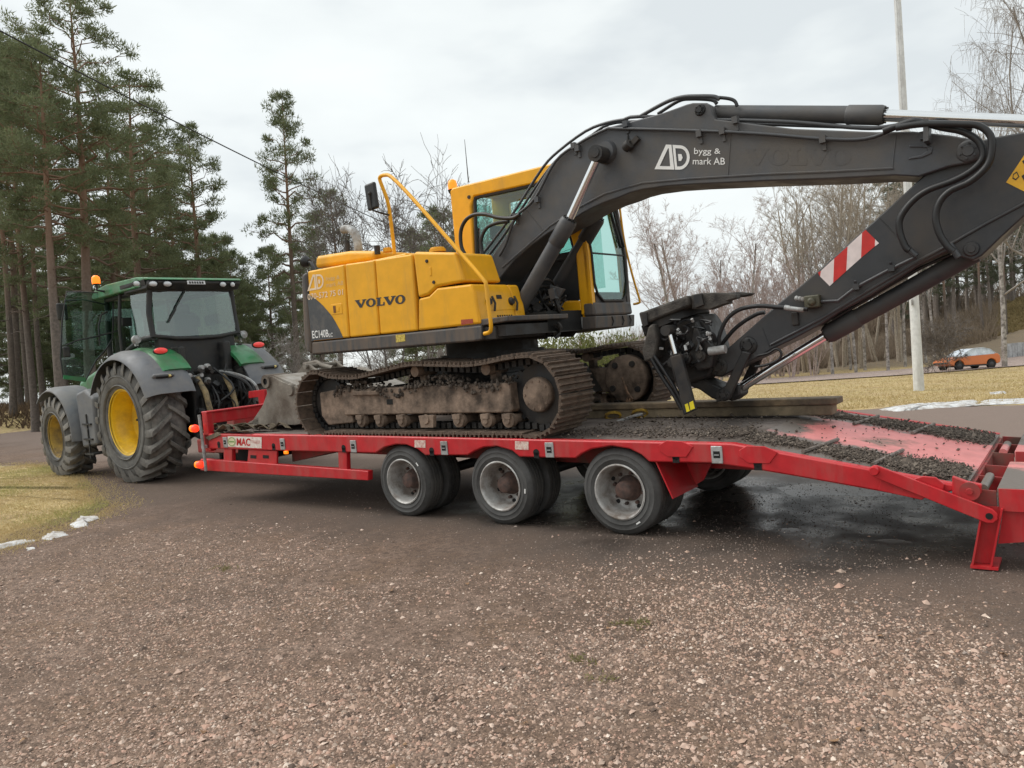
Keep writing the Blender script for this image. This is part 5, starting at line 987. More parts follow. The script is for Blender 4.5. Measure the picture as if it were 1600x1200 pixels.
# roof with light band
b = MB(); b.prism([(-.62, 3.315), (-.57, 3.355), (-.2, 3.40), (.9, 3.41), (1.35, 3.36), (1.5, 3.26), (1.45, 3.20), (-.3, 3.22), (-.45, 3.315)], -.86, .86); B_('cab_roof', b, jgreen, bevel=.05, seg=4)
b = MB(); b.prism([(-.585, 3.312), (-.60, 3.27), (-.50, 3.17), (.3, 3.17), (.3, 3.28), (-.3, 3.312)], -.84, .84); B_('light_band', b, tblack, bevel=.02)
b = MB(); b.plate([(-.5, .84, 3.24), (.35, .865, 3.26), (.35, .865, 3.32), (-.5, .86, 3.33)], .012); B_('roof_trim', b, tblack)
lampw = M('lamp_glass', (.62, .64, .66), .12, spec=.8)
for px, ry in ((214, .055), (240, .075), (262.5, .075), (349, .06), (364, .045)):
    p = TT(px, 448, 0, -.60); b = MB(); b.ball((-.59, p.y, 3.245), (.045, ry, .045), 12); lw = B_('roof_lamp', b, lampw)
    b = MB(); b.lathe([(ry+.008, .0), (ry+.014, .02), (ry+.008, .03)], (-.575, p.y, 3.245), (-1, 0, 0), 16); B_('lamp_ring', b, tblack, lw)
pa, pb = TT(293, 444, 0, -.615), TT(321, 444, 0, -.615)
b = MB(); b.plate([(-.615, pa.y, 3.24), (-.615, pb.y, 3.24), (-.605, pb.y, 3.302), (-.605, pa.y, 3.302)], .008); npl = B_('number_plate', b, M('plate_white', (.62, .63, .64), .4))
b = MB(); w = pb.y-pa.y
for k in range(6):
    y0 = pa.y+w*(.1+k*.14); b.plate([(-.6225, y0, 3.252), (-.6225, y0+w*.09, 3.252), (-.612, y0+w*.09, 3.29), (-.612, y0, 3.29)], .003)
B_('plate_characters', b, tblack, npl)
# orange beacon beside the roof
p = TT(150, 440, 1, .98); b = MB(); b.tube([(p.x, .86, 3.3), (p.x, .98, 3.32), (p.x, .98, p.z-.02)], .02, 6); b.lathe([(.05, -.03), (.055, 0), (.03, .01)], (p.x, .98, p.z-.02), (0, 0, 1), 14); bk = B_('beacon_stalk', b, tblack)
b = MB(); b.lathe([(.066, -.02), (.07, .05), (.06, .10), (.03, .125), (0, .13)], (p.x, .98, p.z-.02), (0, 0, 1), 18); B_('beacon_lens', b, amberlit, bk)
# open door: frame and pane on the plane x = 1.22
dq = [(104, 455.5), (177, 458), (176, 528), (166, 545), (150, 563), (140, 582), (133, 596), (99, 591.5), (94.5, 560), (97, 500)]
dp = [TT(x, y, 0, 1.22) for x, y in dq]; dg_ = glassmat('door_glass', (.78, .94, .88), .6, .86)
b = MB(); b.plate(dp, .008); door = B_('door', b, dg_)
b = MB(); b.tube(dp, .014, 6, closed=True); B_('door_frame', b, tblack, door)
b = MB(); b.plate([TT(x, y, 0, 1.20) for x, y in ((99, 586), (134, 590), (133, 597), (99, 592))], .02); B_('door_trim', b, jgreen, door)
b = MB(); b.tube([TT(x, y, 0, 1.16) for x, y in ((102, 540), (120, 532), (150, 526), (176, 519), (187, 516), (188, 505), (183, 498))], .014, 6); b.tube([TT(x, y, 0, 1.18) for x, y in ((156, 540), (154, 510), (158, 492), (168, 487))], .016, 6); B_('door_handle', b, tblack, door)
b = MB(); b.box(TT(104, 550, 0, 1.15), (.05, .11, .18)); B_('door_latch', b, tblack, door, bevel=.02)
b = MB(); b.box(TT(97, 487, 0, 1.5), (.08, .17, .30)); mq = B_('mirror', b, tblack, bevel=.03)
b = MB(); b.tube([TT(100, 470, 0, 1.5), TT(130, 468, 0, 1.4), (1.28, .72, 3.1)], .014, 6); B_('mirror_arm', b, tblack, mq)
b = MB(); p = TT(373, 475, 0, -.3); b.tube([(1.3, -.7, 3.1), (1.2, -1.15, 3.05), (1.2, -1.2, 2.95)], .014, 6); b.box((1.2, -1.2, 2.8), (.08, .2, .32)); B_('mirror', b, tblack, bevel=.02)
# rear linkage between the wheels
b = MB(); b.box((-.55, 0, 1.3), (.5, .8, .9)); b.box((-.5, .42, 1.9), (.3, .12, .6)); b.box((-.5, -.42, 1.95), (.3, .14, .6)); B_('hitch_housing', b, tblack, bevel=.04)
rg = random.Random(8); 
for k in range(22):
    b = MB(); y, z = .33+rg.uniform(-.26, .2), 1.72+rg.uniform(-.16, .12); b.lathe([(0, 0), (.035, 0), (.042, .02), (.042, .09), (.02, .1)], (-.95+rg.uniform(-.05, .1), y, z), (1, 0, 0), 10); B_('hydraulic_coupler', b, black if k % 3 else galv)
tan = M('worn_lift_rod', (.36, .27, .13), .6, dirt=(.10, .085, .06), damt=.4, dscale=8)
for s in (1, -1):
    b = MB(); b.tube([(-.95, s*.24+.14, 1.66), (-1.12, s*.24+.12, 1.4), (-1.2, s*.24+.08, .85)], [.035, .05, .045], 8); B_('lift_rod', b, tan)
    b = MB(); b.tube([(-.3, s*.42, .62), (-.8, s*.44, .72), (-1.25, s*.45, .60)], .05, 8); b.ball((-1.27, s*.45, .6), .075, 10); B_('lower_link', b, tblack)
    b = MB(); b.tube([(-.62, s*.32, 1.72), (-.95, s*.40, 1.60), (-1.02, s*.40, 1.56)], .05, 8); B_('lift_arm', b, tblack)
b = MB()
for k in range(15):
    y = rg.uniform(-.55, .35); P = [(-.85, y, rg.uniform(1.5, 1.85))]
    for j in range(3): P.append((-.9-rg.random()*.35, y+rg.uniform(-.22, .22), P[-1][2]-rg.uniform(.15, .42)))
    b.tube(smooth_pts(P, 4), rg.choice((.012, .016, .02)), 5)
for k in range(12): b.box((-.95, rg.uniform(-.45, .45), rg.uniform(1.0, 1.55)), (.12, .1, .09), Euler((rg.random(), rg.random(), 0)).to_matrix())
B_('hydraulic_hoses', b, hose, kind='stuff')
for y in (-.30, -.42):
    b = MB(); b.tube(smooth_pts([(-.8, y+.3, 1.72), (-1.1, y+.1, 1.62), (-1.3, y-.05, 1.42), (-1.38, y-.08, 1.0), (-1.6, y, .75)], 5), .025, 6); B_('hydraulic_hose', b, galv if y < -.4 else hose)
b = MB(); b.box((-.9, 0, .55), (1.0, .12, .1)); b.box((-1.3, 0, .6), (.2, .25, .2)); B_('drawbar_hitch', b, tblack, bevel=.02)
# ------------------------------------------------------------------ trees
def seg_arrays(segs, n):
    A = np.array([s[0] for s in segs]); B = np.array([s[1] for s in segs]); r0 = np.array([s[2] for s in segs]); r1 = np.array([s[3] for s in segs])
    D = B-A; D /= np.linalg.norm(D, axis=1, keepdims=True)+1e-9
    up = np.where(np.abs(D[:, 2:3]) > .9, np.array([[1., 0, 0]]), np.array([[0, 0, 1.]])); U = np.cross(D, up); U /= np.linalg.norm(U, axis=1, keepdims=True)+1e-9; W = np.cross(D, U)
    ang = np.arange(n)*2*math.pi/n; c, s = np.cos(ang), np.sin(ang)
    ring = U[:, None]*c[None, :, None]+W[:, None]*s[None, :, None]
    V = np.concatenate([A[:, None]+ring*r0[:, None, None], B[:, None]+ring*r1[:, None, None]], 1).reshape(-1, 3)
    k = np.arange(len(segs))[:, None]*2*n; j = np.arange(n)[None]; j2 = (j+1) % n
    F = np.stack([k+j, k+j2, k+n+j2, k+n+j], -1).reshape(-1, 4); return V, F
def np_mesh(name, V, F, mat, smooth=True):
    me = bpy.data.meshes.new(name); k = F.shape[1]; me.vertices.add(len(V)); me.vertices.foreach_set('co', np.ascontiguousarray(V, np.float32).ravel())
    me.loops.add(F.size); me.loops.foreach_set('vertex_index', np.ascontiguousarray(F, np.int32).ravel()); me.polygons.add(len(F))
    me.polygons.foreach_set('loop_start', np.arange(len(F), dtype=np.int32)*k); me.polygons.foreach_set('loop_total', np.full(len(F), k, np.int32))
    me.polygons.foreach_set('use_smooth', np.full(len(F), smooth)); me.materials.append(mat); me.update(calc_edges=True); return me
def segs_mesh(name, segs, mat, n=5): return np_mesh(name, *seg_arrays(segs, n), mat)
def leafmat(name, c1, c2, rough=.7):
    m = bpy.data.materials.new(name); m.use_nodes = True; nt = m.node_tree; N = nt.nodes.new; L = nt.links.new; b = nt.nodes['Principled BSDF']; b.inputs['Roughness'].default_value = rough; b.inputs['Specular IOR Level'].default_value = .25
    g = N('ShaderNodeNewGeometry'); mi = N('ShaderNodeMix'); mi.data_type = 'RGBA'; mi.inputs['A'].default_value = (*c1, 1); mi.inputs['B'].default_value = (*c2, 1)
    oi = N('ShaderNodeObjectInfo'); ad = N('ShaderNodeMath'); ad.operation = 'MULTIPLY_ADD'; ad.inputs[1].default_value = .35; ml = N('ShaderNodeMath'); ml.operation = 'MULTIPLY'; ml.inputs[1].default_value = .65
    L(g.outputs['Random Per Island'], ml.inputs[0]); L(oi.outputs['Random'], ad.inputs[0]); L(ml.outputs[0], ad.inputs[2]); L(ad.outputs[0], mi.inputs['Factor']); L(mi.outputs['Result'], b.inputs['Base Color'])
    t = N('ShaderNodeBsdfTranslucent'); L(mi.outputs['Result'], t.inputs[0]); ms = N('ShaderNodeMixShader'); ms.inputs[0].default_value = .42
    L(b.outputs[0], ms.inputs[1]); L(t.outputs[0], ms.inputs[2]); L(ms.outputs[0], nt.nodes['Material Output'].inputs[0]); MATS[name] = m; return m
def barkmat(name, lo, hi, z0, z1, bump=.6):
    m = M(name, lo, .9, bump=bump, bscale=25, var=.3, dscale=3); nt = m.node_tree; N = nt.nodes.new; L = nt.links.new; b = nt.nodes['Principled BSDF']
    src = b.inputs['Base Color'].links[0].from_socket; tc = N('ShaderNodeTexCoord'); sx = N('ShaderNodeSeparateXYZ'); L(tc.outputs['Object'], sx.inputs[0])
    mr = N('ShaderNodeMapRange'); mr.inputs[1].default_value = z0; mr.inputs[2].default_value = z1; L(sx.outputs[2], mr.inputs[0]); mi = N('ShaderNodeMix'); mi.data_type = 'RGBA'; L(mr.outputs[0], mi.inputs['Factor']); L(src, mi.inputs['A']); mi.inputs['B'].default_value = (*hi, 1); L(mi.outputs['Result'], b.inputs['Base Color']); return m
needle = leafmat('pine_needles', (.130, .155, .078), (.220, .245, .135))
needle2 = leafmat('spruce_needles', (.095, .112, .070), (.165, .172, .112))
juniper = leafmat('shrub_leaves', (.11, .13, .04), (.24, .24, .085))
pbark = barkmat('pine_bark', (.135, .112, .096), (.24, .145, .095), 4, 8)
sbark = barkmat('forest_bark', (.20, .17, .148), (.22, .185, .16), 4, 10)
bbark = M('birch_bark', (.42, .39, .36), .8, dirt=(.10, .085, .075), damt=.4, dscale=3, var=.2)
gbark = M('grey_twigs', (.27, .24, .215), .85, var=.25)
rtwig = M('reddish_twigs', (.40, .32, .295), .85, var=.25)
ytwig = M('ochre_twigs', (.37, .315, .25), .85, var=.25)
dtwig = M('dark_twigs', (.135, .115, .10), .85, var=.25)
def tufts(C, R, per, Ln, wd, rg, flat=.6, upb=.5):
    n = len(C)*per; c = np.repeat(C, per, 0); r = np.repeat(R, per)
    d = rg.normal(size=(n, 3)); d /= np.linalg.norm(d, axis=1, keepdims=True); rad = rg.random(n)**.45
    off = d*(rad*r)[:, None]; off[:, 2] *= flat; p = c+off
    dr = d*.8+rg.normal(size=(n, 3))*.5; dr[:, 2] += upb; dr /= np.linalg.norm(dr, axis=1, keepdims=True)
    sd = np.cross(dr, rg.normal(size=(n, 3))); sd /= np.linalg.norm(sd, axis=1, keepdims=True)
    L_ = Ln*(.6+.8*rg.random(n))[:, None]; w = wd*(.7+.6*rg.random(n))[:, None]
    V = np.stack([p-sd*w, p+sd*w, p+dr*L_], 1).reshape(-1, 3); return V, np.arange(n*3).reshape(-1, 3)
def wob(p, q, k, amp, rg):
    P = [p+(q-p)*t for t in np.linspace(0, 1, k+1)]; return [P[0]]+[x+rg.normal(size=3)*amp for x in P[1:-1]]+[P[-1]]
def conifer(seed, h, base, spread, kind='pine', nb=46, per=60, lean=(0, 0), prof=None, dead=8, tl=.14, tw=.019, r0=None):
    """returns trunk mesh and crown mesh; branches end in uneven clumps of needle tufts"""
    rg = np.random.default_rng(seed); r0 = r0 or h*.0135; segs = []; C = []; R = []
    tr_ = [np.array([lean[0]*t*t*h+.10*math.sin(t*5+seed)*(t > .05)*h/14, lean[1]*t*t*h+.08*math.sin(t*4+seed*2)*h/14, t*h]) for t in np.linspace(0, 1, 15)]
    tr_[0][2] = -.4
    rad = [r0*(1-.93*t**1.15)+(.35*r0 if t == 0 else 0) for t in np.linspace(0, 1, 15)]
    for i in range(14): segs.append((tr_[i], tr_[i+1], rad[i], rad[i+1]))
    at = lambda t: (tr_[min(int(t*14), 13)]*(1-(t*14-min(int(t*14), 13)))+tr_[min(int(t*14), 13)+1]*(t*14-min(int(t*14), 13)))
    prof = prof or (lambda u: (math.sin(min(1, u*1.9+.18)*math.pi/2)*(1-u)**.62+.10))
    tsegs = segs; bs = []
    for k in range(nb):
        u = ((k+rg.random())/nb)**.92; t = base+(1-base)*u*.985; a = k*2.399+rg.normal()*.4; L_ = spread*prof(u)*rg.uniform(.6, 1.15)
        rise = (-.10+.75*u) if kind == 'pine' else (-.38+.75*u); p = at(t); q = p+np.array([math.cos(a), math.sin(a), rise+rg.normal()*.12])*L_
        P = wob(p, q, 4, L_*.055, rg); rb = max(.012, r0*(1-t)*.42+.012)
        for i in range(4): bs.append((P[i], P[i+1], rb*(1-i*.22), rb*(1-(i+1)*.22)))
        nsub = max(2, int(L_*3.4))
        for s in range(nsub):
            v = rg.uniform(.32, 1.0) if kind == 'pine' else rg.uniform(.12, 1.0); i = min(int(v*4), 3); o = P[i]+(P[i+1]-P[i])*(v*4-i)
            e = o+np.array([math.cos(a+rg.normal()*.9), math.sin(a+rg.normal()*.9), rg.uniform(-.1, .45) if kind == 'pine' else rg.uniform(-.45, .1)])*L_*rg.uniform(.14, .34)
            bs.append((o, e, .012, .005)); C.append(e); R.append(rg.uniform(.17, .36)*(.6+.4*min(1, L_)))
        C.append(P[-1]); R.append(rg.uniform(.2, .4))
    C.append(at(.99)); R.append(.25)
    for k in range(dead):
        t = rg.uniform(base*.45, base*1.05); a = rg.random()*6.28; L_ = spread*rg.uniform(.2, .55); p = at(t); P = wob(p, p+np.array([math.cos(a), math.sin(a), rg.uniform(-.25, .2)])*L_, 4, L_*.1, rg)
        for i in range(4): bs.append((P[i], P[i+1], .022*(1-i*.2), .022*(1-(i+1)*.2)))
    V1, F1 = seg_arrays(tsegs, 10); V2, F2 = seg_arrays(bs, 4)
    tm = np_mesh('trunk', np.concatenate([V1, V2]), np.concatenate([F1, F2+len(V1)]), pbark if kind == 'pine' else sbark)
    V, F = tufts(np.array(C), np.array(R), per, tl, tw, rg, .62 if kind == 'pine' else .4, .5 if kind == 'pine' else .05)
    return tm, np_mesh('crown', V, F, needle if kind == 'pine' else needle2, False)
def bare(seed, h, spread=.35, levels=5, trunks=1, mat=gbark, tmat=None, droop=0., first=.28, r0=None, kids=(7, 5, 4, 4), ratio=.5, up=.55, rt=.006, hang=0):
    rg = np.random.default_rng(seed); r0 = r0 or h*.011; T_ = []; B = []
    def grow(p, d, L_, r, lv):
        k = 4 if lv < 2 else 3; q = p; dd = d.copy(); pts = [p]
        for i in range(k):
            dd = dd+rg.normal(size=3)*(.05 if lv == 0 else .16); dd[2] += (.02 if lv == 0 else .04)-droop*(lv >= 2)*.12*(1+i); dd /= np.linalg.norm(dd); q = q+dd*L_/k; pts.append(q)
        r1 = max(rt*.6, r*.35 if lv == 0 else r*.4)
        for i in range(k): (T_ if lv == 0 else B).append((pts[i], pts[i+1], r+(r1-r)*i/k, r+(r1-r)*(i+1)/k))
        if lv+1 >= levels: return
        n = kids[min(lv, len(kids)-1)]; n = max(2, int(n*rg.uniform(.75, 1.3)))
        for j in range(n):
            v = first+(1-first)*(j+rg.random())/n if lv == 0 else rg.uniform(.25, 1.0); i = min(int(v*k), k-1); o = pts[i]+(pts[i+1]-pts[i])*(v*k-i)
            ax = rg.normal(size=3); ax -= dd*ax.dot(dd); ax /= np.linalg.norm(ax)+1e-9; a = rg.uniform(.45, .85)
            nd = dd*math.cos(a)+ax*math.sin(a); nd[2] += up*.45*(lv < 2); nd /= np.linalg.norm(nd)
            rr = max(rt, (r+(r1-r)*v)*.55); grow(o, nd, L_*ratio*rg.uniform(.7, 1.25)*(1.25-.6*v if lv == 0 else 1), rr, lv+1)
        if hang and lv >= levels-3:
            for j in range(hang):
                v = rg.random(); i = min(int(v*k), k-1); o = pts[i]+(pts[i+1]-pts[i])*(v*k-i); e = o
                st = np.array([rg.normal()*.12, rg.normal()*.12, -.25]); 
                for s in range(3): e2 = e+st*(1+s*.2)*rg.uniform(.7, 1.6); B.append((e, e2, rt*.9, rt*.6)); e = e2; st[:2] *= .5
    for t in range(trunks):
        a = rg.random()*6.28; off = np.array([math.cos(a), math.sin(a), 0])*(.0 if trunks == 1 else .35*rg.random()); d = np.array([math.cos(a)*spread*.5*(trunks > 1), math.sin(a)*spread*.5*(trunks > 1), 1.]); d /= np.linalg.norm(d)
        grow(off+np.array([0, 0, -.3]), d, h*rg.uniform(.78, 1.) if trunks > 1 else h, r0*(1 if trunks == 1 else .75), 0)
    return segs_mesh('trunk', T_, tmat or mat, 8), segs_mesh('crown', B, mat, 3)
def plant(kind, meshes, px, depth, s, label, cat, group=None, rot=None, at=None, sz=None, dz=0):
    p = at if at is not None else far(px, depth)
    o = thing(kind, label, cat, p+Vector((0, 0, dz)), (0, 0, rot if rot is not None else random.uniform(0, 6.28)), group); o.scale = (s, s, sz or s)
    link(bpy.data.objects.new('trunk', meshes[0]), o); link(bpy.data.objects.new('crown', meshes[1]), o); return o
hz = lambda x: 589.8-.0598*(x-800)
def hh_(px, depth, ytop): p = far(px, depth); return (hz(px)-ytop)*depth/CF+CLOC.z-p.z
PN = [conifer(11, 15, .40, 3.5, nb=58, per=66, dead=16), conifer(12, 15, .45, 2.9, nb=48, per=66, r0=.15), conifer(13, 12, .34, 2.0, nb=54, per=62), conifer(14, 13, .30, 2.2, nb=50, per=64), conifer(15, 9, .10, 2.2, nb=58, per=88, dead=2), conifer(16, 16, .55, 2.6, nb=40, per=64, dead=14, r0=.135)]
PH = [15, 15, 12, 13, 9, 16]
# the tall pine right behind the cab gets its own crooked limbs
TOP = lambda ms: max(v.co.z for v in ms[1].vertices)
PH = [TOP(m) for m in PN]
def pine(i, px, depth, ytop, label, group=None, wide=1., rot=None):
    s = hh_(px, depth, ytop)/PH[i]; return plant('pine_tree', PN[i], px, depth, s*wide, label, 'tree', group, rot, sz=s)
pine(0, 148, 26, -38, 'tallest pine with reddish upper trunk rising right behind the tractor cab', rot=.6)
big2 = conifer(21, 13, .50, 2.6, nb=40, per=70, lean=(-.02, .0)); s = hh_(98, 24, 60)/13; plant('pine_tree', big2, 98, 24, s, 'pine with a bare orange trunk leaning left of the tractor beacon', 'tree', rot=.2)
pine(1, -40, 27, -20, 'pine half cut off by the left edge of the picture')
pine(3, 232, 31, 105, 'broad pine rising above the tractor roof right of the tallest pine', wide=1.1)
pine(2, 322, 32, 186, 'slender young pine with open crown just left of the sky gap', wide=.95)
pine(2, 468, 33, 138, 'lone slender pine with long bare trunk between sky gap and excavator', wide=.76, rot=2)
LP = 'pines in the wood behind the tractor'
lpl = 'scots pine standing in the wood behind the tractor'
for i, (k, px, d, yt) in enumerate([(5, 20, 38, 40), (5, 46, 44, 60), (5, 70, 40, 90), (5, -25, 46, 40), (3, 195, 44, 200), (3, 262, 46, 240), (2, 285, 38, 250), (4, 350, 50, 360), (1, 50, 34, 60), (4, 150, 58, 330), (4, 215, 56, 330), (5, -70, 40, 20), (5, -120, 36, 0), (2, 250, 40, 190), (4, 36, 62, 400), (4, 120, 64, 380), (4, 180, 66, 360), (3, -60, 60, 200), (4, 70, 70, 420), (4, 268, 60, 380), (4, 230, 48, 400), (3, 100, 34, 130), (3, 30, 40, 150), (3, 192, 35, 170), (4, 30, 48, 340), (4, -25, 46, 310), (4, 85, 52, 350), (4, 100, 50, 440), (4, 140, 46, 400), (4, 285, 44, 400), (4, 325, 40, 420), (4, 20, 58, 440)]):
    pine(k, px, d, yt, lpl, LP)
mp_ = 'low bushy pine behind the gap between tractor and excavator'
for (px, d, yt) in [(432, 38, 378), (372, 36, 385), (402, 46, 440), (345, 34, 400), (460, 42, 420), (490, 48, 400), (330, 50, 360), (385, 58, 430), (310, 42, 420)]: pine(4, px, d, yt, mp_, 'low pines behind the gap')
for (px, d, yt, lb) in [(535, 31, 292, 'broad dark pine behind the exhaust pipe of the excavator'), (505, 36, 330, 'smaller pine left of the exhaust pipe behind the hood'), (692, 36, 318, 'dark pine behind the excavator cab beacon'), (655, 44, 352, 'low pine behind the yellow handrail'), (735, 40, 350, 'pine mostly hidden behind the excavator cab')]: pine(4 if px > 600 else 3, px, d, yt, lb, wide=1.05)
# bare trees
AP = [bare(31, 4.2, .9, 5, 3, dtwig, dtwig, first=.3, kids=(7, 5, 5, 5), ratio=.55, rt=.006), bare(32, 3, 1.2, 5, 4, gbark, kids=(6, 6, 5, 5), ratio=.6, rt=.006)]
plant('apple_tree', AP[0], 612, 21, hh_(600, 21, 222)/TOP(AP[0])*.72, 'large bare apple tree with upright shoots behind the handrail and mirror', 'tree', rot=.4, sz=hh_(600, 21, 222)/TOP(AP[0]))
plant('apple_tree', AP[0], 672, 24, hh_(672, 24, 262)/TOP(AP[0]), 'bare fruit tree between the handrail and the excavator cab', 'tree', rot=2.2)
for px, d, yt, lb in [(428, 24, 480, 'bare grey bush between the far fender and the counterweight'), (640, 22, 500, 'bare bush below the excavator body above the tracks')]: plant('bare_bush', AP[1], px, d, hh_(px, d, yt)/TOP(AP[1]), lb, 'bush')
BR = [bare(41, 9.5, .4, 5, 1, rtwig, bbark, first=.22, kids=(14, 6, 6, 6), ratio=.42, rt=.006, droop=.15), bare(42, 9, .5, 5, 2, rtwig, gbark, first=.25, kids=(9, 6, 6, 6), ratio=.42, rt=.006), bare(43, 7, .45, 5, 5, rtwig, rtwig, first=.2, kids=(9, 6, 5, 5), ratio=.36, rt=.007, up=1.), bare(44, 12, .35, 5, 3, ytwig, ytwig, first=.22, kids=(12, 6, 5, 5), ratio=.36, rt=.007, up=1.1), bare(45, 12, .3, 5, 1, gbark, bbark, first=.4, kids=(11, 6, 5, 4), ratio=.32, rt=.007)]
BH = [TOP(m) for m in BR]
def birch(i, px, d, yt, lb, grp=None, rot=None, wide=1.): s = hh_(px, d, yt)/BH[i]; return plant('birch_tree' if i in (0, 4) else 'bare_tree', BR[i], px, d, s*wide, lb, 'tree', grp, rot, sz=s)
birch(0, 1056, 38, 296, 'pale birch with wide low limb rising right of the cab window', rot=1.0, wide=1.2)
birch(1, 1092, 42, 318, 'twin-stemmed bare tree next to the pale birch under the boom', wide=1.15)
birch(0, 1178, 44, 305, 'tall birch above the reddish thicket under the middle of the boom', rot=3, wide=1.15)
birch(0, 1128, 50, 340, 'thin birch half hidden in the thicket under the boom')
for px, d, yt in [(1095, 46, 455), (1125, 48, 420), (1150, 45, 400), (1175, 50, 395), (1200, 47, 380), (1222, 50, 410), (1245, 52, 370), (1215, 56, 400), (1140, 56, 430), (1075, 52, 470), (1190, 42, 440), (1235, 45, 430), (1268, 48, 420), (1030, 60, 500), (1005, 58, 505)]: birch(2, px, d, yt, 'reddish leafless thicket stem cluster under the boom', 'reddish thicket under the boom')
for px, d, yt in [(1262, 54, 255), (1290, 52, 235), (1318, 56, 225), (1345, 53, 232), (1375, 57, 240), (1405, 55, 245), (1305, 62, 240), (1360, 64, 250)]: birch(3, px, d, yt, 'tall bare tree with many upright ochre stems behind the arm', 'ochre trees behind the arm')
for px, d, yt in [(1301, 46, 300), (1338, 47, 290), (1352, 50, 310), (1388, 46, 300), (1330, 52, 330), (1415, 50, 290), (1462, 48, 300), (1448, 52, 310), (1278, 50, 330)]: birch(4, px, d, yt, 'thin pale birch trunk at the wood edge beyond the lawn', 'birch trunks at the wood edge')
WB = bare(51, 16, .4, 5, 1, gbark, bbark, first=.3, kids=(13, 6, 5, 3), ratio=.46, rt=.007, droop=.55, hang=3, up=.5)
plant('weeping_birch', WB, 1655, 25, hh_(1655, 25, -150)/TOP(WB), 'weeping birch hanging its twigs in from the upper right corner', 'tree', rot=1.3)
plant('weeping_birch', WB, 1570, 40, hh_(1570, 40, 70)/TOP(WB), 'second weeping birch lower behind the chrome rod on the right', 'tree', rot=4)
SP_ = [conifer(61, 14, .16, 2.3, 'spruce', nb=60, per=50, dead=14, tl=.16), conifer(62, 15, .28, 2.1, 'spruce', nb=46, per=50, dead=20, tl=.16)]
rg0 = random.Random(22); SH = [TOP(m) for m in SP_]
for k in range(34):
    px = 1395+k*8.2+rg0.uniform(-8, 8); d = rg0.uniform(62, 86); i = k % 2; yt = rg0.uniform(215, 300)
    s = hh_(px, d, yt)/SH[i]; plant('spruce_tree', SP_[i], px, d, s*.95, 'dark conifer in the wood above the mossy bank behind the arm', 'tree', 'conifers above the mossy bank', sz=s)
for px, d, yt in [(1480, 56, 250), (1540, 60, 240), (1575, 58, 245)]: pine(5, px, d, yt, 'reddish pine trunk among the dark conifers behind the arm', 'pines above the mossy bank')
# small drooping tree before the orange car
op = far(1486, 36.5); OT = bare(71, 2.0, 1.6, 5, 3, dtwig, dtwig, first=.3, kids=(7, 5, 5, 5), ratio=.62, droop=.45, rt=.009, up=.3); dist = (op-CLOC).dot(_F)
plant('fruit_tree', OT, 0, 0, 105/CF*dist/TOP(OT), 'low drooping bare fruit tree standing in front of the orange car', 'tree', at=op, rot=.5)
# evergreen bush behind the tracks
def bush(seed, w, h_, per=46, n=170, mat=juniper, tl=.09, tw=.016):
    rg = np.random.default_rng(seed); a = rg.random(n)*6.283; r = np.sqrt(rg.random(n))*w; z = h_*(.15+.8*rg.random(n)*np.sqrt(np.maximum(0, 1-(r/w)**2)*.9+.1)); C = np.stack([np.cos(a)*r, np.sin(a)*r, z], 1)
    V, F = tufts(C, rg.uniform(.12, .3, n), per, tl, tw, rg, .8, .6); st = [(np.array([0, 0, -.1]), c, .02, .006) for c in C[::3]]
    return segs_mesh('trunk', st, gbark, 4), np_mesh('crown', V, F, mat, False)
EB = bush(81, 1.0, 2.2)
for px, d, s, lb in [(905, 14.5, 1.0, 'bright green evergreen bush under the excavator cab behind the tracks'), (965, 16, .93, 'green evergreen bush below the cab front, right of the brighter one'), (860, 16, .95, 'green evergreen bush partly behind the slewing ring'), (635, 24, .9, 'evergreen bush seen under the excavator body')]:
    plant('evergreen_bush', EB, px, d, s, lb, 'bush')
# far undergrowth: twiggy brush that nobody could count, and the dead growth on the left bank
rgn = np.random.default_rng(5)
def blades(name, pts, L_, w, mat, lean=.5, kind='stuff'):
    n = len(pts); P = np.array(pts); d = rgn.normal(size=(n, 3))*lean; d[:, 2] = 1; d /= np.linalg.norm(d, axis=1, keepdims=True); a = rgn.random(n)*6.283; sd = np.stack([np.cos(a), np.sin(a), np.zeros(n)], 1); l = L_*(.5+rgn.random(n))[:, None]
    V = np.stack([P-sd*w, P+sd*w, P+d*l], 1).reshape(-1, 3); o = link(bpy.data.objects.new(name, np_mesh(name, V, np.arange(n*3).reshape(-1, 3), mat, False))); o['kind'] = kind; return o
brushm = leafmat('dead_brush', (.19, .15, .115), (.34, .27, .20), .9); heath = leafmat('heather', (.10, .07, .05), (.22, .16, .10), .9)
dryg = leafmat('dry_grass', (.40, .31, .145), (.60, .47, .25), .9); greeng = leafmat('olive_grass', (.30, .30, .11), (.48, .42, .18), .9); moss = leafmat('moss', (.22, .175, .085), (.36, .28, .14), .9)
pts = []
for k in range(9000):
    px, d = random.uniform(-250, 480), random.uniform(36, 50); p = far(px, d)
    if p.x < -36.9+.12*p.y: pts.append(tuple(p))
blades('heather', pts, .5, .05, heath, .6)
pts = [tuple(far(q, random.uniform(48 if q < 900 else 57, 82))) for q in (random.uniform(240, 1300) for k in range(30000))]
blades('undergrowth', pts, 1.6, .03, brushm, .45)
pts = [tuple(far(random.uniform(1180, 1560), random.uniform(57, 70))) for k in range(14000)]
blades('undergrowth', pts, 1.2, .03, brushm, .7)
pts = [tuple(far(random.uniform(900, 1800), random.uniform(84, 100))) for k in range(16000)]
blades('undergrowth', pts, 4., .06, brushm, .35)
pts = [tuple(far(random.uniform(1440, 1800), random.uniform(58, 74))) for k in range(30000)]
blades('moss', pts, .28, .09, moss, 1.0)
ORD = ('first', 'second', 'third', 'fourth', 'fifth', 'sixth', 'seventh', 'eighth', 'ninth')
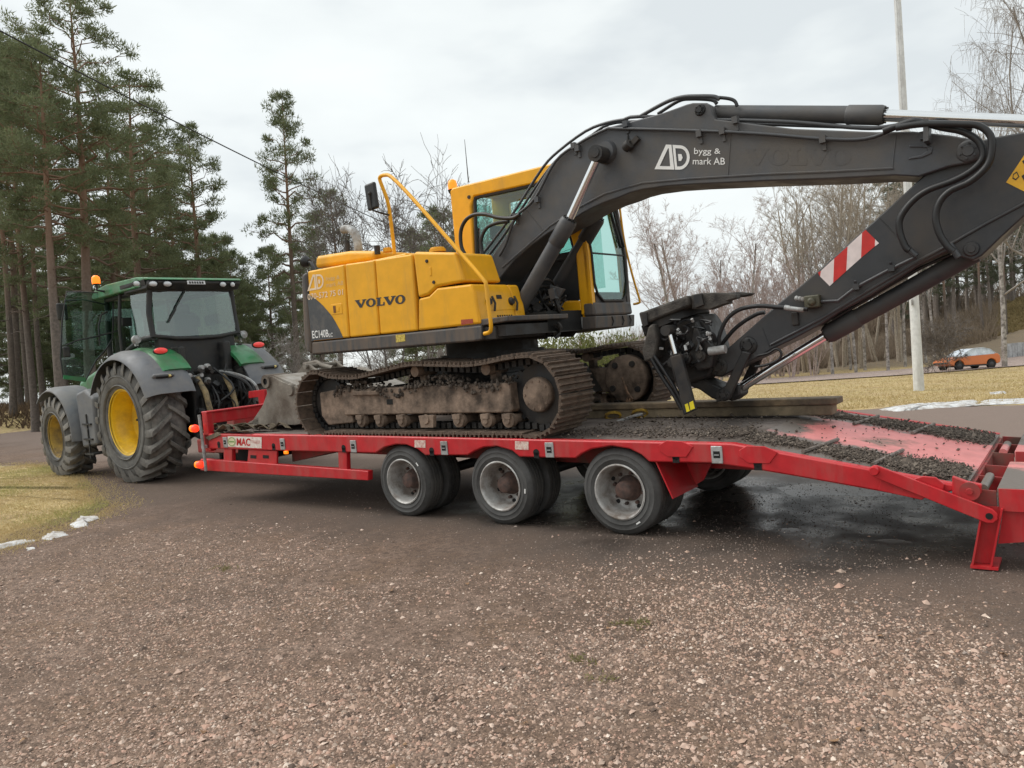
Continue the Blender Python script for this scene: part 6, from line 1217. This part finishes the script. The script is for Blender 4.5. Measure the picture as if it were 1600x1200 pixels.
def ordinal(group, fmt):                                  # labels counted from the left along a row that the picture shows
    f = Vector((_R.x, _R.y, _R.z)); os_ = [o for o in COL.objects if o.get('group') == group]; os_.sort(key=lambda o: (o.location-CLOC).dot(f)/(o.location-CLOC).dot(_F))
    for k, o in enumerate(os_): o['label'] = fmt % ORD[k]
ordinal('birch trunks at the wood edge', 'thin pale birch trunk at the wood edge beyond the lawn, %s from the left')
ordinal('ochre trees behind the arm', 'tall bare tree with upright ochre stems behind the arm, %s from the left')
ordinal('low pines behind the gap', 'low bushy pine between tractor roof and excavator body, %s from the left')
def inpoly(x, y, P):
    c = False; n = len(P)
    for i in range(n):
        a, b_ = P[i], P[i-1]
        if (a.y > y) != (b_.y > y) and x < (b_.x-a.x)*(y-a.y)/(b_.y-a.y)+a.x: c = not c
    return c
bx = [min(p.x for p in lawn_out), max(p.x for p in lawn_out), min(p.y for p in lawn_out), max(p.y for p in lawn_out)]
pa_, pb_ = [], []
while len(pa_)+len(pb_) < 110000:
    x, y = random.uniform(max(bx[0], -17), bx[1]), random.uniform(bx[2], bx[3])
    if inpoly(x, y, lawn_out): (pb_ if math.sin(x*1.3+2)*math.sin(y*1.7)+random.uniform(-.5, .5) > .25 else pa_).append((x, y, ground_z(x, y)+.012))
edge_ = []
while len(edge_) < 9000:
    i = random.randrange(len(lawn_out)); q = lawn_out[i].lerp(lawn_out[(i+1) % len(lawn_out)], random.random()); x, y = q.x+random.gauss(0, .22), q.y+random.gauss(0, .22)
    if not inpoly(x, y, lawn_out): edge_.append((x, y, ground_z(x, y)))
blades('grass', edge_, .045, .006, dryg, 1.6)
blades('grass', pa_, .05, .006, dryg, 1.7); blades('grass', pb_, .05, .006, greeng, 1.7)
pts = []
while len(pts) < 60000:
    px, d = random.uniform(1050, 1750), 14+46*random.random()**2; p = far(px, d)
    if p.y > yard_edge(p.x)+.05: pts.append(tuple(p-Vector((0, 0, .01))))
blades('grass', pts, .08, .012, dryg, 1.5)
# ------------------------------------------------------------------ loose load on the trailer
wood = M('weathered_wood', (.25, .18, .11), .85, dirt=(.08, .064, .048), damt=.4, dscale=2.5, bump=.4, bscale=30, var=.25)
wood2 = M('pale_wood', (.27, .21, .135), .85, dirt=(.10, .08, .055), damt=.35, dscale=2.5, bump=.4, bscale=30, var=.2)
def ybox_prism(name, label, cat, pts, y0, y1, mat, group=None, bevel=.01, rot=0):
    c = (sum(p[0] for p in pts)/len(pts), (y0+y1)/2, min(p[1] for p in pts)); o = ythings(name, label, cat, c, group)
    b = MB(); b.prism(pts, y0, y1); b.build('timber', mat, o, bevel=bevel); return o
YT = 1.60; x0, x1 = T(900, 650, YT).x, T(1309, 640, YT).x; zd = DECK(0)
w = ybox_prism('timber_beam', 'thick dark sawn timber lying lengthwise on the far side of the trailer deck, lower one', 'timber', [(x0, zd-.006), (x1-.06, zd-.014), (x1-.06, zd+.085), (x0, zd+.09)], YT+.02, YT+.22, wood2)
w = ybox_prism('timber_plank', 'weathered plank lying on top of the lower timber on the deck', 'timber', [(x0-.1, zd+.092), (x1, zd+.087), (x1, zd+.15), (x0-.1, zd+.155)], YT, YT+.22, wood)
# grading bucket parked between headboard and tracks
bk_ = ythings('digging_bucket', 'muddy grey steel excavator bucket lying at the trailer headboard', 'bucket', (-5.6, 1.3, DECK(-5.6)))
bsteel = M('bucket_steel', (.24, .215, .18), .6, dirt=(.10, .078, .06), damt=.4, dscale=2.2, bump=.25, bscale=40, var=.15)
bsteel2 = M('bucket_plate', (.34, .32, .29), .6, dirt=(.16, .13, .10), damt=.35, dscale=2, var=.1)
BYN, BYF = .42, 2.05
zb_ = DECK(-5.6)
sidep = XZ([(412, 589), (424, 588), (440, 596), (466, 606), (490, 618), (490, 658), (462, 664), (402, 664), (392, 662), (398, 652), (410, 634), (417, 615), (415, 600)], BYN)
for y in (BYN, BYF):
    b = MB(); b.prism(sidep, y, y+.03); b.build('side_plate', bsteel, bk_, bevel=.006)
ctr = XZ([(424, 588), (446, 597), (470, 607), (500, 622), (500, 658), (462, 662), (400, 663)], BYN)
b = MB(); sh = [(x, z) for x, z in ctr]
inner = [(x, z-.02) for x, z in sh]
for i in range(len(sh)-1):
    (xa, za), (xb, zb2) = sh[i], sh[i+1]; b.plate([(xa, BYN+.03, za), (xb, BYN+.03, zb2), (xb, BYF, zb2), (xa, BYF, za)], .025)
b.build('shell', bsteel2, bk_, fix=True)
p = T(417, 596, BYN); b = MB(); b.lathe([(.045, -.03), (.09, -.03), (.095, 0), (.095, .3), (.045, .3)], p, (0, 1, 0), 24); b.build('pivot_tube', bsteel, bk_)
b = MB(); b.lathe([(0, -.012), (.045, -.012)], p, (0, 1, 0), 20); b.build('tube_bore', dark, bk_)
p = T(454, 609, BYN); b = MB(); b.lathe([(0, -.025), (.07, -.025), (.085, 0), (.085, .05)], p, (0, 1, 0), 22); b.build('side_boss', bsteel, bk_)
for y in (1.0, 1.5):
    b = MB(); b.prism(XZ([(440, 594), (455, 588), (468, 572), (475, 567), (484, 575), (497, 582), (525, 588), (525, 600), (470, 606)], .95), y, y+.04); b.build('hanger_ear', bsteel, bk_, bevel=.006)
b = MB(); q = T(476, 573, .95); b.cyl((q.x, .95, q.z), (q.x, 1.6, q.z), .035, n=14); b.build('hanger_pin', bsteel, bk_)
b = MB(); b.tube([T(476, 570, 1.2), T(495, 566, 1.2), T(503, 571, 1.2), T(520, 575, 1.2)], .035, 8); b.build('hanger_bar', bsteel, bk_)
b = MB(); b.prism(XZ([(388, 660), (404, 652), (404, 664), (386, 666)], BYN), BYN, BYF+.03); b.build('cutting_edge', bsteel, bk_, bevel=.004)
# crumpled lashing strap at the corner
st_ = ythings('lashing_strap', 'crumpled dirty lashing strap heaped on the deck corner beside the bucket', 'strap', (T(370, 665, .35).x, .35, DECK(-6.2)))
strapm = M('strap_cloth', (.20, .165, .11), .9, dirt=(.09, .07, .05), damt=.4, dscale=9, var=.2); rg = random.Random(4)
for k in range(7):
    P = []; x, y = T(326+k*9, 668, .2).x, .10+rg.random()*.25
    for j in range(7): P.append(Vector((x, y, DECK(x)+.02+rg.random()*.10*(1 if 0 < j < 6 else .3)))); x += rg.uniform(.05, .20); y += rg.uniform(-.09, .12); y = min(max(y, .03), .6)
    P = smooth_pts(P, 4); b = MB(); vs = []
    for i, p in enumerate(P):
        t = (P[min(i+1, len(P)-1)]-P[max(i-1, 0)]).normalized(); s = t.cross(Vector((.2*math.sin(i*.7), .3, 1))).normalized()*.045; vs += [p-s, p+s, p+s-Vector((0, 0, .008)), p-s-Vector((0, 0, .008))]
    n = len(P); b.add(vs, [(4*i+j, 4*i+(j+1) % 4, 4*i+4+(j+1) % 4, 4*i+4+j) for i in range(n-1) for j in range(4)], 0, True); b.build('strap_fold', strapm, st_)
b = MB(); b.prism([(T(322, 678, .0).x, .90), (T(340, 676, 0).x, .97), (T(345, 676, 0).x, .93), (T(328, 684, 0).x, .86)], -.02, .1); b.build('strap_fold', strapm, st_)
# load chain with yellow tensioner hooks
ch = ythings('load_chain', 'rusty load chain with yellow binder hooks on the deck beside the timber', 'chain', (T(975, 650, 1.6).x, 1.6, DECK(-.4)))
rustc = M('rusty_chain', (.30, .17, .10), .7, dirt=(.10, .07, .05), damt=.4, dscale=14, var=.3); cyel = M('chain_yellow', (.55, .34, .03), .5, dirt=(.16, .09, .03), damt=.4, dscale=10)
def link_mesh(mat, par, p, t, s, roll, name='chain_link', rr=.3):
    t = t.normalized(); u = t.orthogonal().normalized(); u.rotate(Matrix.Rotation(roll, 3, t)); pts = []
    for k in range(10): a = 2*math.pi*k/10; pts.append(p+t*s*math.cos(a)*(1.0)+u*s*.55*math.sin(a))
    b = MB(); b.tube(pts, s*rr*.7, 5, closed=True); return b.build(name, mat, par)
def chain(pts, n, s):
    P = smooth_pts(pts, 8); ln = [0]
    for i in range(1, len(P)): ln.append(ln[-1]+(P[i]-P[i-1]).length)
    for k in range(n):
        L_t = ln[-1]*k/n; i = next(j for j in range(1, len(P)) if ln[j] >= L_t-1e-9 or j == len(P)-1); f = (L_t-ln[i-1])/max(1e-6, ln[i]-ln[i-1]); link_mesh(rustc, ch, P[i-1].lerp(P[i], f), P[i]-P[i-1], .052, (k % 2)*math.pi/2+.3)
YC = 1.75
chain([T(984, 622, 2.0), T(982, 632, 1.9), T(979, 642, YC), T(974, 650, YC), T(968, 655, YC-.1), T(958, 657, YC-.1), T(945, 652, YC), T(935, 653, YC)], 26, .04)
chain([T(962, 633, YC+.2), T(970, 640, YC), T(976, 646, YC), T(985, 648, YC), T(992, 653, YC)], 12, .04)
for px, py, r in ((958, 650, .09), (1000, 646, .085)):
    p = T(px, py, 1.6); link_mesh(cyel, ch, p, Vector((1, .3, .05)), r, 1.3, 'binder_hook', .28)
b = MB(); b.tube([T(962, 660, 1.4), T(990, 650, 1.5), T(1004, 647, 1.55)], .016, 6); b.build('binder_lever', galv, ch)
b = MB(); b.tube([T(972, 590, 1.95), T(980, 612, 1.93), T(988, 624, 1.9)], .014, 6); b.build('tie_rod', rustc, ch)
hk = ythings('chain_hook', 'small loose rusty hook lying on the deck by the timber', 'hook', (T(1040, 650, 1.9).x, 1.9, DECK(0)))
b = MB(); b.tube(smooth_pts([T(1028, 647, 1.9), T(1031, 653, 1.85), T(1038, 650, 1.9), T(1044, 653, 1.9), T(1050, 651, 1.9), T(1046, 648, 1.95)], 4), .018, 6); b.build('hook_iron', rustc, hk)
# ------------------------------------------------------------------ background things
fp_ = gp(1436, 611); 
fl = thing('flagpole', 'tall white flagpole standing on the lawn behind the boom', 'flagpole', fp_)
polem = M('white_pole_paint', (.66, .67, .665), .5, dirt=(.46, .455, .44), damt=.25, dscale=2, streak=True)
dd = (fp_-CLOC).dot(_F); w0 = 15/CF*dd/2; b = MB(); hgt = 16.
b.lathe([(w0*1.05, -.1), (w0, .5), (w0*.80, 6), (w0*.66, 11), (w0*.45, hgt), (0, hgt)], (0, 0, 0), (0, 0, 1), 20); b.build('pole', polem, fl, local=True)
b = MB(); b.box((-.02, -w0-.02, 2.45), (.05, .06, .16)); b.tube([(0, -w0-.04, 2.5), (0, -w0*.8-.05, 6), (0, -w0*.6-.05, 14)], .006, 4); b.build('halyard_cleat', galv, fl, local=True)
# orange car
cp = gp(1511, 578); cd_ = (cp-CLOC).dot(_F); sc = 101/CF*cd_/4.35
car = thing('parked_car', 'small orange hatchback with a pale covered windscreen parked beyond the lawn', 'car', cp)
car.scale = (sc,)*3
vx = _R0.copy(); car.rotation_euler = (0, 0, math.atan2(vx.y, vx.x)+.16)
orange = M('car_orange', (.62, .16, .035), .35, coat=.5, var=.04); frost = M('frosted_glass', (.62, .68, .74), .35, dirt=(.38, .43, .48), damt=.35, dscale=2.5); ctyre = M('car_tyre', (.015, .015, .016), .8)
SP = [(-1.9, .42), (-1.92, .62), (-1.72, .76), (-1.1, .88), (-.45, 1.26), (.1, 1.40), (.75, 1.42), (1.25, 1.30), (1.62, 1.02), (1.83, .90), (1.88, .62), (1.85, .40), (1.55, .34), (-1.6, .32)]
b = MB(); lo_ = [(-1.9, .42), (-1.93, .60), (-1.72, .76), (-1.0, .90), (1.3, .97), (1.7, 1.0), (1.86, .88), (1.9, .60), (1.86, .40), (1.62, .33)]+[(1.2+.36*math.cos(a), .32+.36*math.sin(a)) for a in np.linspace(0, math.pi, 9)]+[(-1.2+.36*math.cos(a), .32+.36*math.sin(a)) for a in np.linspace(0, math.pi, 9)]+[(-1.62, .33)]
b.prism(lo_, -.8, .8); b.build('body', orange, car, local=True, bevel=.05, seg=3)
b = MB(); gh = [(-1.02, .91), (-.45, 1.27), (.1, 1.41), (.75, 1.42), (1.25, 1.30), (1.62, 1.0), (1.3, .96)]
vs = [(x, -.76+(z-.9)*.32, z) for x, z in gh]+[(x, .76-(z-.9)*.32, z) for x, z in gh]; n = 7
b.add(vs, [tuple(range(n)), tuple(range(2*n-1, n-1, -1))]+[(i, i+n, (i+1) % n+n, (i+1) % n) for i in range(n)]); b.build('windows', frost, car, local=True, fix=True, bevel=.03)
b = MB(); b.tube([(-1.0, -.765, .92), (-.42, -.655, 1.27), (.1, -.61, 1.415), (.75, -.605, 1.43), (1.27, -.645, 1.30), (1.6, -.73, 1.02)], .022, 6); b.tube([(.25, -.61, 1.41), (.3, -.76, .95)], .02, 5); b.tube([(-.95, -.78, .91), (.3, -.79, .955), (1.45, -.78, .99)], .014, 5); b.build('window_frame', frost, car, local=True)
for x in (-1.2, 1.2):
    for y in (-.72, .72):
        b = MB(); b.lathe([(.17, -.09), (.29, -.1), (.31, -.06), (.31, .06), (.29, .1), (.17, .09)], (x, y, .31), (0, 1, 0), 24, closed=True); wl = b.build('wheel', ctyre, car, local=True)
        b = MB(); b.lathe([(0, -.085), (.16, -.09), (.18, -.07), (.18, .07), (0, .085)], (x, y, .31), (0, 1, 0), 18); b.build('hubcap', M('hub_dark', (.05, .05, .055), .4, .4), wl, local=True)
b = MB(); b.ball((1.80, -.55, .86), (.10, .16, .11), 10); b.build('tail_lamp', M('lamp_pale', (.6, .45, .42), .3), car, local=True)
b = MB(); b.ball((-1.80, -.6, .67), (.12, .15, .08), 10); b.build('headlight', M('lamp_clear', (.5, .5, .5), .2), car, local=True)
b = MB(); b.box((-.72, -.86, 1.0), (.1, .16, .11)); b.build('door_mirror', blackp, car, local=True, bevel=.02)
b = MB(); b.bb((-1.55, -.79, .24), (1.55, .79, .40)); b.build('sill', blackp, car, local=True, bevel=.02); b = MB(); b.tube([(-1.94, -.6, .52), (-1.95, 0, .52), (-1.94, .6, .52)], .05, 6); b.build('bumper_strip', blackp, car, local=True)
b = MB(); b.box((.12, -.8, .84), (.18, .03, .03)); b.build('door_handle', orange, car, local=True); b = MB(); b.prism([(-.75, .4), (.35, .4), (.38, .92), (-.7, .88)], -.806, -.802); b.build('door', orange, car, local=True)
# board fence at the right edge
f0, f1 = gp(1566, 563), gp(1690, 545); ft = thing('board_fence', 'low grey board fence beside the orange car at the frame edge', 'fence', f0)
fm_ = M('fence_grey', (.42, .43, .44), .8, dirt=(.25, .25, .25), damt=.3, dscale=3); dv = (f1-f0); dl = dv.length; du = Vector((dv.x, dv.y, 0)).normalized(); hh = 26/CF*((f0-CLOC).dot(_F)); bw = dl/16
for k in range(16):
    c = f0+dv*((k+.5)/16); b = MB(); hk_ = hh*(1-.015*k)+rg.uniform(-.02, .02); b.box((c.x-f0.x, c.y-f0.y, c.z-f0.z+hk_/2-.05), (bw*.9, .04, hk_), Matrix.Rotation(math.atan2(du.y, du.x), 3, 'Z')); b.build('board', fm_, ft, local=True)
for z in (.2, hh-.25): b = MB(); q = Vector((-du.y, du.x, 0))*.04; b.tube([q+Vector((0, 0, z)), dv+q+Vector((0, 0, z))], .04, 4); b.build('rail', fm_, ft, local=True)
# overhead cable and the pole it hangs from far behind the machine
ca = [far(-500, 11)+Vector((0, 0, 0)), None]
def sky_pt(px, py, depth): d = _F*CF+_R*(px-800)-_U*(py-600); return CLOC+d*(depth/d.dot(_F))
def cable(name, a, b_, sag, r, label):
    o = thing(name, label, 'cable', a); P = [a.lerp(b_, t)-Vector((0, 0, sag*4*t*(1-t))) for t in np.linspace(0, 1, 24)]
    m = MB(); m.tube([p-a for p in P], r, 6); m.build('wire', hose, o, local=True)
cable('overhead_cable', sky_pt(-260, -90, 16), sky_pt(655, 372, 42), .25, .022, 'thin black overhead cable crossing the sky in front of the tall pines')
cable('overhead_cable', sky_pt(-260, 60, 24), sky_pt(110, 218, 30), .1, .02, 'second short black cable entering low at the left frame edge by the pines')
# ------------------------------------------------------------------ gravel stones, clods, leaves, twigs
rn = np.random.default_rng(99)
OCT = np.array([[1, 0, 0], [0, 1, 0], [-1, 0, 0], [0, -1, 0], [0, 0, 1], [0, 0, -1.]]); OF = np.array([[0, 1, 4], [1, 2, 4], [2, 3, 4], [3, 0, 4], [1, 0, 5], [2, 1, 5], [3, 2, 5], [0, 3, 5]])
def stones(name, P, size, mat, flat=.6, tilt=.5, off=None):
    n = len(P); s = size[:, None, None]*(.6+.8*rn.random((n, 1, 3))); V = OCT[None]*s*(1+.35*(rn.random((n, 6, 1))-.5)); V[:, :, 2] *= flat
    a = rn.random(n)*6.283; c, sn = np.cos(a)[:, None], np.sin(a)[:, None]; x, y = V[:, :, 0]*c-V[:, :, 1]*sn, V[:, :, 0]*sn+V[:, :, 1]*c; t = (rn.random((n, 1))-.5)*tilt*2; z = V[:, :, 2]*np.cos(t)+x*np.sin(t)
    V = np.stack([x, y, z], -1)+P[:, None]; F = (OF[None]+6*np.arange(n)[:, None, None]).reshape(-1, 3)
    o = link(bpy.data.objects.new(name, np_mesh(name, V.reshape(-1, 3), F, mat, False))); o['kind'] = 'stuff'; return o
def stonemat(name, stops, rough=.85):
    m = bpy.data.materials.new(name); m.use_nodes = True; nt = m.node_tree; N = nt.nodes.new; L = nt.links.new; b = nt.nodes['Principled BSDF']; b.inputs['Roughness'].default_value = rough
    g = N('ShaderNodeNewGeometry'); r = N('ShaderNodeValToRGB'); r.color_ramp.interpolation = 'CONSTANT'; els = r.color_ramp.elements
    while len(els) < len(stops): els.new(.5)
    for e, (p, c) in zip(els, stops): e.position = p; e.color = (*c, 1)
    L(g.outputs['Random Per Island'], r.inputs[0]); L(r.outputs[0], b.inputs['Base Color']); MATS[name] = m; return m
gst = stonemat('gravel_stones', [(0, (0.317, 0.213, 0.156)), (.15, (0.436, 0.300, 0.228)), (.32, (0.238, 0.160, 0.120)), (.46, (0.515, 0.369, 0.294)), (.60, (0.356, 0.269, 0.214)), (.72, (0.475, 0.300, 0.228)), (.84, (0.607, 0.469, 0.384)), (.91, (0.119, 0.083, 0.064)), (.98, (0.739, 0.613, 0.516))])
def gpts(n, xa, xb, ya, yb, dens):
    P = []
    while len(P) < n:
        x, y = rn.uniform(xa, xb, 4000), rn.uniform(ya, yb, 4000); d = np.hypot(x-CLOC.x, y-CLOC.y); pt = .5+.28*np.sin(x*.9+1.3*np.sin(y*.7))+.25*np.sin(y*1.7+x*.6+2)+.2*np.sin(x*2.9-y*2.1); keep = rn.random(4000) < np.clip(dens(d), 0, 1)*np.clip(.22+.95*pt, .12, 1)
        for q, w in zip(x[keep], y[keep]):
            if q < -4.8 and w < .5 and inpoly(q, w, lawn_out): continue
            P.append((q, w, ground_z(q, w)+.004))
    return np.array(P[:n])
P = gpts(210000, -8, 7, -5.2, 1.2, lambda d: 1.6*np.exp(-np.maximum(0, d-2.5)/2.4)); y = P[:, 1]; keep = (y < -1.15+.4*np.sin(P[:, 0]*1.3)+rn.normal(size=len(P))*.3) | (rn.random(len(P)) < .006); P = P[keep]
stones('gravel', P, .0060*np.exp(rn.normal(size=len(P))*.46), gst, .75)
dst = stonemat('dark_grit', [(0, (.13, .095, .075)), (.2, (.19, .142, .115)), (.4, (.095, .07, .056)), (.6, (.24, .185, .155)), (.8, (.155, .122, .102)), (.95, (.33, .27, .235))])  # finer, darker grit for the strip beside and below the trailer
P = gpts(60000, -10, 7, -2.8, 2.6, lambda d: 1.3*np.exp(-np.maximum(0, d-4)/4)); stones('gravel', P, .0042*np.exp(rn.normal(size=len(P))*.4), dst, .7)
P = gpts(500, -8, 7, -5.2, .8, lambda d: 1.4*np.exp(-np.maximum(0, d-2)/2.4)); stones('gravel', P, .0115*np.exp(rn.normal(size=len(P))*.25), gst, .75)
# mud clods on the trailer floor
def deckpts(n, f):
    P = []
    while len(P) < n:
        x, y = random.uniform(-.7, xe-.03), random.uniform(.1, TW-.1)
        if random.random() < f(x, y): P.append(tuple(tow((x, y, DECK(x)-.004))))
    return np.array(P)
def band(x, y):
    w = .17+.06*math.sin(x*3)+.03*math.sin(x*11); a = math.exp(-((y-.42-.03*math.sin(x*2))/w)**2)+math.exp(-((y-2.12)/w)**2)
    return min(1, a*(.12+.88*sst(.6, 1.4, x)))+(.016 if x < 1. else .003)
clod = stonemat('mud_clods', [(0, (.052, .040, .031)), (.3, (.085, .066, .052)), (.6, (.115, .09, .072)), (.88, (.19, .155, .125))])
P = deckpts(17000, band); P[:, 2] += rn.random(len(P))*.022; cl = stones('mud_clods', P, .0075*np.exp(rn.normal(size=len(P))*.45), clod, .8)
P = deckpts(160, lambda x, y: .05+.9*band(x, y)); stones('mud_clods', P, .016*np.exp(rn.normal(size=len(P))*.4), clod, .7)
# dry leaves and twigs scattered over the gravel
leafm = stonemat('dry_leaf', [(0, (.34, .20, .09)), (.35, (.26, .15, .08)), (.6, (.42, .30, .17)), (.85, (.46, .24, .10))], .8)
def leaf_mesh(seed):
    rg = random.Random(seed); V = []; n = 7
    for i in range(n):
        t = i/(n-1); w = math.sin(math.pi*min(1, t*.95+.03))**.8*.5*(1+rg.uniform(-.2, .2)); z = .25*math.sin(t*2.5)*rg.uniform(.5, 1.2)
        V += [(t-.5, -w, z+.12*rg.random()), (t-.5, 0, z), (t-.5, w, z+.14*rg.random())]
    F = [(3*i+j, 3*i+j+1, 3*i+4+j, 3*i+3+j) for i in range(n-1) for j in (0, 1)]
    me = bpy.data.meshes.new('dry_leaf'); me.from_pydata(V, [], F); me.materials.append(leafm); return me
LM = [leaf_mesh(k) for k in range(6)]
P = gpts(75, -5, 5.5, -5, -.8, lambda d: 1.2*np.exp(-np.maximum(0, d-2.4)/2.5))
for i, p in enumerate(P):
    o = link(bpy.data.objects.new('dry_leaf', LM[i % 6])); s = random.uniform(.02, .045); o.scale = (s, s*random.uniform(.7, 1), s); o.location = Vector(p)+Vector((0, 0, .006)); o.rotation_euler = (random.uniform(-.3, .3), random.uniform(-.3, .3), random.uniform(0, 6.28))
    tag(o, 'small dry brown leaf lying on the gravel in the foreground', 'leaf', 'dry leaves scattered over the gravel')
for i, p in enumerate(gpts(14, -4, 5, -5, -.8, lambda d: 1.2*np.exp(-np.maximum(0, d-2.4)/2.5))):
    a = random.uniform(0, 6.28); l = random.uniform(.08, .22); b = MB(); Q = [Vector((math.cos(a)*l*t+random.uniform(-.02, .02), math.sin(a)*l*t+random.uniform(-.02, .02), .006+.006*random.random())) for t in (-.5, -.2, .1, .5)]
    b.tube(smooth_pts(Q, 3), [.0022]*10, 5); o = b.build('twig', dtwig, None, local=True); o.location = Vector(p); tag(o, 'thin dark twig lying on the gravel in the foreground', 'twig', 'twigs scattered over the gravel')
weedm = leafmat('weed_green', (.17, .16, .07), (.33, .29, .14))
for px, py, lb in ((990, 978, 'largest tuft of weed growing in the gravel in front of the rear wheel'), (938, 1068, 'tuft of weed with yellow leaf in the middle of the gravel foreground'), (912, 1034, 'tiny green sprig in the gravel between two larger tufts'), (350, 890, 'small dark tuft in the gravel in front of the tractor rear tyre')):
    p = gp(px, py); n = 84 if px == 990 else 36; V, F = tufts(np.array([[random.gauss(0, .05), random.gauss(0, .03), .008] for k in range(12)]), np.full(12, .035), n//6, .03, .005, rn, .3, .2); o = link(bpy.data.objects.new('weed_tuft', np_mesh('weed_tuft', V, F, weedm, False))); o.location = p; tag(o, lb, 'weed')
for o in list(bpy.data.objects):
    if '_org' in o: del o['_org']
